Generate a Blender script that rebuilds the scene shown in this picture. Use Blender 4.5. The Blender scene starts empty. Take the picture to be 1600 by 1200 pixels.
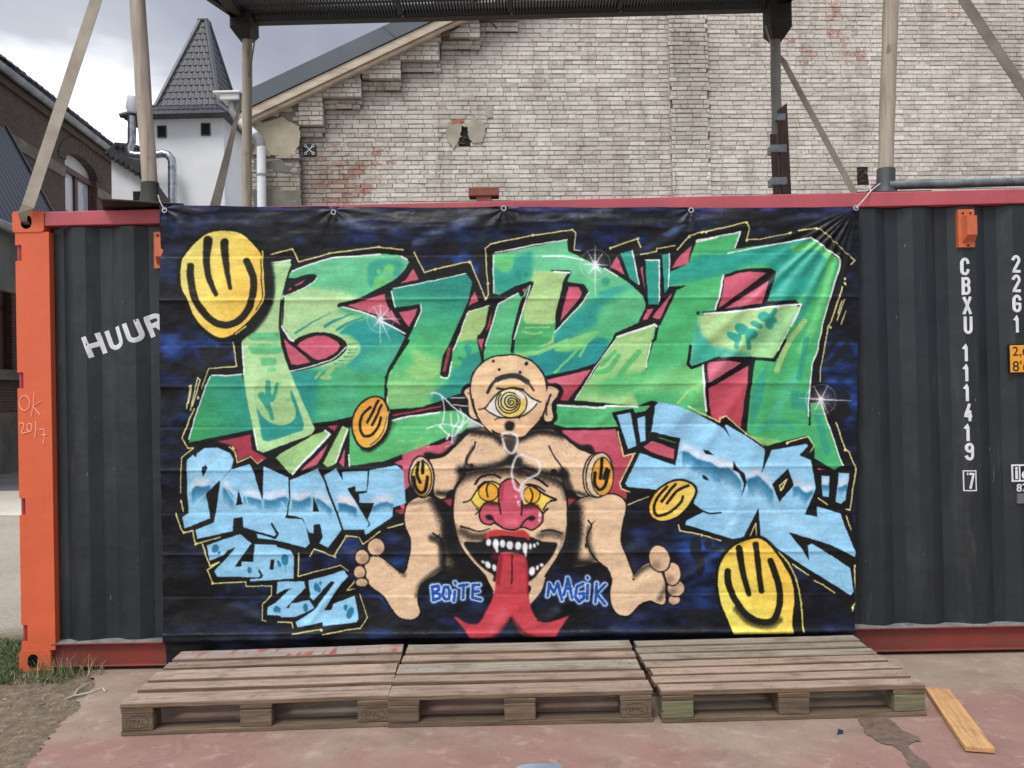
import bpy, bmesh, math, random
import numpy as np
from mathutils import Vector, Matrix
random.seed(5)
S = bpy.context.scene
COL = S.collection
# ---------------------------------------------------------------- camera
FPX, CAM = 1347.33, Vector((2.83876, -4.82875, 1.5093))
YAW, PITCH, ROLL = -0.0089372, 0.0101802, -0.0215763
def cam_axes():
    cy, sy, cp, sp, cr, sr = math.cos(YAW), math.sin(YAW), math.cos(PITCH), math.sin(PITCH), math.cos(ROLL), math.sin(ROLL)
    f = Vector((sy*cp, cy*cp, sp)); r = Vector((cy, -sy, 0)); u = r.cross(f)
    return cr*r+sr*u, -sr*r+cr*u, f
AR, AU, AF = cam_axes()
cd = bpy.data.cameras.new('camera'); cam = bpy.data.objects.new('camera', cd); COL.objects.link(cam)
cd.sensor_width = 36; cd.lens = 36*FPX/1600; cd.clip_end = 800; cd.clip_start = .05
cam.matrix_world = Matrix(((AR.x, AU.x, -AF.x, CAM.x), (AR.y, AU.y, -AF.y, CAM.y), (AR.z, AU.z, -AF.z, CAM.z), (0, 0, 0, 1)))
S.camera = cam
S.view_settings.view_transform = 'Standard'; S.view_settings.look = 'None'; S.view_settings.gamma = 1
S.view_settings.exposure = 0.82
# ---------------------------------------------------------------- overcast sky
SUN_EL, SUN_AZ = math.radians(58), math.radians(205)      # behind the camera, a little to the left
w = bpy.data.worlds.new('World'); S.world = w; w.use_nodes = True
nt = w.node_tree; nt.nodes.clear()
def N(t, **k):
    n = nt.nodes.new(t)
    for a, b in k.items(): setattr(n, a, b)
    return n
def LK(a, b): nt.links.new(a, b)
sky = N('ShaderNodeTexSky', sky_type='NISHITA', sun_disc=False, sun_elevation=SUN_EL, sun_rotation=SUN_AZ, air_density=1.5, dust_density=3)
tc = N('ShaderNodeTexCoord'); mp = N('ShaderNodeMapping'); mp.inputs['Scale'].default_value = (1, 1, 1.9); mp.inputs['Location'].default_value = (.35, .1, .22)
LK(tc.outputs['Generated'], mp.inputs['Vector'])
n1 = N('ShaderNodeTexNoise'); n1.inputs['Scale'].default_value = 2.6; n1.inputs['Detail'].default_value = 7; n1.inputs['Roughness'].default_value = .5; n1.inputs['Distortion'].default_value = .25
LK(mp.outputs[0], n1.inputs['Vector'])
sx = N('ShaderNodeSeparateXYZ'); LK(tc.outputs['Generated'], sx.inputs[0])
m1 = N('ShaderNodeMath', operation='MULTIPLY_ADD'); m1.inputs[1].default_value = -2.6; m1.inputs[2].default_value = .92; LK(sx.outputs['Z'], m1.inputs[0])   # brighter gaps low over the roofs
m1a = N('ShaderNodeMath', operation='MULTIPLY_ADD'); m1a.inputs[1].default_value = -1.1; LK(sx.outputs['X'], m1a.inputs[0]); LK(m1.outputs[0], m1a.inputs[2])
m1c = N('ShaderNodeMath', operation='SUBTRACT'); m1c.inputs[1].default_value = .36; LK(m1a.outputs[0], m1c.inputs[0]); m1d = N('ShaderNodeMath', operation='MINIMUM'); m1d.inputs[1].default_value = .34; LK(m1c.outputs[0], m1d.inputs[0])
m1b = N('ShaderNodeMath', operation='MAXIMUM'); m1b.inputs[1].default_value = -.08; LK(m1d.outputs[0], m1b.inputs[0])
m2 = N('ShaderNodeMath', operation='ADD'); LK(n1.outputs['Fac'], m2.inputs[0]); LK(m1b.outputs[0], m2.inputs[1])
cr = N('ShaderNodeValToRGB'); LK(m2.outputs[0], cr.inputs[0])
e = cr.color_ramp.elements; e[0].position = .30; e[0].color = (.185, .195, .235, 1); e[1].position = .80; e[1].color = (.86, .87, .88, 1)
for p_, c_ in ((.44, (.255, .268, .315, 1)), (.57, (.36, .37, .41, 1)), (.66, (.66, .67, .69, 1))):
    q = e.new(p_); q.color = c_
# overcast luminance: about three times brighter towards the zenith than at the horizon
zg = N('ShaderNodeMapRange'); zg.inputs['From Min'].default_value = .38; zg.inputs['From Max'].default_value = 1; zg.inputs['To Min'].default_value = 1; zg.inputs['To Max'].default_value = 3.0; LK(sx.outputs['Z'], zg.inputs['Value'])
vm = N('ShaderNodeVectorMath', operation='SCALE'); LK(cr.outputs[0], vm.inputs[0]); LK(zg.outputs[0], vm.inputs['Scale'])
vs = N('ShaderNodeVectorMath', operation='SCALE'); vs.inputs['Scale'].default_value = 10; LK(vm.outputs[0], vs.inputs[0])
mx = N('ShaderNodeMix', data_type='RGBA'); mx.inputs[0].default_value = .93; LK(sky.outputs[0], mx.inputs[6]); LK(vs.outputs[0], mx.inputs[7])
bg = N('ShaderNodeBackground'); bg.inputs['Strength'].default_value = .1; LK(mx.outputs[2], bg.inputs['Color'])
wo = N('ShaderNodeOutputWorld'); LK(bg.outputs[0], wo.inputs['Surface'])
sd = bpy.data.lights.new('sun', 'SUN'); sd.energy = 1.3; sd.angle = math.radians(22); sd.color = (1, .965, .91)
so = bpy.data.objects.new('sun', sd); COL.objects.link(so)
sdir = Vector((math.sin(SUN_AZ)*math.cos(SUN_EL), math.cos(SUN_AZ)*math.cos(SUN_EL), math.sin(SUN_EL)))
so.rotation_euler = sdir.to_track_quat('Z', 'Y').to_euler(); so.location = (0, -8, 10)

# ---------------------------------------------------------------- helpers
def ray(px, py): return (AF+AR*((px-800)/FPX)+AU*((600-py)/FPX))
def hit(px, py, p0, n):
    d = ray(px, py); t = (Vector(p0)-CAM).dot(Vector(n))/d.dot(Vector(n)); return CAM+d*t
def WY(px, py, y): return hit(px, py, (0, y, 0), (0, 1, 0))
def WZ(px, py, z): return hit(px, py, (0, 0, z), (0, 0, 1))
def lin(*c): return tuple(((v/255)/12.92 if v/255 <= .04045 else ((v/255+.055)/1.055)**2.4) for v in c)+(1,)
class MB:
    def __init__(s): s.v = []; s.f = []; s.m = []
    def add(s, vs, fs, mi=0):
        o = len(s.v); s.v += [tuple(v) for v in vs]; s.f += [tuple(i+o for i in f) for f in fs]; s.m += [mi]*len(fs); return s
    def box(s, x0, x1, y0, y1, z0, z1, mi=0, M=None):
        vs = [Vector((x, y, z)) for z in (z0, z1) for y in (y0, y1) for x in (x0, x1)]
        if M: vs = [M@v for v in vs]
        return s.add(vs, [(0, 2, 3, 1), (4, 5, 7, 6), (0, 1, 5, 4), (2, 6, 7, 3), (0, 4, 6, 2), (1, 3, 7, 5)], mi)
    def cbox(s, x0, x1, y0, y1, z0, z1, c=.003, mi=0, M=None):      # chamfered box
        P = []
        X, Y, Z = (x0, x1), (y0, y1), (z0, z1)
        idx = {}
        for i in (0, 1):
            for j in (0, 1):
                for k in (0, 1):
                    sx, sy, sz = (1 if i == 0 else -1), (1 if j == 0 else -1), (1 if k == 0 else -1)
                    for a, (dx, dy, dz) in enumerate(((0, c, c), (c, 0, c), (c, c, 0))):
                        idx[i, j, k, a] = len(P); P.append(Vector((X[i]+sx*dx, Y[j]+sy*dy, Z[k]+sz*dz)))
        g = lambda i, j, k, a: idx[i, j, k, a]
        F = []
        for i in (0, 1): q = [g(i, 0, 0, 0), g(i, 1, 0, 0), g(i, 1, 1, 0), g(i, 0, 1, 0)]; F.append(q[::-1] if i == 0 else q)
        for j in (0, 1): q = [g(0, j, 0, 1), g(1, j, 0, 1), g(1, j, 1, 1), g(0, j, 1, 1)]; F.append(q if j == 0 else q[::-1])
        for k in (0, 1): q = [g(0, 0, k, 2), g(1, 0, k, 2), g(1, 1, k, 2), g(0, 1, k, 2)]; F.append(q[::-1] if k == 0 else q)
        for j in (0, 1):
            for k in (0, 1): F.append([g(0, j, k, 1), g(1, j, k, 1), g(1, j, k, 2), g(0, j, k, 2)])
        for i in (0, 1):
            for k in (0, 1): F.append([g(i, 0, k, 0), g(i, 1, k, 0), g(i, 1, k, 2), g(i, 0, k, 2)])
        for i in (0, 1):
            for j in (0, 1): F.append([g(i, j, 0, 0), g(i, j, 1, 0), g(i, j, 1, 1), g(i, j, 0, 1)])
        for i in (0, 1):
            for j in (0, 1):
                for k in (0, 1): F.append([g(i, j, k, 0), g(i, j, k, 1), g(i, j, k, 2)])
        if M: P = [M@v for v in P]
        return s.add(P, F, mi)
    def tube(s, pts, r, n=12, mi=0, cap=True, r1=None):
        pts = [Vector(p) for p in pts]; m = len(pts); vs = []; prev = None
        for i, p in enumerate(pts):
            t = (pts[min(i+1, m-1)]-pts[max(i-1, 0)]).normalized()
            if prev is None: a = t.orthogonal().normalized()
            else: a = (prev-t*prev.dot(t)).normalized()
            prev = a; b = t.cross(a)
            rr = r[i] if isinstance(r, (list, tuple)) else (r if r1 is None else r+(r1-r)*i/(m-1))
            for k in range(n):
                q = 2*math.pi*k/n; vs.append(p+a*math.cos(q)*rr+b*math.sin(q)*rr)
        fs = [(i*n+k, i*n+(k+1) % n, (i+1)*n+(k+1) % n, (i+1)*n+k) for i in range(m-1) for k in range(n)]
        if cap: fs += [tuple(range(n))[::-1], tuple((m-1)*n+k for k in range(n))]
        return s.add(vs, fs, mi)
    def board(s, L, W, T, rnd, c=.003, jit=.0016, n=14):                 # sawn board with slightly wavering edges, top face = material 0
        prof = [(-W/2, -T/2+c), (-W/2+c, -T/2), (W/2-c, -T/2), (W/2, -T/2+c), (W/2, T/2-c), (W/2-c, T/2), (-W/2+c, T/2), (-W/2, T/2-c)]
        vs = []; a = rnd.uniform(-1, 1)*.0012
        for i in range(n+1):
            x = -L/2+L*i/n; e0, e1 = rnd.uniform(-jit, jit), rnd.uniform(-jit, jit); dz = a*((2*i/n-1)**2)+rnd.uniform(-.0004, .0004)
            for y, z in prof: vs.append((x+(rnd.uniform(-.002, .002) if i in (0, n) else 0), y+(e0 if y < 0 else e1), z+dz))
        fs, ms = [], []
        for i in range(n):
            for k in range(8): s_ = (i*8+k, i*8+(k+1) % 8, (i+1)*8+(k+1) % 8, (i+1)*8+k); s.add([], [], 0); fs.append(s_); ms.append(0 if k == 5 else 1)
        fs += [tuple(range(8))[::-1], tuple(n*8+k for k in range(8))]; ms += [1, 1]
        o = len(s.v); s.v += vs; s.f += [tuple(q+o for q in f) for f in fs]; s.m += ms; return s
    def strip(s, pts, wdir, w, th, mi=0):                             # flat band (webbing strap)
        wd = Vector(wdir).normalized(); vs = []; pts = [Vector(p) for p in pts]; m = len(pts)
        for i, p in enumerate(pts):
            t = (pts[min(i+1, m-1)]-pts[max(i-1, 0)]).normalized(); ww = w[i] if isinstance(w, (list, tuple)) else w
            a = (wd-t*wd.dot(t)).normalized()*ww/2; b = t.cross(a).normalized()*th/2
            vs += [p-a-b, p+a-b, p+a+b, p-a+b]
        fs = [(i*4+k, i*4+(k+1) % 4, i*4+4+(k+1) % 4, i*4+4+k) for i in range(m-1) for k in range(4)]+[(3, 2, 1, 0), tuple((m-1)*4+k for k in range(4))]
        return s.add(vs, fs, mi)
    def prism(s, poly, off, mi=0):                                    # polygon of 3-D points extruded by a vector
        n = len(poly); off = Vector(off); a = [Vector(p) for p in poly]
        return s.add(a+[p+off for p in a], [tuple(range(n)), tuple(range(2*n-1, n-1, -1))]+[(i, i+n, (i+1) % n+n, (i+1) % n) for i in range(n)], mi)
    def mesh(s, name, mats, smooth=False):
        me = bpy.data.meshes.new(name); me.from_pydata(s.v, [], s.f)
        for m in (mats if isinstance(mats, (list, tuple)) else [mats]): me.materials.append(m)
        if any(s.m): me.polygons.foreach_set('material_index', s.m)
        bm = bmesh.new(); bm.from_mesh(me); bmesh.ops.recalc_face_normals(bm, faces=bm.faces); bm.to_mesh(me); bm.free()
        if smooth:
            me.polygons.foreach_set('use_smooth', [True]*len(me.polygons)); me.set_sharp_from_angle(angle=math.radians(38))
        me.update(); return me
    def obj(s, name, mats, parent=None, smooth=False):
        return link(name, s.mesh(name, mats, smooth), parent)
def link(name, me, parent=None):
    o = bpy.data.objects.new(name, me); COL.objects.link(o)
    if parent is not None: o.parent = parent
    return o
def thing(name, label, cat, loc=(0, 0, 0), rz=0, group=None):
    o = bpy.data.objects.new(name, None); COL.objects.link(o); o.location = loc; o.rotation_euler = (0, 0, rz); o.empty_display_size = .1
    return tag(o, label, cat, group)
def tag(o, label=None, cat=None, group=None, kind=None):
    for k, v in (('label', label), ('category', cat), ('group', group), ('kind', kind)):
        if v: o[k] = v
    return o
# ---- materials
def nodes(name):
    m = bpy.data.materials.new(name); m.use_nodes = True; t = m.node_tree; return m, t, t.nodes['Principled BSDF']
def NN(t, ty, **k):
    n = t.nodes.new(ty)
    for a, b in k.items():
        if a in ('operation', 'data_type', 'blend_type', 'noise_dimensions', 'feature', 'distance', 'attribute_name', 'image', 'interpolation', 'extension', 'uv_map', 'clamp', 'wave_type', 'bands_direction'): setattr(n, a, b)
        else: n.inputs[a.replace('_', ' ')].default_value = b
    return n
def coords(t, kind='Object', scale=(1, 1, 1), rot=(0, 0, 0)):
    if kind == 'World': o = NN(t, 'ShaderNodeNewGeometry').outputs['Position']
    else: o = NN(t, 'ShaderNodeTexCoord').outputs[kind]
    m = NN(t, 'ShaderNodeMapping', Scale=scale, Rotation=rot); t.links.new(o, m.inputs['Vector']); return m.outputs[0]
def noise(t, vec, scale, detail=4, rough=.5, dist=0):
    n = NN(t, 'ShaderNodeTexNoise', Scale=scale, Detail=detail, Roughness=rough, Distortion=dist); t.links.new(vec, n.inputs['Vector']); return n.outputs['Fac']
def ramp(t, fac, stops):
    r = t.nodes.new('ShaderNodeValToRGB'); t.links.new(fac, r.inputs[0]); e = r.color_ramp.elements
    e[0].position, e[0].color = stops[0][0], stops[0][1]; e[1].position, e[1].color = stops[-1][0], stops[-1][1]
    for p, c in stops[1:-1]: q = e.new(p); q.color = c
    return r.outputs[0]
def rmp(t, fac, a, b): return ramp(t, fac, ((a, (0, 0, 0, 1)), (b, (1, 1, 1, 1))))
def mixc(t, fac, a, b, mode='MIX'):
    n = NN(t, 'ShaderNodeMix', data_type='RGBA', blend_type=mode)
    for i, v in ((0, fac), (6, a), (7, b)):
        if isinstance(v, (float, int)): n.inputs[i].default_value = v
        elif isinstance(v, tuple): n.inputs[i].default_value = v
        else: t.links.new(v, n.inputs[i])
    return n.outputs[2]
def math_(t, op, a, b=None, c=None):
    n = NN(t, 'ShaderNodeMath', operation=op)
    for i, v in enumerate((a, b, c)):
        if v is None: continue
        if isinstance(v, (float, int)): n.inputs[i].default_value = v
        else: t.links.new(v, n.inputs[i])
    return n.outputs[0]
def bump(t, bs, h, strength=.3, dist=.01, normal=None):
    b = NN(t, 'ShaderNodeBump', Strength=strength, Distance=dist); t.links.new(h, b.inputs['Height'])
    if normal: t.links.new(normal, b.inputs['Normal'])
    t.links.new(b.outputs[0], bs.inputs['Normal']); return b.outputs[0]
def simple(name, ca, cb=None, scale=6, rough=.6, bs=.15, bscale=40, metal=0, dist=.004, coord='Object', stretch=(1, 1, 1), lo=.35, hi=.65, spec=.5, var=0):
    m, t, p = nodes(name); v = coords(t, coord, stretch); cb = cb or tuple(x*.8 for x in ca[:3])+(1,)
    f = noise(t, v, scale, 5, .6)
    c = ramp(t, f, ((lo, cb), (hi, ca)))
    if var:
        oi = NN(t, 'ShaderNodeObjectInfo').outputs['Random']; k = math_(t, 'MULTIPLY_ADD', oi, var, 1-var/2)
        hs = NN(t, 'ShaderNodeHueSaturation'); t.links.new(k, hs.inputs['Value']); t.links.new(c, hs.inputs['Color']); c = hs.outputs[0]
    t.links.new(c, p.inputs['Base Color']); p.inputs['Roughness'].default_value = rough; p.inputs['Metallic'].default_value = metal; p.inputs['Specular IOR Level'].default_value = spec
    r2 = math_(t, 'MULTIPLY_ADD', f, .25, rough-.12); t.links.new(r2, p.inputs['Roughness'])
    if bs: bump(t, p, noise(t, v, bscale, 4, .6), bs, dist)
    return m
# ---------------------------------------------------------------- the sprayed picture on the tarpaulin (flat print, generated in code)
import numpy as np, math
CX0, CY0, CX1, CY1, CS = 244.0, 316.0, 1350.0, 1052.0, 2.0
CW, CH = int((CX1-CX0)*CS), int((CY1-CY0)*CS)
IMG = np.zeros((CH, CW, 3), np.float32)
ROU = np.zeros((CH, CW), np.float32)
FR = dict(A=(240,310,5), B=(520,310,5), C=(800,310,5), D=(1060,310,5), E=(240,530,5), F=(520,530,5), G=(800,530,5), H=(1060,530,5),
          I=(240,690,5), J=(520,690,5), K=(720,720,6.6667), M=(820,760,5), N=(1060,760,5), O=(240,790,5), Q=(520,790,5),
          R=(270,350,8), S=(400,380,6.1538), T=(720,540,8.8889), U=(620,660,4.7059), V=(960,620,4.2105), W=(280,550,5.7143), Z=(0,0,1))
CLIP = [None]
def pp(s):
    f = FR['Z']; out = []
    for t in s.split():
        if t in FR: f = FR[t]; continue
        c = t.endswith('!'); t = t.rstrip('!')
        a, b = t.split(',')
        out.append((f[0]+float(a)/f[2], f[1]+float(b)/f[2], c))
    return out
def spline(p, closed=True, n=8):
    P = []
    for q in p:
        P.append(q[:2])
        if len(q) > 2 and q[2]: P += [q[:2], q[:2]]
    m = len(P); out = []
    rng = range(m if closed else m-1)
    for i in rng:
        g = (lambda k: P[k % m]) if closed else (lambda k: P[min(max(k, 0), m-1)])
        a, b, c, d = g(i-1), g(i), g(i+1), g(i+2)
        if b == c: continue
        for k in range(n):
            t = k/n; t2 = t*t; t3 = t2*t
            out.append(tuple(.5*(2*b[j]+(c[j]-a[j])*t+(2*a[j]-5*b[j]+4*c[j]-d[j])*t2+(3*b[j]-a[j]-3*c[j]+d[j])*t3) for j in (0, 1)))
    if not closed: out.append(P[-1])
    return out
def geom(s, smooth, closed=True):
    p = pp(s) if isinstance(s, str) else s
    return spline(p, closed) if smooth else [q[:2] for q in p]
def blur1(a, r, ax):
    r = max(1, int(round(r)))
    for _ in range(3):
        pad = [(0, 0), (0, 0)]; pad[ax] = (r+1, r)
        c = np.cumsum(np.pad(a, pad, mode='constant'), axis=ax)
        if ax: a = (c[:, 2*r+1:]-c[:, :-2*r-1])/(2*r+1)
        else: a = (c[2*r+1:]-c[:-2*r-1])/(2*r+1)
    return a
def fillmask(pts, soft=0.0, grow=0):
    P = np.array(pts, np.float64); P = np.stack([(P[:, 0]-CX0)*CS, (P[:, 1]-CY0)*CS], 1)
    mg = int(soft*CS*2+4)
    x0 = max(0, int(P[:, 0].min())-mg); x1 = min(CW, int(P[:, 0].max())+mg+2)
    y0 = max(0, int(P[:, 1].min())-mg); y1 = min(CH, int(P[:, 1].max())+mg+2)
    if x1 <= x0 or y1 <= y0: return None
    h, w = y1-y0, x1-x0
    SS = 3
    acc = np.zeros((h, w+2), np.float32)
    a = P; b = np.roll(P, -1, 0)
    ys = y0+(np.arange(h*SS)+.5)/SS
    for k, y in enumerate(ys):
        m = (a[:, 1] <= y) != (b[:, 1] <= y)
        if not m.any(): continue
        xs = np.sort(a[m, 0]+(y-a[m, 1])/(b[m, 1]-a[m, 1])*(b[m, 0]-a[m, 0]))-x0
        xs = np.clip(xs, 0, w-1e-3)
        row = acc[k//SS]
        for xa, xb in zip(xs[0::2], xs[1::2]):
            ia, ib = int(xa), int(xb); fa, fb = xa-ia, xb-ib
            row[ia] += 1-fa; row[ia+1] += fa
            row[ib] -= 1-fb; row[ib+1] -= fb
    m = np.clip(np.cumsum(acc, 1)[:, :w]/SS, 0, 1)
    if soft > 0: m = blur1(blur1(m, soft*CS*.5, 0), soft*CS*.5, 1)
    return y0, x0, m
def linemask(pts, w, soft=.5, w1=None):
    P = [((x-CX0)*CS, (y-CY0)*CS) for x, y in pts]
    n = len(P)-1
    w1 = w if w1 is None else w1
    mx = max(w, w1)*CS/2+soft*CS+2
    xs = [p[0] for p in P]; ys = [p[1] for p in P]
    x0 = max(0, int(min(xs)-mx)); x1 = min(CW, int(max(xs)+mx)+1); y0 = max(0, int(min(ys)-mx)); y1 = min(CH, int(max(ys)+mx)+1)
    if x1 <= x0 or y1 <= y0: return None
    M = np.zeros((y1-y0, x1-x0), np.float32)
    L = [0]
    for i in range(n): L.append(L[-1]+math.hypot(P[i+1][0]-P[i][0], P[i+1][1]-P[i][1]))
    tot = L[-1] or 1
    for i in range(n):
        a, b = P[i], P[i+1]
        bx0 = max(x0, int(min(a[0], b[0])-mx)); bx1 = min(x1, int(max(a[0], b[0])+mx)+1)
        by0 = max(y0, int(min(a[1], b[1])-mx)); by1 = min(y1, int(max(a[1], b[1])+mx)+1)
        if bx1 <= bx0 or by1 <= by0: continue
        yy, xx = np.mgrid[by0:by1, bx0:bx1].astype(np.float32)
        dx, dy = b[0]-a[0], b[1]-a[1]; l2 = dx*dx+dy*dy or 1e-6
        t = np.clip(((xx-a[0])*dx+(yy-a[1])*dy)/l2, 0, 1)
        d = np.hypot(xx-a[0]-t*dx, yy-a[1]-t*dy)
        s = (L[i]+t*(L[i+1]-L[i]))/tot
        r = (w+(w1-w)*s)*CS/2
        v = np.clip((r-d)/(soft*CS)+.5, 0, 1)
        v = v*v*(3-2*v) if soft > 1 else v
        sl = M[by0-y0:by1-y0, bx0-x0:bx1-x0]; np.maximum(sl, v, out=sl)
    return y0, x0, M
def colour(c, y0, x0, shp):
    if len(c) == 3 and not isinstance(c[0], tuple): return np.array(c, np.float32)/255
    (xa, ya, ca), (xb, yb, cb) = c
    yy, xx = np.mgrid[y0:y0+shp[0], x0:x0+shp[1]].astype(np.float32)
    xx = xx/CS+CX0; yy = yy/CS+CY0
    t = np.clip(((xx-xa)*(xb-xa)+(yy-ya)*(yb-ya))/((xb-xa)**2+(yb-ya)**2), 0, 1)[..., None]
    return (np.array(ca, np.float32)*(1-t)+np.array(cb, np.float32)*t)/255
def comp(m, c, op):
    if m is None: return
    y0, x0, a = m; h, w = a.shape
    a = a*op
    if CLIP[0] is not None: a = a*CLIP[0][y0:y0+h, x0:x0+w]
    a = a[..., None]
    sl = IMG[y0:y0+h, x0:x0+w]
    sl[...] = sl*(1-a)+colour(c, y0, x0, (h, w))*a
def P(s, c, sm=0, soft=0, op=1):
    m = fillmask(geom(s, sm), soft); comp(m, c, op); return m
def L(s, w, c, sm=1, soft=.6, w1=None, op=1):
    m = linemask(geom(s, sm, False), w, soft, w1)
    if m is not None and 7 <= soft and sum(c) < 160:          # spray grain at the feathered edge
        a = m[2]; m = (m[0], m[1], a*.45+.55*(rngm.rand(*a.shape) < a))
    comp(m, c, op)
def PL(s, w, c, lc, sm=1, soft=0, ls=.7):            # filled shape with its outline
    P(s, c, sm, soft); g = geom(s, sm); comp(linemask(g+[g[0]], w, ls), lc, 1)
def EL(f, cx, cy, rx, ry, c, rot=0, soft=0, op=1, ol=0, oc=(20, 20, 20)):
    x0, y0, s = FR[f]; r = math.radians(rot); pts = []
    for k in range(28):
        a = k*math.pi/14; u, v = rx/s*math.cos(a), ry/s*math.sin(a)
        pts.append((x0+cx/s+u*math.cos(r)-v*math.sin(r), y0+cy/s+u*math.sin(r)+v*math.cos(r)))
    if c is not None: comp(fillmask(pts, soft), c, op)
    if ol: comp(linemask(pts+[pts[0]], ol, .6), oc, 1)
def setclip(*ms):
    if not ms: CLIP[0] = None; return
    full = np.zeros((CH, CW), np.float32)
    for m in ms:
        if m is None: continue
        y0, x0, a = m; sl = full[y0:y0+a.shape[0], x0:x0+a.shape[1]]; np.maximum(sl, a, out=sl)
    CLIP[0] = full
rngm = np.random.RandomState(7)
def vnoise(sx, sy, seed, oct=4, h=None, w=None):
    h = h or CH; w = w or CW
    r = np.random.RandomState(seed); out = np.zeros((h, w), np.float32); amp = 1; tot = 0
    for o in range(oct):
        gx = max(2, int(w/CS/sx*2**o)+2); gy = max(2, int(h/CS/sy*2**o)+2)
        g = r.rand(gy+1, gx+1).astype(np.float32)
        yy = np.linspace(0, gy-1e-3, h); xx = np.linspace(0, gx-1e-3, w)
        iy = yy.astype(int); ix = xx.astype(int); fy = (yy-iy)[:, None]; fx = (xx-ix)[None]
        fy = fy*fy*(3-2*fy); fx = fx*fx*(3-2*fx)
        v = (g[iy][:, ix]*(1-fy)*(1-fx)+g[iy+1][:, ix]*fy*(1-fx)+g[iy][:, ix+1]*(1-fy)*fx+g[iy+1][:, ix+1]*fy*fx)
        out += amp*v.astype(np.float32); tot += amp; amp *= .5
    return out/tot
def speckle(x, y, rx, ry, n, c, smin=.3, smax=.9, op=.9):  # paint spatter
    for _ in range(n):
        a = rngm.rand()*6.283; r = rngm.rand()**.6
        px, py = x+rx*r*math.cos(a), y+ry*r*math.sin(a); s = rngm.uniform(smin, smax)
        comp(linemask([(px, py), (px+.2, py)], s, .5), c, op)

BK = (13, 14, 16); LG = (174, 222, 152); MG = (104, 208, 150); TL = (32, 160, 154); DG = (74, 184, 132); PK = (206, 88, 112); PD = (172, 52, 70)
WH = (240, 244, 246); YL = (236, 226, 140); BL = (138, 202, 238); DB = (32, 120, 158); SK = (228, 192, 152); NV = (20, 50, 108)
YE = (246, 196, 66)

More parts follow.
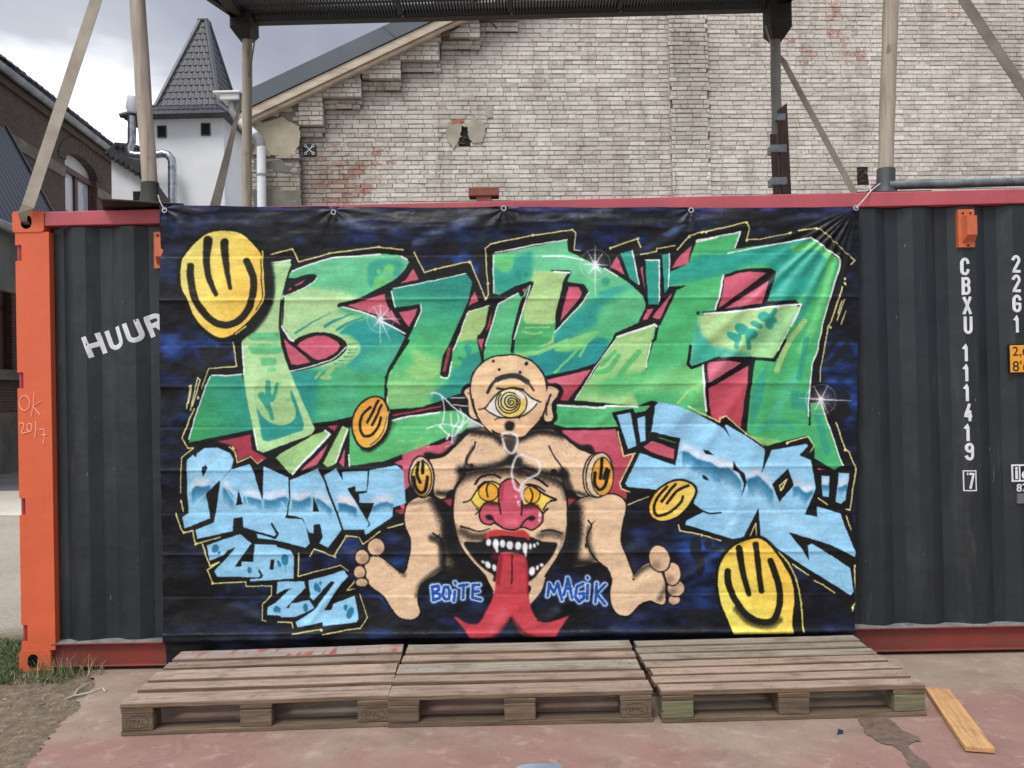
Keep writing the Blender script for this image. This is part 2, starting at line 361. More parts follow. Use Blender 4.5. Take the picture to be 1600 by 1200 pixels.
def paint_mural():
    # ---- background: navy sprayed over black
    n1 = vnoise(150, 60, 1); n2 = vnoise(60, 24, 2)
    t = np.clip((n1-.42)*4, 0, 1)[..., None]; u = np.clip((n2-.45)*3, 0, 1)[..., None]
    IMG[:] = np.array([10, 12, 18])/255*(1-t)+np.array([15, 25, 54])/255*t
    IMG[:] = IMG*(1-u*.35)+np.array([24, 40, 78])/255*u*.35
    for s, w, op in (('A 1050,260 1300,420 1500,330 1560,330', 16, .55), ('B 560,340 900,230 1150,330 1250,300 1000,460 700,560', 30, .5), ('B 900,520 1100,560', 22, .7),
                     ('C 500,340 800,300 1050,420 1300,300', 34, .55), ('C 1000,330 1250,260', 26, .5), ('E 60,60 300,100 600,60', 30, .8), ('E 100,300 300,380 150,620', 24, .55),
                     ('E 60,500 250,600', 16, .5), ('A 60,1150 300,1100 600,1180', 26, .6), ('H 1180,60 1300,200 1380,500', 22, .9), ('D 1180,1080 1300,1150 1380,1180', 24, .7),
                     ('H 1150,200 1200,330', 26, .8), ('H 1330,600 1390,400', 20, .5), ('M 900,380 1150,440 1400,520', 30, .6), ('N 60,420 250,520 150,800', 36, .8), ('M 1300,800 1450,760 1400,900', 26, .5),
                     ('M 700,1080 900,1020 1100,1100', 16, .3), ('Q 250,700 400,720 420,950 330,1000', 20, .8), ('I 1200,850 1500,800 1580,880', 22, .35), ('J 430,760 560,900 450,980', 24, .6),
                     ('O 600,640 880,640', 12, .9), ('O 500,720 850,680 700,780', 18, .4), ('J 30,830 200,780', 14, .5), ('M 830,600 800,520 900,400', 16, .3),
                     ('A 60,150 180,240 100,330', 14, .4), ('Z 290,345 480,340', 12, .25), ('C 300,200 700,130 1200,180 1500,120', 16, .22)):
        L(s, w, NV if op > .35 else (60, 74, 112), 1, w*.9, op=op)
    for s, w, op in (('A 200,180 400,170 600,200 900,180', 10, .4), ('B 60,180 400,240 640,180', 12, .4), ('B 640,360 900,230 1100,150', 14, .5), ('C 60,150 400,120 900,130', 8, .4),
                     ('D 650,230 900,150 1200,120', 10, .3), ('O 480,790 620,800 800,830', 20, .25), ('M 100,1060 250,960', 12, .35), ('C 1150,300 1350,210', 10, .4)):
        L(s, w, (92, 98, 122), 1, w*.9, op=op)
    L('Z 250,324 1342,326', 8, (44, 42, 96), 0, 5, op=.8)
    mo_ = vnoise(26, 12, 51, 5); IMG[:] *= (.45+1.1*np.clip((mo_-.3)*2.2, 0, 1))[..., None]
    # ghost bubbles and loops
    G1 = (24, 25, 30)
    for f, x, y, rx, ry in (('A',855,235,45,40),('A',1075,235,65,62),('A',960,380,105,70),('A',1100,325,18,18),('A',1085,362,12,12),('B',575,365,42,42),('B',640,390,12,12),('B',950,400,50,45),('B',880,520,70,45),
                            ('B',1210,350,30,38),('B',1150,440,36,55),('C',570,230,66,66),('C',950,205,50,46),('C',1065,187,18,20),('C',900,340,75,60),('C',1000,275,28,28),('C',660,370,30,30),
                            ('E',455,120,95,70),('E',550,110,50,38),('E',310,165,28,28),('E',310,105,13,18),('E',360,245,45,55),('E',580,195,30,18),('H',1230,430,26,26),('H',1310,450,34,34),('H',1270,560,70,80),
                            ('N',135,480,46,90),('N',235,450,30,45),('N',170,620,34,90),('N',150,1030,100,70),('N',1010,900,40,50),('O',640,630,60,30),('O',750,665,50,30),('O',290,880,140,60),('O',410,850,50,45),
                            ('Q',330,750,60,35),('Q',420,890,150,70),('B',1180,560,40,60),('A',560,1170,60,40),('A',390,1180,40,20),('E',540,0,70,25),('N',290,490,40,20)):
        EL(f, x, y, rx, ry, G1, 0, 1.2, .85)
    L('A 1190,420 1180,360 1210,350 1230,400', 5, G1, 1, 1.5, op=.9); L('A 1270,400 1340,330 1440,300 1430,360 1300,420', 6, G1, 1, 1.5, op=.9)
    L('C 1110,400 1095,300 1130,240 1160,300 1150,360 1110,390', 6, G1, 1, 1.5, op=.9); L('C 1170,260 1280,200 1380,190 1340,260 1230,320 1170,300', 7, G1, 1, 1.5, op=.9)
    L('H 1090,200 1180,180 1320,20 1240,0 1150,130', 7, G1, 1, 1.5, op=.9); L('H 1180,210 1330,60', 5, G1, 1, 1.5, op=.8)
    for k in range(60): speckle(rngm.uniform(255, 1335), rngm.uniform(860, 990), 4, 4, 1, (190, 200, 210), .3, .7, .6)

    # ---- black silhouettes
    P('A 910,440 1085,395 1130,495 1370,430 1600,395 B 360,380 560,395 640,420 690,525 715,578 800,550 1070,490 1195,790 1215,750 1190,390 1230,355 1560,285 C 165,285 470,245 495,265 485,400 560,415 770,385 980,315 1010,435 1130,415 1130,390 1270,370 1290,400 1380,295 1490,260 D 210,260 530,185 550,240 530,325 640,320 870,270 1070,235 1110,250 1310,430 1375,480 1300,620 1270,690 1190,960 1165,1010 1135,1200 H 1105,250 1100,360 1180,520 1230,650 1300,860 1330,880 1385,1015 1340,1080 1100,1080 V 1000,500 600,600 U 1500,600 400,600 F 590,1000 130,1200 E 800,1150 480,900 270,860 220,770 300,590 320,540 380,400 430,230 650,215 640,180 620,0 A 625,1110 850,900', BK)
    L('A 880,520 900,700 870,880 760,1020', 16, BK, 1, 7)
    P('I 310,60 340,35 460,20 600,45 650,110 650,170 750,135 820,180 940,200 1060,290 1100,240 1290,195 1420,190 1600,215 J 500,160 570,190 590,260 590,500 560,560 550,640 240,800 205,740 110,730 15,890 I 1410,905 1255,835 1225,890 1140,870 1130,1050 1460,965 J 75,955 130,1020 110,1200 Q 205,690 272,868 220,955 0,985 O 1330,1000 1090,995 1085,915 850,890 850,770 920,700 I 920,1125 725,1130 720,1100 455,1105 420,1000 440,965 380,800 330,800 305,690 235,710 175,560 215,540 220,125', BK, 0, .8)
    P('G 775,575 945,535 965,575 1075,540 1085,440 1190,455 V 480,60 690,165 690,135 730,125 860,240 1000,320 1275,260 1315,325 1290,380 1450,480 1590,480 1550,745 1590,870 1590,1130 N 1390,940 1350,945 880,600 700,400 430,450 10,350 0,290 V 430,800 270,640 85,710 45,605 28,560 130,375 65,395 20,220', BK)
    # ---- pink extrusion
    for s, c in (('S 870,600 1245,485 1270,560 1300,640 1395,790 1240,700 1060,660', PK), ('S 1510,245 1565,350 1380,395 1440,350', PK), ('S 1370,665 1550,630 1530,700 1470,805', PK), ('S 370,400 490,345 440,390 385,415', PK), ('S 305,460 335,425 350,445', PK),
                 ('B 1110,725 1140,805 1060,840 1080,780', PK), ('B 1245,880 1230,1000 1190,1040', PD), ('B 1150,1095 1185,1095 1165,1150 F 1165,100 1130,0', PK), ('F 900,60 860,255 880,260 925,70', PD), ('C 70,700 112,690 95,740', PK),
                 ('C 820,450 880,600 770,535', PK), ('C 1003,545 1022,530 1040,735', PK), ('C 1405,368 1375,510 1240,550 1290,470', PK), ('C 1252,732 1150,962 1095,925', PK), ('C 1050,870 1112,858 1080,940 1015,965', PK),
                 ('F 455,592 850,515 850,530 480,604', PD), ('F 480,965 910,790 960,820 780,960 590,1010', PK), ('W 340,800 640,735 650,870 700,900 790,945 700,1000 630,930 530,970 515,880 460,830', PD), ('W 1320,662 1420,650 1385,712', PD),
                 ('W 1085,1065 1335,815 1240,1000', PK), ('W 1482,850 1430,990 1475,1030', PK), ('H 205,200 230,185 380,170 490,185 225,350', PK), ('H 545,205 230,385 250,600 300,650 370,600 480,690 540,300', ((1110, 560, (214, 92, 116)), (1130, 650, (190, 60, 76)))),
                 ('G 270,320 620,235 440,480 390,480', ((870, 590, (216, 110, 130)), (890, 625, PD))), ('G 395,712 810,705 870,920 950,900 840,1120 860,1170 900,1190 M 780,150 640,80 300,150 G 560,1180 400,900', ((880, 680, (214, 92, 116)), (960, 800, PD))),
                 ('U 1250,520 1440,560 1260,640', PD), ('U 420,500 320,570 400,620', PD), ('U 40,180 400,160 0,560 60,700', PK), ('V 1330,468 1385,480 1340,482', PK), ('J 480,540 560,520 540,570', PD)):
        P(s, c)
    L('H 225,365 400,270 560,170', 6, BK, 0); L('C 1060,960 1160,790', 4, BK, 0)
    # ---- B
    mB = P('S 315,350! 345,265 550,190 750,140 950,118 1200,105 1380,115 1450,155 1475,200 1440,270 1350,360 1200,440 950,560 785,603! 1000,660 1200,740 1445,900! F 575,5! 500,120 415,290 405,540! 0,640! E 1240,655! 1060,250! S 250,900! 250,520!', ((520, 400, MG), (520, 560, (60, 176, 110))), 1)
    setclip(mB)
    P('S 200,470 620,440 900,480 1010,560 780,640 1100,760 900,800 880,900 1000,960 980,1080 800,1180 500,1200 200,1100', LG, 1, 7)
    P('S 800,870 900,780 1000,745 1150,735 1500,900 1450,1200 900,1220 1000,1040 980,950 900,880', TL, 1, 2); P('S 1080,1000 1500,950 1350,1250 1000,1250', DG, 1, 14, .7)
    P('E 1000,200 1300,240 1250,680 900,660', (28, 150, 145), 0, 12, .9); P('E 1350,250 1600,200 1600,660 1300,680', DG, 0, 10, .8)
    P('S 1080,200 1300,150 1425,205 1400,280 1340,330 1270,230 1180,320 1130,420 1090,400', (34, 158, 140), 1, 3, .75); EL('S', 1280, 245, 50, 45, (110, 208, 112), 0, 1.5); EL('S', 1180, 270, 25, 25, (110, 208, 112), 0, 1.2); EL('S', 1200, 380, 75, 60, (104, 206, 112), 0, 3)
    for s, w in (('S 380,860 560,750 720,670', 3), ('S 660,800 760,740 930,680', 5), ('S 780,830 880,770 1040,710', 5)): L(s, w, (40, 150, 140), 1, 1.5, w*.4)
    for k, (x0, x1, y) in enumerate(((890, 970, 970), (890, 975, 1022), (880, 960, 1050), (850, 935, 1090), (800, 900, 1130), (750, 840, 1160))): L(f'S {x0},{y} {x1},{y-4}', 2.4, (60, 160, 130), 0, .8)
    P('S 870,900 960,950 1010,1000 980,1080 880,1140 760,1180 900,1080 900,960', (160, 214, 140), 1, 1, .5)
    for x, y, a in ((1380, 245, -45), (1345, 300, 0)): EL('E', x, y, 48 if a else 44, 20, (150, 200, 130), a)
    L('E 1265,300 1305,255', 3.4, (150, 200, 130), 0)
    setclip()
    P('E 452,278 690,280 720,360 778,705 275,808 280,740 410,360', ((300, 640, (54, 166, 98)), (385, 600, (34, 152, 136)))); P('S 280,505 250,560 255,800 300,850 245,1000', BK)
    # counters of the B
    P('S 290,350 380,335 500,300 570,300 585,330 540,380 420,450 275,510', BK, 1); P('S 370,400 490,345 440,390 385,415', PK); P('S 305,460 335,425 350,445', PK)
    P('S 240,800 310,915 350,945 440,890 560,860 700,865 800,900 865,960 860,1030 780,1110 650,1165 560,1190 330,1230 280,1100 240,900', BK, 1)
    P('S 400,985 480,920 600,890 700,900 790,960 800,1010 740,1070 600,1125 480,1050', PK, 1); P('S 265,910 340,985 400,1020 540,1140 400,1168 340,1160 310,1080', PK, 0); L('S 350,960 560,1150', 5, BK, 0)
    mS = P('A 910,512 1068,482 1078,515 1050,580 1010,740 985,850 980,1010 E 1000,60 1060,240 1260,700 1235,745 860,885 812,865 775,700 700,270 685,30 A 695,1110 780,1040 880,870 920,700', LG)
    setclip(mS); L('A 905,520 925,700 880,880 770,1040', 9, (40, 70, 50), 1, 8, op=.8)
    P('A 700,1050 990,1050 985,1115 760,1110', (96, 198, 128), 0, 1); P('E 750,50 985,50 985,110 790,118 755,90', (96, 198, 128), 1, .8); P('E 835,145 960,145 960,200 845,205', (96, 198, 128), 0, 1); P('E 890,222 955,222 955,250 890,250', (110, 204, 130), 0, .8)
    P('W 690,470 715,640 745,785 800,798 1110,700 1115,640 1040,420 980,270 970,450 700,500', (32, 152, 140), 0, .6)
    P('W 975,270 1000,400 1040,500 1035,580 980,640 880,652 770,600 700,490 690,300', (158, 208, 136), 1)
    L('W 790,270 800,430', 8, (42, 160, 130), 0, .8, 10); L('W 880,285 855,370 830,430', 6, (42, 160, 130), 1, .8); L('W 735,385 770,440 810,520 830,590', 11, (42, 160, 130), 1, .8, 6)
    setclip()
    P('W 865,940 900,910 1190,745 1310,700 1350,735 1010,1085 985,1080', (156, 208, 128)); P('W 1455,658 1515,690 1400,1000 1325,1025 1285,995', (156, 208, 128))
    # ---- U
    mU = P('B 450,705 1040,585 1090,650 1060,800 880,1195 F 860,130 835,280 870,300 905,290 915,200 B 940,1190 1050,890 1220,835 1190,1000 1150,1060 1130,1070 F 1125,0 1160,170 1090,260 1070,400 900,460 700,530 425,550 425,350 440,260 530,80 B 580,1100 690,900 690,825 480,855', ((660, 440, (30, 148, 130)), (640, 540, (78, 198, 118))))
    setclip(mU)
    P('B 1040,880 1230,830 1190,1060 F 1125,0 950,20 900,200 B 930,1195', (166, 208, 124), 0, 3); P('F 600,60 720,120 820,160 830,280 700,330 560,260 640,180', (150, 210, 118), 1, 6, .8); P('F 420,300 800,330 780,480 430,560', (140, 206, 124), 1, 14, .8)
    P('F 940,240 1100,200 1080,460 820,520 780,420 900,340', (32, 150, 140), 1, 5, .9); L('F 1060,70 1060,110 1100,180', 8, (36, 152, 134), 1, 1); L('F 990,150 1060,190', 6, (36, 152, 134), 1, 1); EL('B', 1050, 1170, 24, 30, (40, 156, 134), 0, 1); P('F 1020,160 1150,100 1160,260 1000,300', (38, 154, 134), 1, 1.5)
    setclip()
    P('F 130,700 160,640 430,655 470,630 850,560 1000,560 1180,680 880,770 400,955 130,990', ((560, 660, (90, 204, 124)), (560, 730, (76, 186, 104))))
    for s in ('F 500,800 560,790 510,860 560,850', 'F 620,800 660,790 690,770 640,850 700,830', 'F 720,830 760,790 740,840'): L(s, 2.2, (146, 206, 110), 1, 1.5, op=.7)
    L('F 460,660 430,700', 14, (60, 110, 70), 1, 8, op=.6)
    # ---- third letter
    mR = P('B 1250,440! C 430,320! 440,410! 560,470 700,540 820,600 960,700 1035,790 1035,870 990,970! 810,1050! 735,1180 G 655,185! 540,225 255,290! 200,600! F 1300,200! 1178,160! B 1180,1195! 1290,825! 1450,738! 1480,765 1540,650! 1420,690 1300,757! 1258,740!', ((850, 400, MG), (850, 560, (70, 188, 116))), 1)
    setclip(mR)
    P('C 330,1050 480,900 700,750 900,700 700,850 640,1000 520,1060 400,1190 300,1200', (30, 156, 146), 1, 8, .9); P('G 130,130 400,20 740,0 650,200 250,300', (26, 146, 142), 1, 3); P('B 1250,560 1500,430 1560,440 1540,620 1400,740 1300,760', (34, 162, 146), 1, 5, .9); EL('B', 1340, 500, 75, 75, (96, 204, 118), 0, 2)
    EL('B', 1448, 600, 22, 36, (34, 152, 130)); EL('B', 1505, 595, 15, 26, (34, 152, 130))
    P('C 640,1040 670,1060 560,1160 480,1190 330,1190 450,1100', (120, 208, 120), 1, 2); L('G 330,260 620,-20', 4, (112, 206, 120), 0, 1.5); L('G 40,120 200,100 430,10', 7, (128, 210, 122), 1, 2); L('G 530,130 590,10', 4, (112, 206, 120), 0, 1.5); L('C 680,740 880,690 1000,700', 5, (40, 160, 150), 1, 3, op=.6); EL('C', 730, 650, 35, 35, (40, 164, 130), 0, 1.2, .8)
    setclip()
    L('B 1300,790 1400,740 1540,660', 6, BK, 1); L('B 1490,780 1450,900 1400,1090', 6, BK, 1, .6, 2)
    mT = P('C 175,565 450,575 380,800 330,1050 325,1130 120,1190 0,1195 60,950 130,700', (168, 210, 132))
    setclip(mT); P('C 80,850 100,965 200,980 330,970 345,860 300,1110 20,1195 50,1000', (66, 180, 106), 1, 1); L('C 100,1010 290,1005', 2.5, (150, 206, 120), 0); L('C 80,1040 160,1055 230,1045', 3, (150, 206, 120), 1); setclip()
    L('C 155,660 60,900 15,1080 0,1195', 5, BK, 1, .8)
    P('C 300,560 455,560 465,580 430,655 560,670 605,735 590,770 335,1050 340,900 400,650 445,575 300,566', BK); P('C 440,690 520,692 548,735 530,780 375,962', PK, 0)
    # ticks
    for s in ('C 845,425 940,405 990,680 920,630', 'C 1040,480 1150,480 1150,830 1065,832', 'C 1172,440 1230,430 1218,710 1190,740'): P(s, (36, 160, 140))
    # ---- fourth letter
    mN = P('C 1440,340 D 490,260 440,395 720,360 1035,308 1150,400 1265,490 1215,680 1130,950 1085,1195 H 1040,230 1015,500 1115,490 1165,650 1280,985 1215,1020 1060,930 1065,840 1000,755 690,830 600,790 520,720 500,640 G 1500,600 1090,480 980,520 490,480 800,10 C 740,1200 820,1070 1120,985 1135,990 1160,990 1285,715 1370,680 1230,690 1225,580 1375,510', ((1200, 400, (70, 192, 112)), (1200, 700, (64, 178, 108))))
    setclip(mN)
    P('D -80,560 200,440 400,425 1035,308 1150,400 1100,600 900,800 700,800 740,560 560,520 340,600 -150,680', (34, 164, 142), 1, 4); L('D 900,400 1050,370 1180,480 1150,700 1050,1000 950,1190', 12, (98, 208, 122), 1, 6); L('D 1100,560 1000,800 900,960', 14, (50, 178, 146), 1, 6)
    P('C 820,1070 1125,985 1060,1200 G 1045,230 900,330 990,520 490,480 800,10', (158, 210, 130), 0, 2); P('G 500,440 700,300 1000,280 1500,200 1500,500 1300,420 900,420', (112, 204, 120), 1, 12)
    for s, w in (('G 990,100 900,200 800,340', 9), ('G 830,130 760,230 660,260', 8), ('G 800,100 700,200', 6)): L(s, w, (84, 192, 110), 1, 1)
    P('G 690,360 800,280 1020,260 980,420 680,430', (84, 192, 110), 1, 6, .8); L('G 1300,480 1420,430 1460,560', 10, (88, 190, 104), 1, 1.5); L('G 1290,500 1400,380 1480,350', 3, (158, 208, 120), 1, 1)
    P('H 600,320 700,170 640,500 560,720 560,450', (38, 158, 134), 0, 1.5, .8); L('H 720,640 900,300', 16, (74, 188, 142), 0, 9, op=.8); P('H 880,400 1020,420 1010,560 880,550', (38, 158, 134), 0, 1, .8); L('H 940,300 1000,0', 9, (36, 158, 134), 0, 1.5, op=.8)
    L('H 760,240 860,20 D 980,960', 9, (164, 212, 124), 1, 1.5); L('H 1090,600 1160,880', 11, (38, 158, 130), 0, 1.5, op=.8); P('H 560,760 700,770 800,800 700,840', (128, 208, 112), 1, 2); L('H 620,700 800,640 900,700', 10, (46, 170, 132), 1, 6, op=.7)
    setclip()
    mP = P('D 150,920 700,850 920,830 940,855 860,1010 770,1195 H 740,150 550,140 280,150 100,215 75,190 90,60 D 100,1190 145,940', (168, 212, 138))
    setclip(mP); P('D 140,900 100,1195 H 75,190 100,215 400,140 700,150 300,60 100,0 D 250,1140 170,1040', (52, 178, 150), 1, 5); P('D 500,1100 900,860 880,1010 700,1195', (120, 208, 142), 1, 12, .6)
    F = (34, 160, 138)
    for x, y, r, q in ((490, 1020, 60, 40), (560, 1060, 50, 40), (430, 1080, 60, 30), (660, 930, 50, 40), (700, 990, 40, 30), (600, 990, 50, 24), (735, 955, 28, 24)): EL('D', x, y, r, q, F, 30, 1)
    L('D 690,960 740,880', 8, F, 0, 1); L('D 470,1070 440,1160', 7, F, 0, 1); L('D 530,1080 545,1165', 8, F, 0, 1); EL('D', 900, 385, 20, 18, TL, 0, 1)
    setclip()
    P('D 180,885 290,880 345,600 450,565 560,548 720,546 762,575 685,810 910,795 958,850 860,1030 H 740,180 700,170 825,10 D 935,860 900,825 700,850 200,905', BK)
    P('D 312,860 362,620 460,585 560,575 690,582', PK); P('D 360,862 704,640 645,825', PK); P('D 935,862 860,1010 770,1195 H 735,150 550,140 D 700,1100 890,840', (150, 212, 140), 0, 1, .9)
    L('H 825,10 742,165 560,148 300,150 205,185 100,222 70,195 92,55', 4.5, BK, 0, .7); EL('D', 150, 895, 14, 14, (24, 50, 34)); EL('F', 420, 298, 15, 15, (16, 40, 26)); L('H 1022,500 1028,660', 2.4, BK, 0); EL('H', 1028, 665, 10, 10, BK)
    L('C 1135,990 1115,1100 G 1090,20 1045,230', 5, BK, 0, .7, 1.5); L('H 200,190 200,400 230,590', 4, BK, 1); L('H 575,170 550,350 505,560 505,720', 5, BK, 1)
    L('H 220,375 400,270 560,170', 5, BK, 0)
    P('H 195,180 225,168 400,148 600,160 565,300 530,720 430,690 300,650 245,600 215,560 205,380', BK)
    P('H 222,200 240,180 380,168 490,183 228,345', (206, 96, 120)); P('H 545,205 230,385 240,520 255,600 300,650 370,600 485,690 500,560 535,320', ((1110, 560, (212, 92, 114)), (1130, 650, (190, 62, 78))))
    P('G 350,512 800,528 1080,520 1040,560 960,575 945,540 775,575 830,685 420,690 325,665 345,590', ((880, 640, (70, 186, 112)), (960, 660, (84, 196, 118))))
    P('G 390,600 440,600 440,570 480,560 500,660 380,660', (56, 164, 100), 0, 1.5, .7)
    P('G 1060,765 1330,770 1280,950 1010,870', BK)
    # white keylines
    for s, w in (('A 905,515 920,500 1070,480', 2), ('S 345,268 550,190 750,140 950,120 1200,106', 2.4), ('S 1400,125 1450,155', 2.8), ('S 790,603 1000,655 1150,710', 2.6), ('S 1200,745 1430,865', 2.6), ('S 275,512 420,450 540,380 585,330', 1.6), ('S 250,800 320,920 360,940', 3),
                 ('E 455,280 560,285 690,272', 2.2), ('E 445,290 400,400 320,620 275,780', 1.8), ('E 690,30 705,270', 1.8), ('E 780,705 815,860', 2.4), ('E 1065,250 1300,190 1420,140 1500,60', 1.8), ('W 1300,700 1345,735 1010,1085', 3.4), ('W 1500,680 1400,980', 2.2), ('E 1525,900 1530,990', 2.4),
                 ('B 450,710 700,660 1035,585', 1.6), ('B 452,712 485,850', 2.4), ('B 685,825 690,880 640,1000', 1.8), ('B 1060,885 1220,840', 2), ('B 1050,895 940,1190', 1.8), ('B 1295,825 1450,740', 2.2), ('B 1290,830 1190,1150', 1.8), ('B 1265,425 1580,360', 2), ('B 1252,440 1255,735', 1.8),
                 ('C 0,400 200,355 430,320', 2), ('C 235,450 400,448 560,480', 2.2), ('C 720,545 820,605', 2.2), ('C 330,572 450,577', 3), ('C 600,735 560,800 330,1045', 2), ('C 15,1100 80,880 140,680', 2), ('C 940,405 990,670', 2.2), ('C 1040,485 1150,480 1150,800', 2.2), ('C 1230,430 1220,690', 2),
                 ('C 820,1080 1110,985 1130,1000', 3), ('G 490,475 640,230 800,10', 1.6), ('G 1085,20 1045,220', 1.8), ('C 1440,340 1600,305', 2.2), ('D 140,330 480,262 D 440,385', 2.4), ('D 390,425 700,370 1030,310', 2.2), ('D 1040,315 1150,395 1260,490 1210,680', 2.6), ('D 1210,680 1130,960 1085,1190 H 1045,200 1015,480 1015,600', 2),
                 ('D 350,600 310,780 285,865', 3), ('D 200,900 350,890 560,870 900,830 940,850 870,1000', 3), ('H 190,200 195,400 215,560', 3), ('H 1115,500 1280,985', 2), ('F 440,640 600,600 830,570', 3), ('G 355,515 700,535 740,520 980,525', 3), ('F 425,390 425,540', 2), ('F 465,200 445,265', 3), ('F 840,295 870,305 905,290 925,180', 2.4), ('D 770,1190 850,1020', 1.6), ('F 1125,750 880,840', 1)):
        L(s, w, WH, 1 if len(s) > 30 else 0, .6)
    for s in ('S 1300,440 1250,490 1290,640', 'S 790,600 950,565', 'C 1000,960 1040,880', 'C 1030,960 1160,950'): L(s, 4, BK, 1)
    L('S 1455,890 1380,1040 1300,1195', 5, BK, 1); L('S 800,598 1000,540 1200,440 1350,360 1440,270 1480,200', 6, BK, 1); L('F 420,390 418,440', 4, BK, 0); L('F 590,10 500,150 430,270', 4, BK, 1)
    # yellow outline
    ylist = ('A 910,440 1085,395 1135,495 1370,430 1600,395 B 360,380 550,402', 'B 635,420 690,525 715,578 800,550 1070,490 1195,790 1215,750 1190,390 1230,355 1560,285 C 165,285 470,245 495,265 485,400 530,405', 'C 770,385 980,315 1005,380', 'C 1005,437 1130,415 1130,390 1270,370', 'C 1290,400 1380,295 1490,260 D 210,260',
             'D 210,260 530,185 550,240 530,325 640,320 870,270', 'D 930,255 1070,235 1110,250 1210,340 1310,430 1375,480 1350,515', 'D 1275,690 1190,960 1165,1010 1135,1195 H 1105,250 1100,330', 'H 1230,650 1300,860 1330,880 1385,1015 1360,1180', 'E 620,20 645,210 430,230 380,390', 'E 320,540 280,620 225,770 265,850 310,850 I 220,125 215,300 210,400', 'I 175,560 215,680 240,710 305,690 310,740 330,800 520,745',
             'I 215,460 230,545', 'I 380,800 440,970 515,940 420,1000 460,1105 720,1095 725,1130 920,1125 O 920,700 850,770 850,890 880,900', 'O 975,905 1080,912 1090,950', 'O 1090,998 1300,965', 'O 1325,1000 1600,952 Q 215,955 272,868 205,690', 'J 550,640 430,670', 'J 370,700 235,800 205,745', 'I 1590,740 1505,735 1410,895 1255,835 1220,895', 'I 1135,870 1130,1050 1460,965 1520,1010', 'Q 170,590 110,665 170,650',
             'I 590,40 640,80 655,160 760,118 815,175 850,140', 'G 825,720 870,915 965,890', 'G 950,905 840,1120 855,1165 920,1190', 'V 480,62 690,165 690,135 730,125 860,240 980,318', 'V 1130,300 1275,260 1315,325 1285,365', 'V 280,375 385,410 395,350', 'V 1585,490 1550,745 1525,740', 'V 85,710 225,655', 'V 420,840 430,880 580,910 700,945', 'V 1340,665 1400,708', 'N 890,605 1015,690', 'N 1060,735 1130,770 1220,830', 'N 1390,610 1372,630 1390,900 1355,940 1360,970', 'N 1310,230 1350,340', 'N 550,400 600,285 608,400', 'N 780,510 860,600 920,720 950,850 960,1000 975,1130')
    for s in ylist: L(s, 2.2, YL, 0, .7, rngm.uniform(1.2, 2.2))
    for f, x, y in (('A',910,437),('A',1085,395),('A',1370,428),('B',360,378),('B',800,550),('B',1070,488),('B',1200,780),('B',1215,660),('C',165,283),('C',470,243),('C',985,313),('C',770,383),('C',1380,295),('C',1490,262),('D',210,262),('D',530,188),('D',530,325),('D',870,270),('D',1070,235),('D',1185,1005),('H',1300,860),('H',1385,1015),('I',240,708),('I',335,795),('I',215,470),('I',620,45),('I',1410,890),('I',1505,735),('O',460,600),('O',1310,965),('N',180,380),('V',1140,300),('V',860,240),('V',490,65),('N',1360,940),('N',1385,615),('V',275,375),('D',1300,625),('D',1297,662),('E',350,450)):
        x0, y0, s = FR[f]; comp(linemask([(x0+x/s, y0+y/s), (x0+x/s+rngm.uniform(-2, 2), y0+y/s+rngm.uniform(0, 2))], 3.4, .7), YL, 1)
    for s in ('E 290,360 260,540', 'E 300,365 275,500', 'E 345,305 290,555', 'E 365,325 305,520', 'D 1290,790 1235,950', 'D 1270,800 1240,900', 'D 1305,880 1265,980', 'E 280,365 300,360', 'E 345,300 368,320', 'D 1340,460 1378,480 1345,515'): L(s, 1.8, YL, 0, .8)
    # ---- blue words
    BB = []
    for s in ('I 340,90 400,50 500,45 600,90 630,140 610,210 520,310 410,410 435,550 440,600 240,680 225,590 270,560 262,400 260,150 310,100 330,125',
              'I 520,310 610,215 755,175 780,230 852,465 860,190 1056,280 1058,440 1042,562 1030,598 1160,605 1190,660 1222,790 1190,828 960,770 815,755 805,720 700,675 695,590 625,600 620,700 340,760 325,690 470,630 490,480',
              'I 1066,300 1285,210 1325,290 1470,690 1365,830 1295,790 1325,745 1300,645 1250,645 1250,715 1212,710 1165,600 1050,572 1066,440',
              'I 1332,265 1430,205 1475,300 1475,235 J 275,225 265,385 180,390 175,350 115,365 280,640 260,685 90,690 I 1485,690', 'J 287,222 500,185 555,225 570,480 470,515 465,590 255,730 245,690 290,650 272,610 325,480 210,480 205,410 268,400',
              'O 415,310 675,222 765,295 690,400 635,478 685,475 690,435 780,440 830,510 845,545 820,562 610,553 500,555 475,510 590,390 640,325 590,345 550,390 440,430', 'O 790,300 960,305 970,325 1070,345 1100,390 1095,570 755,592 750,572 848,565 842,520 778,440 785,380',
              'O 968,592 1178,590 1190,640 1035,797 1062,797 1070,765 1215,738 1255,800 1110,870 1000,872 990,860 888,855 890,790 950,760 1060,660 1085,648 1020,660 960,695', 'O 1210,585 1490,505 1518,550 1400,700 1335,818 1388,812 1400,770 1570,705 1605,880 1590,905 1325,942 1318,912 1130,950 1110,912 1262,806 1415,600 1385,592 1245,745 1222,715',
              'V 15,120 105,105 145,325 90,345', 'V 150,140 200,125 205,285 170,300', 'V 1360,520 1415,520 1410,660 1370,655', 'V 1475,500 1545,505 1520,680 1490,705 1455,690',
              'V 245,215 265,60 290,35 400,55 560,120 715,205 760,265 722,190 735,182 860,255 985,340 985,380 965,500 1030,350 1265,310 1275,325 1215,385 1290,415 1325,600 1255,775 1335,790 1330,720 1485,765 N 1385,520 1340,640 1370,820 1345,850 880,560 640,390 625,170 520,385 430,410 50,300 60,265 150,220 V 590,755 520,700 540,640 265,610 85,590 70,570 165,375'):
        BB.append(P(s, BL))
    setclip(*BB)
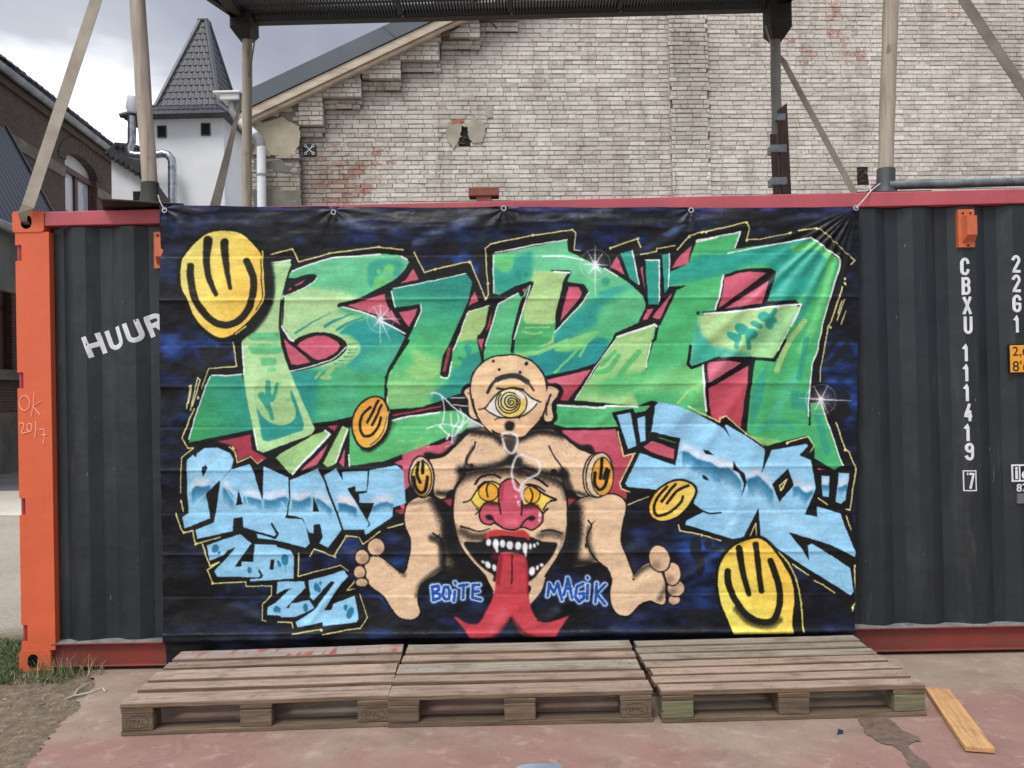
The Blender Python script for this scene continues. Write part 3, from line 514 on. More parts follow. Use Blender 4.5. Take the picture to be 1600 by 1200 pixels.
    for s, w, o in (('V 300,600 600,420 800,500 900,640', 20, .35), ('V 700,500 800,700 720,900', 12, .5), ('V 1000,760 1300,900', 22, .3), ('I 300,200 500,130 560,160', 20, .25), ('O 1150,900 1350,830 1450,620', 14, .2), ('V 760,560 820,700 700,850', 10, -.5)):
        L(s, w, (176, 224, 248) if o > 0 else (110, 160, 196), 1, w, op=abs(o))
    for s, d in (('I 285,405 330,350 375,355 435,343', 24), ('I 540,362 575,372 620,430', 24), ('I 700,428 770,440 840,460', 14), ('I 862,455 930,460 1010,436 1042,445', 16), ('I 1080,458 1150,464 1225,434', 16), ('I 1268,444 1310,462 1385,525', 16), ('I 1445,485 1500,488 1580,522', 14), ('J 40,485 100,488 180,520', 16), ('J 310,512 370,482 420,475 470,490', 10),
                 ('V 438,362 480,362 545,408 620,430 680,465 745,470 790,505 830,560', 26), ('V 868,545 900,530 945,520 975,552 1040,615', 28), ('V 1172,596 1215,592 1255,632 1305,620', 20), ('V 1365,585 1410,585', 12), ('V 1470,600 1530,580', 12)):
        g = geom(s, 1, False)
        P(g+[(x, y-13) for x, y in g[::-1]], (232, 226, 236), 0, 6, .7)
        top = [(x, y+rngm.uniform(-.8, .8)) for x, y in g]
        for k in range(5):
            P([(x, y) for x, y in top]+[(x+1, y+d*(k+1)/5*rngm.uniform(.7, 1.1)) for x, y in top[::-1]], (30, 112, 156), 0, .4 if k < 2 else 2, .42 if k < 2 else .3)
    for s in ('I 290,170 290,520 410,400', 'I 560,360 640,480 690,360 740,500', 'I 1260,430 1230,540', 'I 1000,470 1045,540', 'V 440,370 430,560', 'V 860,540 870,620', 'V 1330,600 1270,700'): L(s, 2.6, (160, 216, 244), 0, 1.5, op=.7)
    setclip()
    for s in ('I 380,200 410,180 425,210 385,275', 'I 643,496 660,375 692,490', 'I 1243,550 1250,430 1292,548', 'O 915,425 945,420 937,500 908,500', 'V 580,348 615,352 655,386 600,374', 'V 575,513 600,520 625,552 582,538', 'V 1140,470 1178,580 1085,690 1038,575',
              'V 190,325 240,228 432,275 400,452 168,368 160,340', 'N 625,168 637,388 508,388', 'N 860,362 910,372 1180,455 1395,560 1345,640 1200,545 1040,445 1008,460 1020,580 960,480', 'V 780,415 800,460 850,500 868,560 830,660 850,570 820,500 778,478', 'V 455,815 590,755 510,700', 'I 405,408 516,303 497,480 470,630 440,640 440,560'):
        P(s, BK)
    P('V 190,330 245,288 395,342 388,412 230,360', (196, 82, 104)); L('V 290,268 400,300', 2.4, (50, 130, 80), 0)
    L('V 545,730 620,765 700,760', 2.2, BK, 1); L('I 925,640 970,720 950,750 705,680', 3.4, BK, 0); L('O 820,510 845,545 820,565', 2.6, BK, 0); L('I 1058,280 1060,440', 1.6, BK, 0); L('V 1090,580 1110,560 1130,540 1105,600 1090,615', 1.8, YL, 0); L('V 1085,580 1090,612 1130,545', 1.5, YL, 0)
    for f, x, y, rx, ry, a in (('O',483,335,26,34,20),('O',515,368,13,14,0),('O',748,503,17,27,0),('O',1028,420,27,46,0),('O',982,455,15,26,-15),('O',1270,635,20,34,0),('O',1303,605,12,15,0),('O',1290,658,15,22,0),('O',958,808,20,26,20),('O',982,815,12,22,0),('O',1187,798,20,30,0),('O',1500,795,15,26,0),('O',1535,837,26,46,20)): EL(f, x, y, rx, ry, DB, a)
    L('O 1028,460 1030,520', .8, DB, 0); L('I 1410,205 1420,180', 3, BK, 0)
    for s in ('N 550,400 600,285 608,400',): L(s, 1.7, YL, 0)
    # ---- smileys
    def face(s, hal=7, g=((290, 420, (246, 232, 112)), (400, 480, (252, 200, 66)))):
        gm = geom(s, 1); comp(linemask(gm+[gm[0]], hal*2, 2), BK, 1); comp(fillmask(gm), g, 1)
    L('A 880,450 900,640 890,820 760,1000 640,1080', 16, BK, 1, 9)
    face('A 560,255 690,280 790,370 840,450 862,600 860,800 740,960 590,1078 500,1080 410,1030 320,920 270,790 225,700 215,560 240,450 370,310 460,265', 6)
    L('A 850,410 848,600 860,760 840,830 730,950', 2.6, (236, 206, 80), 1); L('A 838,470 842,620 850,780 800,870', 1.4, BK, 1); L('A 720,1000 640,1060', 2.4, (226, 200, 80), 1, 1.5)
    for s, w, w1, so in (('A 290,530 290,620 330,790 430,930 530,985 640,970 730,880 775,760 780,620 725,490', 11, 11, 1.2), ('A 425,325 410,480 430,620 490,750', 14, 7, 2), ('A 555,345 560,480 600,700', 13, 6, 2)): L(s, w, (26, 24, 22), 1, so, w1)
    g2 = ((560, 640, (236, 160, 50)), (600, 680, (248, 190, 70)))
    L('F 440,640 400,760 300,850 240,850', 9, BK, 1, 7); face('F 330,455 400,490 432,600 400,740 300,840 220,830 160,720 165,600 230,500', 3, g2)
    for s in ('F 290,530 230,590 210,680 240,750 300,745 350,690 375,610', 'F 355,480 265,650', 'F 380,515 305,670'): L(s, 4, BK, 1, .8)
    L('F 425,600 380,740 290,830', 1.3, BK, 1); L('F 438,560 400,720', 1.4, YL, 1)
    gm3 = ((1020, 770, (250, 190, 60)), (1080, 800, (240, 220, 100)))
    face('V 400,555 480,560 530,610 500,690 420,780 320,815 250,790 230,730 260,650 320,590', 3.5, gm3)
    for s in ('V 345,590 290,650 260,730 280,780 360,760 430,700 450,655', 'V 400,575 360,620 310,690', 'V 485,580 410,620 345,700'): L(s, 4.2, BK, 1, .8)
    L('V 530,640 470,740 380,810', 1.3, BK, 1)
    face('N 600,405 700,450 800,580 880,720 905,850 890,1050 900,1150! 430,1150! 340,930 310,750 330,600 420,470', 5, ((1130, 960, (246, 232, 92)), (1220, 880, (252, 202, 64))))
    L('N 790,520 880,650 920,780 930,900 925,1130', 4, BK, 1, 1); L('N 780,510 870,620 930,760 955,900 970,1130', 2.2, (226, 214, 90), 1)
    for s, w, w1, so in (('N 385,660 390,760 450,900 530,1000 640,1055 740,1040 790,920 785,780 715,580', 10, 10, 1.4), ('N 470,480 500,660 550,840', 11, 8, 1), ('N 600,450 625,660 650,820', 9, 8, 1.2)): L(s, w, (22, 22, 20), 1, so, w1)
    L('N 450,960 560,1060 700,1090 790,1040', 9, (22, 22, 20), 1, 7, op=.7)
    # ---- figure: shoulders
    def skin(s, w=3.5): PL(s, w, SK, BK, 1, 0, 1)
    P('U 640,20 520,40 420,150 320,230 200,240 260,560 420,560 830,560 1250,560 1480,560 1450,200 1330,160 1220,80 1120,40 900,80', BK, 1, 2)
    mt = P('U 640,28! 540,55 430,160 340,240 245,262 270,380 280,540 350,555 420,490 800,500 1240,490 1330,540 1400,535 1380,380 1410,260 1440,225 1330,180 1220,90 1120,50 1000,60 900,110 830,110 740,80', SK, 1)
    setclip(mt)
    for s, w, so, op in (('U 540,60 700,90 770,140', 11, 12, .95), ('U 900,120 1050,65 1220,95', 11, 12, .95), ('U 470,350 620,345 760,315 830,270', 14, 12, .95), ('U 880,310 1050,375 1230,385', 13, 12, .95), ('U 830,150 830,190', 14, 6, .8), ('U 500,330 520,260 560,180', 4, 5, .8), ('U 1220,360 1260,480', 14, 9, .8), ('U 480,380 440,500', 10, 8, .8), ('U 300,520 400,520', 8, 9, .9), ('U 1290,510 1380,530', 6, 7, .8), ('U 830,290 860,250 900,280', 12, 8, .8)):
        L(s, w, BK, 1, so, op=op)
    setclip()
    L('U 640,28 540,55 430,160 340,240 245,258', 5, BK, 1, 1.2); L('U 1170,60 1230,100 1330,185 1440,228', 3.5, BK, 1, 1.2)
    L('U 575,140 565,190 515,250 515,300 560,330', 2.2, BK, 1); L('U 1120,170 1150,240 1220,340 1220,360', 2.2, BK, 1); EL('U', 550, 318, 17, 17, BK, 0, .8); EL('U', 1155, 358, 21, 18, BK)
    speckle(744, 690, 18, 18, 50, BK); speckle(884, 700, 22, 26, 60, BK); speckle(800, 672, 26, 8, 40, BK)
    # face of the lower head
    mf = P('U 415,640 430,480 500,375 640,345 850,330 1080,385 1190,415 1240,520 1256,650 1240,850 1180,980 1110,1100 1060,1240 980,1340! 940,1300! 980,1200 750,1150 735,1290 700,1240! 640,1120! 520,990 450,880', SK, 1)
    setclip(mf)
    for s, w, so, op in (('U 430,430 560,370 800,350 900,360', 14, 18, .95), ('U 900,360 1080,395 1230,450', 13, 16, .95), ('U 410,560 430,450', 5, 9, .6), ('U 1200,420 1245,560', 6, 9, .6), ('U 480,800 560,840 680,830', 12, 10, .8), ('U 1050,830 1130,810 1200,830', 10, 12, .7), ('U 430,760 460,900', 4, 9, .6), ('U 1240,800 1190,950', 3, 8, .4)): L(s, w, (40, 34, 30), 1, so, op=op)
    setclip()
    g = geom('U 700,1240! 640,1120! 520,990 450,880 415,740 412,600 430,480 500,380', 1, False); comp(linemask(g, 4, 1.5), BK, 1)
    L('U 1220,440 1250,560 1256,700 1240,860 1180,990 1110,1100 1090,1130', 3, BK, 1, 1)
    speckle(726, 740, 16, 12, 50, BK); speckle(875, 750, 14, 12, 50, BK); speckle(730, 845, 20, 8, 50, BK); speckle(858, 840, 22, 8, 60, BK)
    L('U 470,765 530,780 600,800 680,780', 3, BK, 1, 1.5, 1.5); L('U 1060,800 1130,790 1215,815', 2.6, BK, 1, 1)
    # mouth
    P('K 35,852 200,845 270,800 500,770 720,790 850,840 992,855 990,920 920,1040 850,1110 700,1260 360,1260 340,1190 200,1090 100,970', BK, 1, .6)
    P('K 250,800 290,740 380,715 520,735 650,725 720,790 690,825 500,800 330,815', (196, 52, 54), 1, 1.2); L('K 300,800 500,790 680,815', 3, BK, 1, 1)
    for x, y, rx, ry, a in ((290,850,28,38,0),(365,865,33,52,0),(437,862,31,42,0),(512,878,35,44,0),(597,884,33,42,0),(668,900,29,50,0),(725,890,18,34,0),(768,882,15,24,-10),(800,862,10,20,-30),(235,1050,22,14,20),(285,1080,28,42,-20),(350,1112,22,40,-10),(742,1148,32,52,5),(796,1112,16,26,10),(842,1084,22,18,0)): EL('K', x, y, rx, ry, (232, 232, 234), a, .6)
    P('K 350,900 390,900 395,955 375,955', (232, 232, 234), 0, .4); P('K 645,930 692,930 685,1000 672,1000', (232, 232, 234), 0, .4); EL('K', 360, 990, 45, 40, (90, 20, 30), 0, 2)
    RD = (204, 58, 70)
    mo = P('Q 1310,370 1400,362 1500,395 1525,500 1530,700 1560,830 1600,890! M 90,1045 180,1060 350,1008! 300,1080 240,1170! 100,1172! Q 1480,1000 1390,870! 1300,1000 1250,1040! 1080,1040! 1000,930 950,880! 965,868 1050,915 1140,915 1200,820 1260,680 1275,550 1290,450', RD, 1, .6)
    setclip(mo); L('Q 1400,380 1395,610', 2.2, (60, 14, 20), 1, 1); L('Q 1310,400 1290,600', 6, (150, 30, 44), 1, 6); L('Q 1520,420 1530,700', 5, (150, 30, 44), 1, 5); L('Q 1390,880 1300,990 1220,1040', 5, (40, 14, 18), 1, 8, op=.8); L('Q 1390,880 1480,980 1560,1020', 5, (40, 14, 18), 1, 8, op=.8); L('Q 1330,830 1250,950', 14, (222, 90, 104), 1, 12, op=.5); setclip()
    # eyes and nose
    P('K 100,400 180,285 250,225 330,220 405,275 395,430 280,440 215,505 165,480', (246, 214, 84), 1); P('K 680,270 760,280 840,345 960,400 890,440 855,515 780,455 680,445 650,380', (246, 214, 84), 1)
    EL('K', 287, 325, 102, 95, (238, 172, 44), 0, 0, 1, 1.6); EL('K', 738, 352, 86, 92, (238, 172, 44), 0, 0, 1, 1.6)
    for s, w in (('K 30,430 100,400 180,285 250,225 330,215 410,250', 2.2), ('K 110,410 150,470 215,500', 1.6), ('K 285,235 265,300 280,375', 2.4), ('K 680,245 760,270 860,340 990,400 940,410', 3), ('K 990,400 900,440 860,510', 2), ('K 720,285 745,350 725,430', 2.6), ('K 150,240 200,175 310,140 410,175', 3.4), ('K 690,150 800,190 900,260', 3.6), ('K 700,240 790,260 870,310', 2.6), ('K 150,560 185,520 160,500', 2), ('K 860,540 900,500', 3), ('K 180,270 250,215', 3)): L(s, w, BK, 1, .8)
    NO = (206, 78, 100)
    PL('K 390,430 395,300 440,215 520,182 590,225 635,330 642,455 740,450 825,500 857,590 830,660 740,715 640,690 560,717 450,705 350,645 300,665 220,640 190,560 220,470 290,425 350,432', 2.4, NO, BK, 1)
    for s, w, c, so, op in (('K 400,440 415,550', 2.4, BK, .8, 1), ('K 642,440 632,560', 2.4, BK, .8, 1), ('K 330,600 360,640 440,700', 2.6, BK, .8, 1), ('K 690,600 650,640 620,690', 2.6, BK, .8, 1), ('K 270,440 380,450', 6, (70, 24, 34), 7, .8), ('K 670,480 790,470', 6, (70, 24, 34), 7, .8), ('K 480,640 560,640', 10, (226, 110, 130), 9, .8), ('K 430,240 420,400', 5, (170, 44, 64), 6, .8)): L(s, w, c, 1, so, op=op)
    EL('K', 300, 590, 42, 28, BK, 15, 1); EL('K', 735, 600, 42, 24, BK, -5, 1)
    for x, y, rx, ry in ((575,370,9,12),(600,425,12,22),(825,560,16,28),(820,615,12,18),(608,460,8,10)): EL('K', x, y, rx, ry, (240, 214, 222), 0, .6)
    # legs
    def limb(s, hi): 
        P(s, BK, 1, 0); gg = geom(s, 1); comp(linemask(gg+[gg[0]], 5, 1.6), BK, 1); m = fillmask(gg); comp(m, SK, 1); return m
    ml = limb('Q 565,50 600,-30 700,-75 820,-50 920,40 945,200 975,330 1040,450 1080,520 990,530 870,500 800,540 700,600 665,670 660,750 680,830 640,880 580,885 500,850 400,710 280,610 250,500 265,430 330,390 400,420 550,530 600,400 610,260 570,160', 0)
    setclip(ml)
    for s, w, so, op in (('Q 850,-40 925,120 950,320 1040,500', 34, 20, 1), ('Q 900,510 1080,530', 20, 14, .9), ('Q 880,-20 900,100 900,260 880,420', 12, 16, .6), ('Q 770,250 840,300 860,480', 10, 9, .8), ('Q 780,-60 900,20', 8, 10, .6), ('Q 600,-20 760,-40', 4, 9, .5), ('Q 830,500 700,600 660,700', 8, 9, .7), ('Q 430,430 560,540', 6, 8, .6), ('Q 880,150 870,300', 10, 10, .5)): L(s, w, BK, 1, so, op=op)
    setclip(); speckle(693, 810, 12, 30, 90, BK); speckle(612, 890, 16, 10, 40, BK); speckle(685, 905, 16, 14, 50, BK)
    L('Q 780,215 840,260 865,350 870,480 840,520', 2.8, BK, 1, .8); L('Q 800,245 860,258', 1.4, BK, 0); L('Q 835,260 830,225', 1.4, BK, 0)
    for x, y, rx, ry in ((338,320,70,72),(228,400,58,62),(207,518,48,52),(225,600,50,35)): EL('Q', x, y, rx, ry, (222, 182, 144), 0, 0, 1, 2.2); EL('Q', x+rx*.3, y+ry*.4, rx*.5, ry*.4, (120, 92, 76), 0, 5, .6)
    mr = limb('M 338,300 345,175 430,100 560,72 700,65 780,120 785,190 760,300 750,430 800,570 850,705! 900,640 960,600 1030,620 1070,680 1100,760 1100,880 1080,920 1040,915 980,890 900,920 850,970 800,1010 720,990 680,920 670,820 680,720 640,640 560,590 500,612 400,628 290,605 330,450', 0)
    setclip(mr)
    for s, w, so, op in (('M 365,180 355,400 310,600', 32, 20, 1), ('M 320,600 500,600', 15, 14, .9), ('M 410,200 400,400 380,560', 10, 14, .6), ('M 500,330 500,450 540,560', 8, 9, .6), ('M 860,700 920,640 1000,610', 7, 9, .7), ('M 1100,780 1050,880', 7, 8, .5), ('M 400,110 560,80', 4, 8, .4), ('M 420,300 400,500', 10, 12, .5)): L(s, w, BK, 1, so, op=op)
    setclip(); speckle(900, 850, 14, 30, 90, BK); speckle(925, 820, 8, 14, 30, BK); speckle(1000, 890, 20, 10, 40, BK)
    L('M 495,265 520,310 485,380 495,470 550,560 640,640', 2.6, BK, 1, .8); L('M 545,270 515,310', 1.4, BK, 0); EL('M', 478, 465, 7, 22, BK); EL('M', 848, 726, 8, 8, BK)
    for x, y, rx, ry, a in ((1165,888,50,40,0),(1180,795,72,68,0),(1150,680,66,92,0),(1050,562,84,108,-15)): EL('M', x, y, rx, ry, (222, 182, 144), a, 0, 1, 2.2); EL('M', x-rx*.3, y+ry*.5, rx*.5, ry*.35, (110, 84, 70), a, 5, .6)
    L('M 1085,680 1100,760 1105,900', 3, BK, 1, 1)
    # cut arms with smileys
    for f, cx, cy, rx, ry in (('U', 182, 400, 92, 152), ('U', 1502, 385, 100, 165)):
        EL(f, cx-(0 if cx < 500 else 14), cy, rx, ry, (214, 186, 150), -4 if cx < 500 else 6, 0, 1, 2.4)
        if cx > 500: EL(f, cx-35, cy, rx, ry, (214, 186, 150), 6, 0, 1, 2); EL(f, cx-14, cy, rx, ry, (222, 196, 160), 6, 0, 1, 2)
        EL(f, cx+(0 if cx < 500 else 8), cy+12, rx*.8, ry*.85, ((655, 720, (246, 222, 90)), (665, 760, (234, 164, 50))), 0, 0, 1, 1.6)
    for s in ('U 125,400 135,470 170,515 205,500 225,400', 'U 155,295 150,380 170,440', 'U 190,285 190,370', 'U 1455,370 1455,450 1490,495 1530,460 1555,350', 'U 1505,270 1495,410', 'U 1540,340 1520,410'): L(s, 5, BK, 1, .8)
    # upper head
    for s in ('T 150,540 90,560 40,620 40,680 90,760 110,960 180,1010 260,1040', 'T 1180,560 1320,550 1390,620 1370,700 1290,780 1290,900 1310,980 1280,1040 1180,1060'): L(s, 7, BK, 1, 1.2)
    P('T 160,590 90,590 50,650 100,760 120,960 240,1010 260,800', SK, 1); P('T 1180,580 1290,575 1355,620 1340,700 1270,790 1270,900 1285,990 1240,1055 1160,1020 1170,800', SK, 1)
    hd = 'T 140,560 180,400 260,280 400,180 560,145 750,140 950,210 1080,320 1150,430 1180,560 1190,680 1180,800 1150,920 1080,1040 980,1150 860,1260 U 850,100 740,75 700,50 T 430,1210 320,1110 250,1000 180,860 150,700'
    P(hd, BK, 1); g = geom(hd, 1); comp(linemask(g+[g[0]], 5, 1.2), BK, 1); mh = fillmask(g); comp(mh, ((780, 560, (234, 200, 152)), (800, 670, (232, 186, 142))), 1)
    P('T 1200,600 1300,590 1350,640 1300,740 1200,820', SK, 1)
    L('T 1200,820 1230,720 1250,680', 3, BK, 1); L('T 1190,860 1190,960', 2, BK, 1); L('T 165,750 180,850 220,950', 2.4, BK, 1); L('T 100,655 130,670', 1.2, BK, 0)
    for x, y, r in ((453,213,20),(912,248,25),(533,330,20),(826,372,23)): EL('T', x, y, r, r, BK)
    L('T 370,650 440,520 560,440 700,415 830,450 940,520 1010,620', 5, (40, 42, 44), 1, 1.4, 3); L('T 500,470 640,420 800,430 920,500', 8, (40, 42, 44), 1, 2)
    P('T 520,560 700,520 900,560 700,600', (236, 190, 110), 1, 3, .8)
    P('T 330,870 420,760 540,640 700,590 850,620 980,720 1060,795 980,880 850,960 700,1000 540,990 420,930', (236, 232, 220), 1)
    EL('T', 700, 795, 220, 205, ((790, 620, (238, 232, 170)), (806, 636, (244, 214, 96))), 0, 0, 1, 1.8)
    sp = []
    for k in range(150):
        a = k*.2; r = 6+k*1.18
        if a > 27: break
        sp.append((720+(690+12*math.sin(a*.2)+r*math.cos(a+2))/8.8889, 540+(782+r*math.sin(a+2))/8.8889))
    comp(linemask(sp, 1.9, .6), BK, 1)
    EL('T', 830, 690, 70, 50, (232, 232, 244), 30, 4, .85)
    for s, w in (('T 250,885 330,865 420,755 540,635 700,580 850,615 980,720 1110,785', 2.2), ('T 330,870 420,940 540,990 700,1005 850,975 980,890 1060,800', 2), ('T 500,595 620,600 700,585 860,605', 3), ('T 470,1030 560,1000 820,1005', 1.6)): L(s, w, BK, 1, .8)
    EL('T', 680, 1120, 72, 70, (20, 18, 18), 0, 1.5)
    P('U 790,110 840,90 890,120 880,170 830,190 800,160', (70, 60, 52), 1, 3, .8)
    # white smoke lines, web and flashes
    WS = (238, 238, 244)
    for s in ('U 770,90 820,70 880,100 880,170 845,225 800,190 775,120', 'U 920,235 880,250 850,320 845,400 870,480 900,500', 'U 900,500 940,430 1040,370 1040,290 960,250 920,235'): L(s, 3.4, WS, 1, 3.4, op=.85)
    L('U 910,470 925,560', 5, WS, 1, 4, op=.8)
    for s, w in (('F 770,430 790,415 850,440 950,540 1040,600 1170,680', 2.6), ('F 850,450 870,540 860,640 830,680', 2), ('F 920,460 1030,455', 1.8), ('F 940,510 1050,520', 1.8), ('F 920,580 930,680', 2), ('F 970,580 980,640 940,700 930,800', 2), ('F 730,700 830,665 960,675 1010,700', 2), ('F 830,680 930,760 990,700 1060,620', 2), ('F 990,540 1020,620 1000,680', 2), ('F 890,780 910,740', 3)): L(s, w, WS, 1, 1.6, op=.9)
    P('F 1060,620 1180,680 1050,700', (214, 216, 220), 0, 4, .8); L('F 1010,640 940,800', 6, WS, 1, 6, op=.5)
    for f, x, y, r, rays in (('B', 370, 940, 14, ((0, -110), (0, 190), (155, 0), (60, -80), (-50, -90), (-50, 60), (80, 170))), ('C', 650, 515, 16, ((0, -150), (0, 250), (-100, 0), (100, 5), (-60, -100), (60, -90), (-60, 90), (50, 80))), ('H', 1110, 470, 16, ((-60, -110), (60, -120), (-170, -15), (240, 10), (-50, 90), (60, 110)))):
        x0, y0, s = FR[f]; px, py = x0+x/s, y0+y/s
        comp(linemask([(px, py), (px+.1, py)], 9, 9), WS, .9)
        for dx, dy in rays: comp(linemask([(px, py), (px+dx/s, py+dy/s)], 2.2, 1, .5), WS, .95)
        cc = [(px+r*1.5*math.cos(k*.3), py+r*1.5*math.sin(k*.3)) for k in range(22)]; comp(linemask(cc, .8, 1), WS, .6); comp(linemask([(px, py), (px+.1, py)], 30, 26), WS, .3)
    speckle(1294, 634, 12, 16, 60, WS)
    # lettering
    def word(ss, dy):
        for s in ss: L(s, 9.5, (130, 184, 246), 0, 5, op=.9)
        for s in ss: L(s, 7.6, (224, 238, 252), 0, 1.8, op=.95)
        for s in ss: L(s, 4.8, (24, 78, 172), 0, .7)
    word(('Q 775,630 785,735', 'Q 775,630 820,625 830,655 785,680', 'Q 785,680 835,690 835,720 785,735', 'Q 870,635 860,700 880,730 905,725 915,680 900,635 870,635', 'Q 950,670 945,740', 'Q 952,600 955,608', 'Q 985,625 1055,615', 'Q 1020,620 1015,720', 'Q 1145,615 1095,620 1090,715 1155,730', 'Q 1095,670 1140,665'), 0)
    word(('M 175,855 190,760 225,830 255,755 290,885', 'M 305,850 335,720 370,870', 'M 315,800 360,800', 'M 455,760 410,780 395,860 425,900 460,870 460,835 425,840', 'M 490,770 485,880', 'M 488,710 492,715', 'M 560,755 550,905', 'M 625,765 560,840 625,915'), 0)
    # hand-held can: wavering edges, soft overspray, visible passes
    wx = (vnoise(14, 14, 41, 3)-.5)*3.4; wy = (vnoise(14, 14, 42, 3)-.5)*3.4; fx_ = (vnoise(1.6, 1.6, 43, 2)-.5)*1.6; fy_ = (vnoise(1.6, 1.6, 44, 2)-.5)*1.6
    yy, xx = np.mgrid[0:CH, 0:CW]; IMG[:] = IMG[np.clip((yy+wy+fy_).round().astype(int), 0, CH-1), np.clip((xx+wx+fx_).round().astype(int), 0, CW-1)]
    bl_ = np.stack([blur1(blur1(IMG[..., k], 1, 0), 1, 1) for k in range(3)], -1); IMG[:] = IMG*.45+bl_*.55
    b2_ = np.stack([blur1(blur1(IMG[..., k], 9, 0), 9, 1) for k in range(3)], -1); gr_n = (rngm.rand(CH, CW) < .10*np.clip(vnoise(30, 20, 45)*3-1, 0, 1)); IMG[gr_n] = IMG[gr_n]*.4+b2_[gr_n]*.6
    st_ = vnoise(46, 7, 46, 4); IMG[:] *= (1+(st_-.5)*.13)[..., None]
    # slight unevenness of the paint, overspray and dust
    v = vnoise(22, 14, 11, 4); IMG[:] *= (1+(v-.5)*.16)[..., None]
    v = vnoise(3, 3, 12, 2); IMG[:] *= (1+(v-.5)*.10)[..., None]
    g_ = IMG.mean(2, keepdims=True); IMG[:] = (IMG*.87+g_*.13)*1.03-.008
    # dirt and rubbed paint towards the hem
    yy = np.linspace(CY0, CY1, CH)[:, None]; d = np.clip((yy-960)/60, 0, 1)*np.clip(vnoise(30, 8, 14)*2.2-.9, 0, 1)*.35
    IMG[:] = IMG*(1-d[..., None])+np.array([.42, .38, .36])*d[..., None]
    np.clip(IMG, 0, 1, out=IMG)
# ================================================================ materials
M = {}
def steel_paint(name, ca, cb, chip, rough=.48):
    m, t, p = nodes(name); v = coords(t, 'World'); c = ramp(t, noise(t, v, 2.2, 6, .65), ((.3, cb), (.7, ca)))
    g = noise(t, coords(t, 'World', (1, 1, .2)), 14, 5, .65); c = mixc(t, math_(t, 'MULTIPLY', rmp(t, g, .55, .75), .3), c, chip)
    sx = NN(t, 'ShaderNodeSeparateXYZ'); t.links.new(v, sx.inputs[0]); lo = math_(t, 'MINIMUM', math_(t, 'MAXIMUM', math_(t, 'MULTIPLY_ADD', sx.outputs['Z'], -3.2, .75), 0.), 1.)
    c = mixc(t, math_(t, 'MULTIPLY', lo, rmp(t, noise(t, v, 11, 6, .7), .3, .7)), c, mixc(t, .6, chip, lin(96, 78, 62)))
    k = noise(t, v, 38, 5, .7); c = mixc(t, math_(t, 'MULTIPLY', rmp(t, k, .69, .71), .75), c, lin(88, 60, 50)); t.links.new(c, p.inputs['Base Color']); p.inputs['Roughness'].default_value = rough
    bump(t, p, noise(t, v, 5, 4, .6), .3, .02); return m
M['orange'] = steel_paint('orange_paint', lin(222, 104, 64), lin(208, 92, 56), lin(176, 82, 56))
M['rail_top'] = steel_paint('faded_red_paint', lin(190, 88, 98), lin(164, 76, 84), lin(128, 70, 76), .55)
M['rail_low'] = steel_paint('red_paint_dirty', lin(146, 48, 40), lin(112, 42, 38), lin(86, 52, 46), .6)
M['slot'] = simple('slot_pink', lin(190, 70, 84), lin(140, 50, 60), 8, .6, .1)
M['flash'] = simple('grey_sealant', lin(128, 126, 122), lin(92, 90, 88), 12, .8, .4, 60)
M['vent'] = simple('vent_orange', lin(206, 112, 72), lin(190, 98, 62), 10, .6, .1)
M['dark'] = simple('dark_void', (.012, .012, .013, 1), (.008, .008, .008, 1), 5, .9, 0)
M['white_print'] = simple('white_print', lin(226, 229, 232), lin(206, 210, 214), 9, .5, 0)
M['scratch'] = simple('scratched_line', lin(250, 190, 164), lin(246, 170, 142), 9, .6, 0)
M['galv'] = simple('galvanised_steel', lin(128, 138, 140), lin(96, 106, 108), 14, .42, .08, 60, metal=.55)
M['duct'] = simple('bright_duct', lin(190, 194, 198), lin(150, 154, 160), 10, .28, .05, 30, metal=.9)
M['black'] = simple('black_plastic', lin(44, 42, 39), lin(32, 31, 29), 14, .6, .2, 60)
M['platefoot'] = simple('dark_steel_plate', lin(70, 66, 58), lin(46, 44, 40), 9, .7, .3, 40)
M['sleeve'] = simple('pole_sleeve', lin(76, 82, 84), lin(50, 52, 50), 8, .6, .25, 40)
M['sleeve_dark'] = simple('pole_sleeve_dark', lin(58, 56, 52), lin(38, 36, 34), 8, .7, .25, 40)
M['webbing'] = simple('grey_webbing', lin(168, 160, 146), lin(140, 132, 118), 6, .85, .5, 260, dist=.002)
M['webbing_dark'] = simple('dark_webbing', lin(126, 120, 110), lin(100, 95, 87), 6, .85, .5, 260, dist=.002)
M['rope'] = simple('white_cord', lin(214, 210, 200), lin(180, 176, 168), 30, .8, .4, 200)
M['brownboard'] = simple('brown_board', lin(86, 58, 48), lin(58, 42, 36), 6, .75, .3, 60, stretch=(6, 6, 1))
M['tape'] = simple('silver_tape', lin(138, 144, 152), lin(110, 116, 124), 14, .35, .15, 60, metal=.3)
M['loose_brick'] = simple('loose_brick', lin(132, 84, 70), lin(108, 68, 58), 9, .9, .5, 60, var=.3)
M['render_white'] = simple('white_render', lin(236, 237, 239), lin(222, 224, 227), 1.6, .85, .2, 50)
M['slate'] = simple('dark_metal_tile', lin(62, 64, 70), lin(40, 42, 47), 9, .5, .3, 50, var=.12)
M['ridge'] = simple('ridge_metal', lin(66, 68, 75), lin(50, 52, 58), 5, .45, .1)
M['roof_grey'] = simple('grey_roof_cladding', lin(92, 99, 106), lin(78, 85, 91), .9, .5, .1, 20)
M['barge'] = simple('painted_barge_board', lin(206, 192, 172), lin(174, 160, 142), 3, .7, .3, 60, stretch=(1, 1, 4))
M['pvc'] = simple('white_pvc', lin(226, 230, 234), lin(206, 210, 214), 3, .4, 0)
M['pvcgrey'] = simple('grey_pvc', lin(142, 144, 148), lin(122, 124, 128), 3, .5, 0)
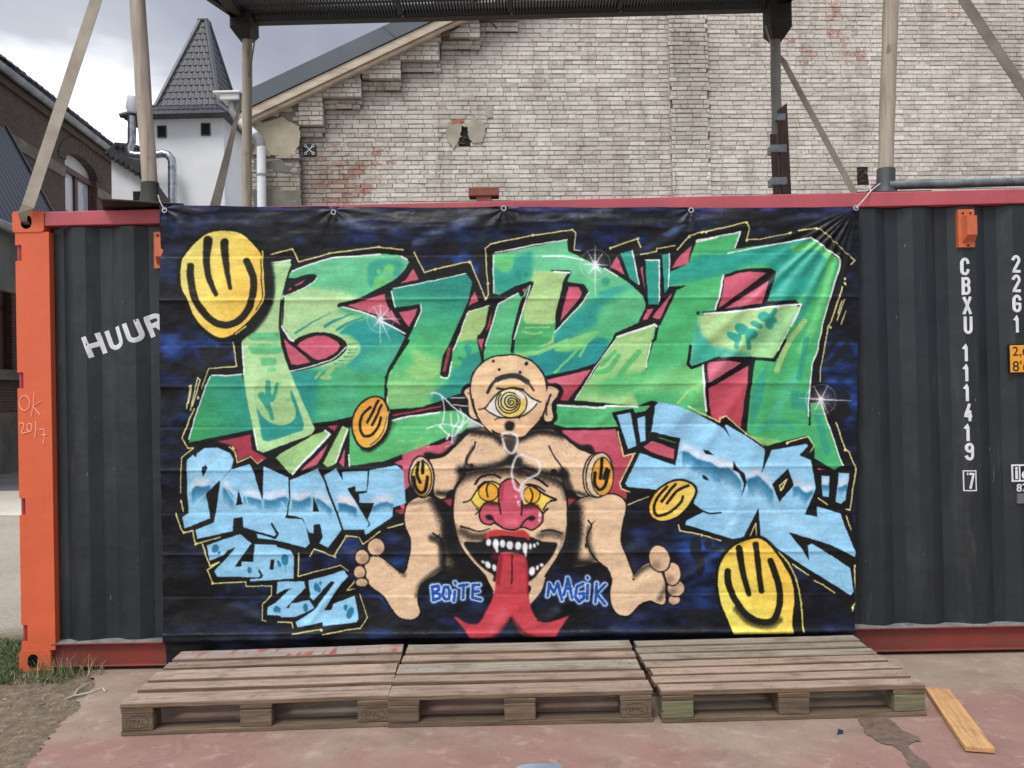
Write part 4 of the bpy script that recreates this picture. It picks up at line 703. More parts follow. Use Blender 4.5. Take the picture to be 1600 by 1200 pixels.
M['gutter'] = simple('zinc_gutter', lin(150, 156, 162), lin(108, 114, 120), 3, .4, .15, 20, metal=.4)
M['stone'] = simple('pale_stone_band', lin(128, 120, 110), lin(96, 90, 83), 3, .9, .5, 30)
M['frame'] = simple('brown_window_frame', lin(86, 50, 40), lin(60, 36, 30), 6, .5, .1)
M['rooftile'] = simple('old_pantile', lin(74, 72, 74), lin(44, 43, 45), 2.5, .8, .6, 12, dist=.03)
M['cladding'] = simple('blue_grey_sheet', lin(58, 66, 78), lin(46, 53, 64), 2, .45, .05)
M['terracotta'] = simple('terracotta', lin(150, 92, 76), lin(118, 72, 60), 8, .85, .3)
M['leaf'] = simple('pot_leaves', lin(70, 82, 44), lin(40, 50, 28), 20, .7, .2)
M['grass'] = simple('grass_blade', lin(84, 102, 50), lin(50, 68, 32), 14, .7, 0, coord='World')
M['straw'] = simple('dry_stalk', lin(188, 178, 142), lin(150, 138, 104), 20, .8, 0, coord='World')
M['pebble'] = simple('rubble', lin(148, 136, 120), lin(98, 88, 76), 12, .9, .4, 60, coord='World')
M['steel_ring'] = simple('nickel_ring', lin(214, 214, 216), lin(190, 190, 194), 3, .3, 0, metal=.6)
M['yellow'] = simple('yellow_plate', lin(240, 170, 44), lin(226, 156, 40), 4, .5, 0)
M['stamp'] = simple('burnt_stamp', lin(70, 58, 46), lin(58, 48, 38), 20, .9, 0)
M['print_black'] = simple('black_print', lin(26, 24, 22), lin(20, 18, 18), 4, .6, 0)
M['puddle_blue'] = simple('puddle_sky_blue', lin(150, 168, 184), lin(120, 136, 152), 4, .4, .1)  # base colour carries the sky reflection of the puddle

def container_paint():
    m, t, p = nodes('dark_grey_container_paint'); v = coords(t, 'World')
    f = noise(t, v, 1.4, 5, .6); c = ramp(t, f, ((.3, lin(24, 32, 36)), (.7, lin(33, 43, 48))))
    vz = coords(t, 'World', (1, 1, .25)); sp = noise(t, vz, 55, 2, .5); s = rmp(t, sp, .765, .79); c = mixc(t, math_(t, 'MULTIPLY', s, .55), c, lin(150, 156, 158))
    d = noise(t, coords(t, 'World', (1, 1, .15)), 9, 4, .6); c = mixc(t, math_(t, 'MULTIPLY', rmp(t, d, .55, .8), .25), c, lin(84, 88, 88))
    t.links.new(c, p.inputs['Base Color']); p.inputs['Roughness'].default_value = .47
    q_ = noise(t, coords(t, 'World', (1, 1, .12)), 16, 5, .7); c2 = mixc(t, math_(t, 'MULTIPLY', rmp(t, q_, .60, .74), .22), c, lin(104, 98, 88)); sc_ = noise(t, coords(t, 'World', (30, 30, 1.4)), 2.4, 3, .6, .6); c2 = mixc(t, math_(t, 'MULTIPLY', rmp(t, sc_, .73, .76), .35), c2, lin(120, 126, 128)); t.links.new(c2, p.inputs['Base Color'])
    bump(t, p, noise(t, v, 2.6, 4, .55), .5, .035); return m
M['panel'] = container_paint()

def wood(name, ca, cb, cc, dirt=.4, sc=1):
    m, t, p = nodes(name); v = coords(t, 'Object'); oi = NN(t, 'ShaderNodeObjectInfo').outputs['Random']
    off = NN(t, 'ShaderNodeVectorMath', operation='MULTIPLY_ADD'); t.links.new(v, off.inputs[0]); off.inputs[1].default_value = (1.5*sc, 26*sc, 26*sc)
    cx = NN(t, 'ShaderNodeCombineXYZ'); t.links.new(math_(t, 'MULTIPLY', oi, 37.), cx.inputs[0]); t.links.new(math_(t, 'MULTIPLY', oi, 91.), cx.inputs[1]); t.links.new(cx.outputs[0], off.inputs[2])
    g = noise(t, off.outputs[0], 2.2, 6, .65, .6)
    c = ramp(t, g, ((.3, cb), (.5, ca), (.72, cc)))
    v2 = NN(t, 'ShaderNodeVectorMath', operation='ADD'); t.links.new(v, v2.inputs[0]); t.links.new(cx.outputs[0], v2.inputs[1])
    d = noise(t, v2.outputs[0], 5, 5, .65); c = mixc(t, math_(t, 'MULTIPLY', rmp(t, d, .5, .72), dirt), c, lin(96, 80, 64))
    kn = noise(t, v2.outputs[0], 26, 2, .5); c = mixc(t, math_(t, 'MULTIPLY', rmp(t, kn, .74, .78), .8), c, lin(52, 40, 32))
    k = math_(t, 'MULTIPLY_ADD', oi, .36, .82); hs = NN(t, 'ShaderNodeHueSaturation'); t.links.new(k, hs.inputs['Value']); t.links.new(c, hs.inputs['Color'])
    t.links.new(hs.outputs[0], p.inputs['Base Color']); p.inputs['Roughness'].default_value = .85; p.inputs['Specular IOR Level'].default_value = .25
    bump(t, p, g, .5, .004); return m
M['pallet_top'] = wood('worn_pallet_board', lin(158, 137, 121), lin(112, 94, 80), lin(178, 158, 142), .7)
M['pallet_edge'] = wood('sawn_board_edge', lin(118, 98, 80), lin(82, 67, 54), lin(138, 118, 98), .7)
M['pallet_grey'] = wood('grey_pallet_board', lin(146, 137, 124), lin(104, 95, 84), lin(166, 157, 144), .7)
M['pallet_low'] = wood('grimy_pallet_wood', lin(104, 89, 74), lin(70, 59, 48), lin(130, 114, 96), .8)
M['pallet_green'] = wood('greenish_pallet_block', lin(112, 112, 86), lin(82, 80, 62), lin(128, 126, 100), .6)
M['new_plank'] = wood('fresh_plank', lin(186, 144, 98), lin(152, 114, 76), lin(204, 164, 118), .5)
M['pole'] = wood('weathered_pole', lin(164, 148, 130), lin(128, 114, 98), lin(180, 166, 148), .25)
def striped_board():
    m, t, p = nodes('board_with_red_spray'); v = coords(t, 'Object'); g = noise(t, coords(t, 'Object', (1.5, 26, 26)), 2.2, 6, .65, .6)
    c = ramp(t, g, ((.3, lin(130, 118, 108)), (.7, lin(178, 164, 152))))
    s = noise(t, coords(t, 'Object', (14, 2, 2)), 1.1, 2, .5); q = noise(t, v, 6, 4, .6)
    c = mixc(t, math_(t, 'MULTIPLY', rmp(t, s, .5, .56), rmp(t, q, .42, .6)), c, lin(156, 84, 80))
    sx = NN(t, 'ShaderNodeSeparateXYZ'); t.links.new(v, sx.inputs[0])
    t.links.new(c, p.inputs['Base Color']); p.inputs['Roughness'].default_value = .8; bump(t, p, g, .5, .004); return m
M['pallet_red'] = striped_board()

# ================================================================ ground
def ground_mat():
    m, t, p = nodes('yard_ground'); v = coords(t, 'World')
    n = noise(t, v, .5, 6, .6); f = noise(t, v, 18, 6, .7)
    c = ramp(t, n, ((.35, lin(158, 150, 136)), (.65, lin(186, 180, 166))))
    g = ramp(t, f, ((.3, lin(120, 110, 96)), (.6, lin(176, 166, 150)))); c = mixc(t, .4, c, g)
    sx = NN(t, 'ShaderNodeSeparateXYZ'); t.links.new(v, sx.inputs[0])
    near = math_(t, 'SUBTRACT', 1.0, math_(t, 'MULTIPLY', math_(t, 'ADD', math_(t, 'MULTIPLY_ADD', n, 1.2, -1.2), sx.outputs['Y']), 2.5)); near = math_(t, 'MINIMUM', math_(t, 'MAXIMUM', near, 0.), 1.)
    soil = ramp(t, f, ((.3, lin(88, 76, 62)), (.55, lin(126, 112, 94)), (.75, lin(160, 148, 130)))); c = mixc(t, near, c, soil)
    t.links.new(c, p.inputs['Base Color']); p.inputs['Roughness'].default_value = .95; p.inputs['Specular IOR Level'].default_value = .2
    bump(t, p, noise(t, v, 26, 6, .7), .9, .02); return m
g = MB(); g.add([(-300, -60, 0), (300, -60, 0), (300, 500, 0), (-300, 500, 0)], [(0, 1, 2, 3)])
tag(g.obj('ground', ground_mat()), kind='structure')
def floor_mat():
    m, t, p = nodes('worn_red_floor_paint'); v = coords(t, 'World')
    a = noise(t, v, .75, 6, .62, .3); b = noise(t, v, 4, 6, .65); f = noise(t, v, 60, 4, .7)
    c = ramp(t, b, ((.25, lin(142, 107, 98)), (.55, lin(150, 116, 106)), (.8, lin(158, 127, 116))))
    worn = ramp(t, b, ((.3, lin(140, 124, 109)), (.7, lin(164, 147, 130))))
    sx = NN(t, 'ShaderNodeSeparateXYZ'); t.links.new(v, sx.inputs[0])
    yb = math_(t, 'MULTIPLY_ADD', sx.outputs['Y'], .16, .13)                      # paint worn away most along the container
    c = mixc(t, rmp(t, math_(t, 'ADD', a, yb), .44, .60), c, worn)
    c = mixc(t, math_(t, 'MULTIPLY', rmp(t, f, .35, .7), .25), c, lin(120, 100, 90))
    d = noise(t, v, 1.6, 6, .7, .5); c = mixc(t, math_(t, 'MULTIPLY', rmp(t, d, .52, .70), .5), c, lin(98, 82, 71))
    e2 = noise(t, v, 9, 6, .7, .4); c = mixc(t, math_(t, 'MULTIPLY', rmp(t, e2, .55, .66), .28), c, lin(196, 178, 160)); e3 = noise(t, v, 3.2, 7, .75, 1.2); c = mixc(t, math_(t, 'MULTIPLY', rmp(t, e3, .60, .64), .25), c, lin(112, 84, 76))
    s = noise(t, v, 120, 2, .5); c = mixc(t, rmp(t, s, .76, .8), c, lin(206, 196, 184))
    t.links.new(c, p.inputs['Base Color']); p.inputs['Roughness'].default_value = .72; p.inputs['Specular IOR Level'].default_value = .35
    bump(t, p, mixc(t, .5, b, f), .25, .006); return m
FL = floor_mat()
edge = [WZ(x, y, .004) for x, y in ((138, 1052), (150, 1068), (141, 1083), (120, 1094), (128, 1106), (112, 1118), (95, 1130), (88, 1142), (70, 1158), (64, 1172), (50, 1186), (38, 1200), (10, 1230))]
rough = []
for i in range(len(edge)-1):
    for k in range(8):
        q = edge[i].lerp(edge[i+1], k/8); q.x += random.uniform(-.012, .012); q.y += random.uniform(-.01, .01); rough.append(q)
rough.append(edge[-1]); rough = [Vector((rough[0].x+.02, 2.6, .004))]+rough+[Vector((rough[-1].x-.8, -9, .004))]
bmx = bmesh.new(); vs = [bmx.verts.new(q) for q in rough+[Vector((14, -9, .004)), Vector((14, 2.6, .004))]]; bmx.faces.new(vs); bmesh.ops.triangulate(bmx, faces=bmx.faces); bmesh.ops.recalc_face_normals(bmx, faces=bmx.faces)
me = bpy.data.meshes.new('painted_floor'); bmx.to_mesh(me); bmx.free(); me.materials.append(FL)
if me.polygons[0].normal.z < 0: me.flip_normals()
tag(link('pavement', me), kind='structure')
# damp patch running out from under the right pallet
wm, wt, wp = nodes('damp_floor'); wv = coords(wt, 'World'); wf = noise(wt, wv, 30, 5, .65)
wt.links.new(ramp(wt, wf, ((.3, lin(92, 76, 66)), (.75, lin(130, 110, 98)))), wp.inputs['Base Color']); wp.inputs['Roughness'].default_value = .5; bump(wt, wp, wf, .3, .004)
wet = [(1338, 1118), (1386, 1116), (1390, 1124), (1402, 1132), (1414, 1144), (1434, 1150), (1438, 1158), (1424, 1160), (1418, 1166), (1428, 1178), (1444, 1188), (1462, 1202), (1476, 1215), (1432, 1218), (1422, 1200), (1416, 1184), (1406, 1170), (1394, 1164), (1380, 1162), (1366, 1154), (1352, 1146), (1350, 1136), (1342, 1128)]
wr = []
for i in range(len(wet)):
    a, b = wet[i], wet[(i+1) % len(wet)]
    for k in range(4): wr.append(WZ(a[0]+(b[0]-a[0])*k/4+random.uniform(-1.6, 1.6), a[1]+(b[1]-a[1])*k/4+random.uniform(-1.2, 1.2), .008))
bmx = bmesh.new(); bmx.faces.new([bmx.verts.new(q) for q in wr]); bmesh.ops.triangulate(bmx, faces=bmx.faces); me = bpy.data.meshes.new('damp'); bmx.to_mesh(me); bmx.free(); me.materials.append(wm)
if me.polygons[0].normal.z < 0: me.flip_normals()
tag(link('puddle', me), kind='structure')

# ================================================================ the shipping container
CL, CW_, CHT = 6.058, 2.438, 2.591
ct = thing('shipping_container', 'dark grey shipping container with orange corner post and faded red rails', 'container')
PITCH_, D_ = .278, .036
def corr(x):
    u = ((x-.33) % PITCH_)
    if u < .07: return .012
    if u < .139: return .012+D_*(u-.07)/.069
    if u < .209: return .012+D_
    return .012+D_*(1-(u-.209)/.069)
XB = []
x = .205
k0 = math.floor((x-.33)/PITCH_)
for k in range(k0, 30):
    for b in (0, .07, .139, .209):
        q = .33+k*PITCH_+b
        if .205 < q < 5.86: XB.append(q)
XB = [.205]+XB+[5.86]
def corrug(yf, sgn, name):
    mb = MB(); vs = []
    for z in (.14, 2.50):
        for x in XB: vs.append((x, yf+sgn*corr(x), z))
    n = len(XB); mb.add(vs, [(i, i+1, n+i+1, n+i) for i in range(n-1)]); return mb.obj(name, M['panel'], ct)
corrug(0, 1, 'side_panel'); corrug(CW_, -1, 'side_panel')
# corner castings with their oval holes
def casting_mesh():
    bm = bmesh.new(); a, b, h = .178, .162, .118
    outer = [(.0, 0), (a, 0), (a, h), (0, h)]; n = 24
    hole = [(.079+.031*math.cos(2*math.pi*k/n)*(1 if 1 else 1), .058+(.031*math.sin(2*math.pi*k/n)+(.009 if math.sin(2*math.pi*k/n) > 0 else -.009))) for k in range(n)]
    r = .016; oc = []
    for (cx, cz), a0 in (((r, r), 180), ((a-r, r), 270), ((a-r, h-r), 0), ((r, h-r), 90)):
        for k in range(7): q = math.radians(a0+15*k); oc.append((cx+r*math.cos(q), cz+r*math.sin(q)))
    def ringpt(p, y): return bm.verts.new((p[0], y, p[1]))
    of = [ringpt(p, 0) for p in oc]; ob = [ringpt(p, b) for p in oc]; hf = [ringpt(p, 0) for p in hole]; hb = [ringpt(p, .05) for p in hole]
    for i in range(len(oc)): bm.faces.new((of[i], of[(i+1) % len(oc)], ob[(i+1) % len(oc)], ob[i]))
    bm.faces.new(ob)
    for i in range(n): bm.faces.new((hf[i], hf[(i+1) % n], hb[(i+1) % n], hb[i])).material_index = 1
    f = bm.faces.new(hb[::-1]); f.material_index = 1
    es = [bm.edges.get((of[i], of[(i+1) % len(of)])) for i in range(len(of))]+[bm.edges.get((hf[i], hf[(i+1) % n])) for i in range(n)]
    bmesh.ops.triangle_fill(bm, edges=es, use_beauty=True); bmesh.ops.recalc_face_normals(bm, faces=bm.faces)
    me = bpy.data.meshes.new('casting'); bm.to_mesh(me); bm.free(); me.materials.append(M['orange']); me.materials.append(M['dark']); return me
cm = casting_mesh()
for x, z in ((0, 0.004), (0, CHT-.118), (CL-.178, .004), (CL-.178, CHT-.118)):
    o = link('corner_casting', cm, ct); o.location = (x, -.006, z)
    o = link('corner_casting', cm, ct); o.location = (x+.178, CW_+.006, z); o.rotation_euler = (0, 0, math.pi)
# corner posts; the near left one has four lashing slots in its outer edge
def post(x0, x1, y0, y1, slots):
    zs = [.122]
    for s in slots: zs += [s[0], s[1]]
    zs.append(CHT-.118); left = []
    for i in range(0, len(zs)-1, 2):
        left += [(x0, zs[i]), (x0, zs[i+1])]
        if i+2 < len(zs): left += [(x0+.034, zs[i+1]), (x0+.034, zs[i+2])]
    poly = left+[(x1, zs[-1]), (x1, zs[0])]; bm = bmesh.new(); f = bm.faces.new([bm.verts.new((a, y0, b)) for a, b in poly])
    e_ = bmesh.ops.extrude_face_region(bm, geom=[f]); bmesh.ops.translate(bm, verts=[q for q in e_['geom'] if isinstance(q, bmesh.types.BMVert)], vec=(0, y1-y0, 0)); bmesh.ops.triangulate(bm, faces=[q for q in bm.faces if len(q.verts) > 4])
    mb = MB(); bm.verts.ensure_lookup_table(); bm.verts.index_update(); mb.add([v.co[:] for v in bm.verts], [tuple(v.index for v in q.verts) for q in bm.faces]); bm.free(); return mb
sl = []
for py in (383, 408), (582, 607), (779, 805), (977, 1003):
    a, b = WY(24, py[1], 0).z, WY(24, py[0], 0).z; sl.append((a, b))
sl.sort()
post(.012, .203, -.001, .16, sl).obj('corner_post', M['orange'], ct)
for s in sl:
    sb = MB(); sb.box(.016, .034, .012, .03, s[0], s[1]); sb.tube([(.026, .02, s[0]), (.026, .02, s[1])], .012, 8); sb.obj('lashing_bar', M['slot'], ct)
for x0, y0 in ((CL-.2, -.001), (CL-.2, CW_-.16), (.012, CW_-.16)): post(x0, x0+.188, y0, y0+.16, []).obj('corner_post', M['orange'], ct)
for y0, y1 in ((-.004, .06), (CW_-.06, CW_+.004)):
    MB().cbox(.181, CL-.181, y0, y1, 2.505, 2.586, .004).obj('top_rail', M['rail_top'], ct)
    s_ = 1 if y0 < 0 else -1; yo = y0 if y0 < 0 else y1
    lo = MB(); lo.cbox(.181, CL-.181, min(yo+s_*.03, yo+s_*.045), max(yo+s_*.03, yo+s_*.045), .03, .148, .002); lo.cbox(.181, CL-.181, min(yo, yo+s_*.05), max(yo, yo+s_*.05), .024, .032, .002); lo.cbox(.181, CL-.181, min(yo, yo+s_*.05), max(yo, yo+s_*.05), .148, .156, .002)
    lo.obj('bottom_rail', M['rail_low'], ct)
fl = MB(); n_ = len(XB)
fl.add([(x, corr(x)+.002, .1565) for x in XB]+[(x, -.002, .157) for x in XB]+[(x, corr(x)-.003, .166+random.uniform(0, .006)) for x in XB], [(i, i+1, n_+i+1, n_+i) for i in range(n_-1)]+[(n_+i, n_+i+1, 2*n_+i+1, 2*n_+i) for i in range(n_-1)])
fl.obj('dirt_ledge', M['flash'], ct)
MB().box(.18, CL-.18, .06, CW_-.06, 2.55, 2.57).obj('roof_panel', M['panel'], ct)
MB().box(.05, .07, .16, CW_-.16, .12, 2.5).obj('end_panel', M['panel'], ct)
MB().box(CL-.07, CL-.05, .16, CW_-.16, .12, 2.5).obj('end_panel', M['panel'], ct)
MB().box(.18, CL-.18, .06, CW_-.06, .1, .13).obj('floor_frame', M['dark'], ct)
# vents
def vent(px0, py0, px1, py1, cut=False):
    a = WY(px0, py1, 0); b = WY(px1, py0, 0); e = bpy.data.objects.new('vent', None)
    v = MB(); x0, x1, z0, z1 = a.x, b.x, a.z, b.z; w_, h_ = x1-x0, z1-z0
    v.cbox(x0, x1, -.004, .03, z0, z1, .003)
    v.add([(x0+w_*.2, -.004, z0+h_*.13), (x1-w_*.04, -.004, z0+h_*.13), (x1-w_*.04, -.004, z1-h_*.18), (x0+w_*.2, -.004, z1-h_*.18), (x0+w_*.3, -.045, z0+h_*.3), (x1-w_*.1, -.045, z0+h_*.3), (x1-w_*.1, -.045, z1-h_*.2), (x0+w_*.3, -.045, z1-h_*.2)],
          [(0, 1, 5, 4), (1, 2, 6, 5), (2, 3, 7, 6), (3, 0, 4, 7), (4, 5, 6, 7)])
    o = v.obj('vent', M['vent'], ct)
    r = MB()
    for fx, fz in ((.28, .9), (.74, .9), (.55, .05)): r.tube([(x0+w_*fx, -.003, z0+h_*fz), (x0+w_*fx, -.007, z0+h_*fz)], .006, 8)
    r.obj('rivet', M['dark'], o)
vent(1498, 327, 1522, 387); vent(241, 362, 264, 420)
# lettering that follows the corrugation
def text_mesh(s, size, off=0.0):
    cu = bpy.data.curves.new('t', 'FONT'); cu.body = s; cu.size = size; cu.offset = off; cu.resolution_u = 6; cu.align_x = 'CENTER'
    o = bpy.data.objects.new('t', cu); COL.objects.link(o); dg = bpy.context.evaluated_depsgraph_get(); me = bpy.data.meshes.new_from_object(o.evaluated_get(dg)); bpy.data.objects.remove(o); return me
def put_text(s, px, py, hpx, wpx=None, rot=0, yoff=0, m=None, bold=.012, follow=True, parent=None, name='lettering', y0=0, out=.002):
    me = text_mesh(s, 1, bold); xs = [v.co.x for v in me.vertices]; ys = [v.co.y for v in me.vertices]
    cx, cy = (min(xs)+max(xs))/2, (min(ys)+max(ys))/2; H = max(ys)-min(ys); Wd = max(xs)-min(xs)
    c = WY(px, py, y0); sc = (WY(px, py-hpx/2, y0).z-WY(px, py+hpx/2, y0).z)/H
    sw = sc if wpx is None else (WY(px+wpx/2, py, y0).x-WY(px-wpx/2, py, y0).x)/Wd
    bm = bmesh.new(); bm.from_mesh(me); ca, sa = math.cos(rot), math.sin(rot)
    for v in bm.verts:
        x, z = (v.co.x-cx)*sw, (v.co.y-cy)*sc; v.co = (c.x+x*ca-z*sa, 0, c.z+x*sa+z*ca)
    if follow:
        for xb in XB:
            if c.x-1 < xb < c.x+1: bmesh.ops.bisect_plane(bm, geom=bm.verts[:]+bm.edges[:]+bm.faces[:], plane_co=(xb, 0, 0), plane_no=(1, 0, 0))
    for v in bm.verts: v.co.y = (corr(v.co.x) if follow else y0)-out
    me.clear_geometry(); bm.to_mesh(me); bm.free(); me.materials.clear(); me.materials.append(m or M['white_print']); return link(name, me, parent or ct)
def arc(cx, cy, rx, ry, a0, a1, n=7): return [(cx+rx*math.cos(math.radians(a0+(a1-a0)*k/n)), cy+ry*math.sin(math.radians(a0+(a1-a0)*k/n))) for k in range(n+1)]
GL = {'C': [arc(.5, .76, .5, .24, 0, 180)+arc(.5, .24, .5, .24, 180, 360)], 'U': [[(0, 1)]+arc(.5, .26, .5, .26, 180, 360)+[(1, 1)]],
      'B': [[(0, 0), (0, 1)], [(0, 1)]+arc(.6, .78, .36, .22, 90, -90)+[(0, .56)], [(.6, .54)]+arc(.6, .27, .4, .27, 90, -90)+[(0, 0)]], 'X': [[(0, 0), (1, 1)], [(0, 1), (1, 0)]],
      '1': [[(.05, .8), (.55, 1), (.55, 0)]], '4': [[(.85, .25), (0, .25), (.6, 1)], [(.7, .55), (.7, 0)]], '9': [arc(.5, .76, .5, .24, 0, 360, 14), [(1, .76)]+[(1, .24)]+arc(.5, .24, .5, .24, 0, -160)],
      '7': [[(0, 1), (1, 1), (.4, 0)]], '2': [arc(.5, .75, .5, .25, 160, -20)+[(0, 0), (1, 0)]], 'G': [arc(.5, .76, .5, .24, 10, 180)+arc(.5, .24, .5, .24, 180, 360)+[(1, .48), (.55, .48)]],
      'H': [[(0, 0), (0, 1)], [(1, 0), (1, 1)], [(0, .5), (1, .5)]], 'R': [[(0, 0), (0, 1)]+arc(.6, .75, .4, .25, 90, -90)+[(0, .5)], [(.5, .5), (1.05, 0)]]}
def stroke_char(c, px, py, hpx, wpx, wt, rot=0, parent=None):
    ctr = WY(px, py, 0); k = abs(WY(px, py-50, 0).z-WY(px, py+50, 0).z)/100; w_, h_ = (wpx-wt)*k, (hpx-wt)*k; ca, sa = math.cos(rot), math.sin(rot); bm = bmesh.new(); mb = MB()
    for ln in GL[c]:
        pts = []
        for i, (x, z) in enumerate(ln):
            X, Z = (x-.5)*w_, (z-.5)*h_; q = (ctr.x+X*ca-Z*sa, ctr.z+X*sa+Z*ca)
            if pts:
                a = pts[-1]; m = max(1, int(math.hypot(q[0]-a[0], q[1]-a[1])/.012)); pts += [(a[0]+(q[0]-a[0])*j/m, a[1]+(q[1]-a[1])*j/m) for j in range(1, m)]
            pts.append(q)
        r = wt*k/2; vs = []; n = len(pts)
        for i, p in enumerate(pts):
            a, b = pts[max(i-1, 0)], pts[min(i+1, n-1)]; d = math.hypot(b[0]-a[0], b[1]-a[1]) or 1; tx, tz = (b[0]-a[0])/d, (b[1]-a[1])/d
            if i == 0: p = (p[0]-tx*r*.9, p[1]-tz*r*.9)
            if i == n-1: p = (p[0]+tx*r*.9, p[1]+tz*r*.9)
            for s_, h in ((-1, 0), (-.8, 1), (.8, 1), (1, 0)): xx = p[0]-tz*r*s_; vs.append((xx, corr(xx)-.0012-.0009*h-.00025*(GL[c].index(ln))-.0000007*i, p[1]+tx*r*s_))
        mb.add(vs, [(i*4+j, i*4+j+1, i*4+5+j, i*4+4+j) for i in range(n-1) for j in range(3)])
    return mb.obj('lettering', M['white_print'], parent or ct)
def letters(s, pts, h, wd, wt=4.6):
    for c, (px, py) in zip(s, pts): stroke_char(c, px-(1.5 if c == '1' else 0), py, h, wd if c != '1' else 10, wt, math.radians(-.6))
letters('CBXU', [(1509.5, 416), (1511.5, 446.5), (1513, 477), (1514.5, 508)], 28, 13.5)
letters('111419', [(1512.8, 550.5), (1513.6, 582), (1514.4, 613), (1515.2, 644.5), (1515.6, 675.5), (1516.8, 706)], 28, 13.5)
stroke_char('7', 1519, 751.5, 25, 12, 3.8, math.radians(-.6))
fb = MB(); a = WY(1508.5, 768, 0); b = WY(1527, 735, 0); t_ = .006
for x0, x1, z0, z1 in ((a.x, b.x, a.z, a.z+t_), (a.x, b.x, b.z-t_, b.z), (a.x, a.x+t_, a.z+t_, b.z-t_), (b.x-t_, b.x, a.z+t_, b.z-t_)):
    xs_ = [x0]+[q for q in XB if x0 < q < x1]+[x1]
    for i in range(len(xs_)-1): fb.add([(xs_[i], corr(xs_[i])-.002, z0), (xs_[i+1], corr(xs_[i+1])-.002, z0), (xs_[i+1], corr(xs_[i+1])-.002, z1), (xs_[i], corr(xs_[i])-.002, z1)], [(0, 1, 2, 3)])
fb.obj('check_digit_box', M['white_print'], ct)
letters('22G1', [(1589.5, 412), (1590, 442.5), (1591, 474), (1592.5, 505.5)], 28, 13.5)
for ch, px, py in (('H', 143.5, 539), ('U', 175, 529), ('U', 207, 518), ('R', 237.5, 506.5)): stroke_char(ch, px, py, 35, 27, 7.6, math.radians(19))
yp = MB(); a = WY(1579, 582, -.002); b = WY(1640, 538.5, -.002); yp.cbox(a.x, b.x, -.004, .012, a.z, b.z, .002); ypo = yp.obj('height_plate', M['yellow'], ct)
bd = MB(); bd.box(a.x-.006, b.x+.006, -.002, .012, a.z-.006, b.z+.006); bd.obj('plate_border', M['print_black'], ypo)
put_text('2,6m', 1602, 549.5, 16.5, 40, 0, m=M['print_black'], follow=False, y0=-.004, out=.0015, parent=ypo, bold=.004)
put_text('8\'6"', 1599, 571.5, 16.5, 34, 0, m=M['print_black'], follow=False, y0=-.004, out=.0015, parent=ypo, bold=.004)
lg = MB(); a = WY(1582, 753, -.002); b = WY(1630, 725, -.002)
for x0, x1, z0, z1 in ((a.x, b.x, a.z, a.z+.009), (a.x, b.x, b.z-.009, b.z), (a.x, a.x+.009, a.z+.009, b.z-.009), (a.x+.042, a.x+.049, a.z+.009, b.z-.009), (b.x-.009, b.x, a.z+.009, b.z-.009)): lg.box(x0, x1, .004, .008, z0, z1)
lg.obj('inspection_mark', M['white_print'], ct)
put_text('i', 1588, 739, 19, 4.5, follow=False, y0=.004, bold=.03); put_text('cs', 1606, 742, 13, 20, follow=False, y0=.004, bold=.03); put_text('87', 1597, 762, 12.5, 18, follow=False, y0=.004, bold=.02)
sp = MB(); a = WY(1590, 787, 0); b = WY(1620, 771, 0); sp.cbox(a.x, b.x, .002, .012, a.z, b.z, .001); sp.obj('small_plate', M['galv'], ct)
# hand-scratched note on the orange post
def scribble(lines, f):
    mb = MB(); x0, y0, s = f
    for l in lines:
        pts = [WY(x0+a/s, y0+b/s, -.0025) for a, b in l]; mb.strip(pts, (0, 0, 1), .0035, .0015) if False else mb.tube(pts, .0027, 5)
    return mb
oc_ = [(210+44*math.cos(math.radians(a)), 710+64*math.sin(math.radians(a))) for a in range(-60, 301, 20)]
zc_ = [(252+20*math.cos(math.radians(a)), 918+36*math.sin(math.radians(a))) for a in range(-60, 301, 24)]
scribble([oc_, [(292, 622), (285, 720), (268, 820)], [(350, 692), (282, 735), (338, 806)], [(164, 890), (185, 875), (203, 890), (200, 920), (184, 955), (192, 966), (238, 956)], zc_, [(305, 862), (308, 930), (296, 1005)], [(334, 932), (376, 932), (378, 1000), (370, 1060)], [(358, 982), (396, 976)]], (0, 500, 5.4536)).obj('scratched_note', M['scratch'], ct)

# ================================================================ tarpaulin
paint_mural()
im = bpy.data.images.new('sprayed_picture', CW, CH); buf = np.ones((CH, CW, 4), np.float32); buf[..., :3] = IMG[::-1]
im.pixels.foreach_set(buf.ravel()); im.update(); im.pack()
tm, tt, tp = nodes('painted_tarpaulin')
ti = NN(tt, 'ShaderNodeTexImage', image=im, extension='EXTEND', interpolation='Cubic'); tt.links.new(NN(tt, 'ShaderNodeTexCoord').outputs['UV'], ti.inputs[0])
tt.links.new(ti.outputs[0], tp.inputs['Base Color']); tv = coords(tt, 'Object')
rn = noise(tt, tv, 3.5, 5, .6); tt.links.new(math_(tt, 'MULTIPLY_ADD', rn, .35, .24), tp.inputs['Roughness']); tp.inputs['Specular IOR Level'].default_value = .3
cr1 = NN(tt, 'ShaderNodeTexVoronoi', feature='DISTANCE_TO_EDGE', Scale=9.); wv_ = NN(tt, 'ShaderNodeVectorMath', operation='ADD'); nz = NN(tt, 'ShaderNodeTexNoise', Scale=7., Detail=3.); tt.links.new(tv, nz.inputs['Vector'])
sc_ = NN(tt, 'ShaderNodeVectorMath', operation='SCALE'); sc_.inputs['Scale'].default_value = .12; tt.links.new(nz.outputs['Color'], sc_.inputs[0]); tt.links.new(tv, wv_.inputs[0]); tt.links.new(sc_.outputs[0], wv_.inputs[1]); tt.links.new(wv_.outputs[0], cr1.inputs['Vector'])
crk = rmp(tt, cr1.outputs['Distance'], 0, .12)
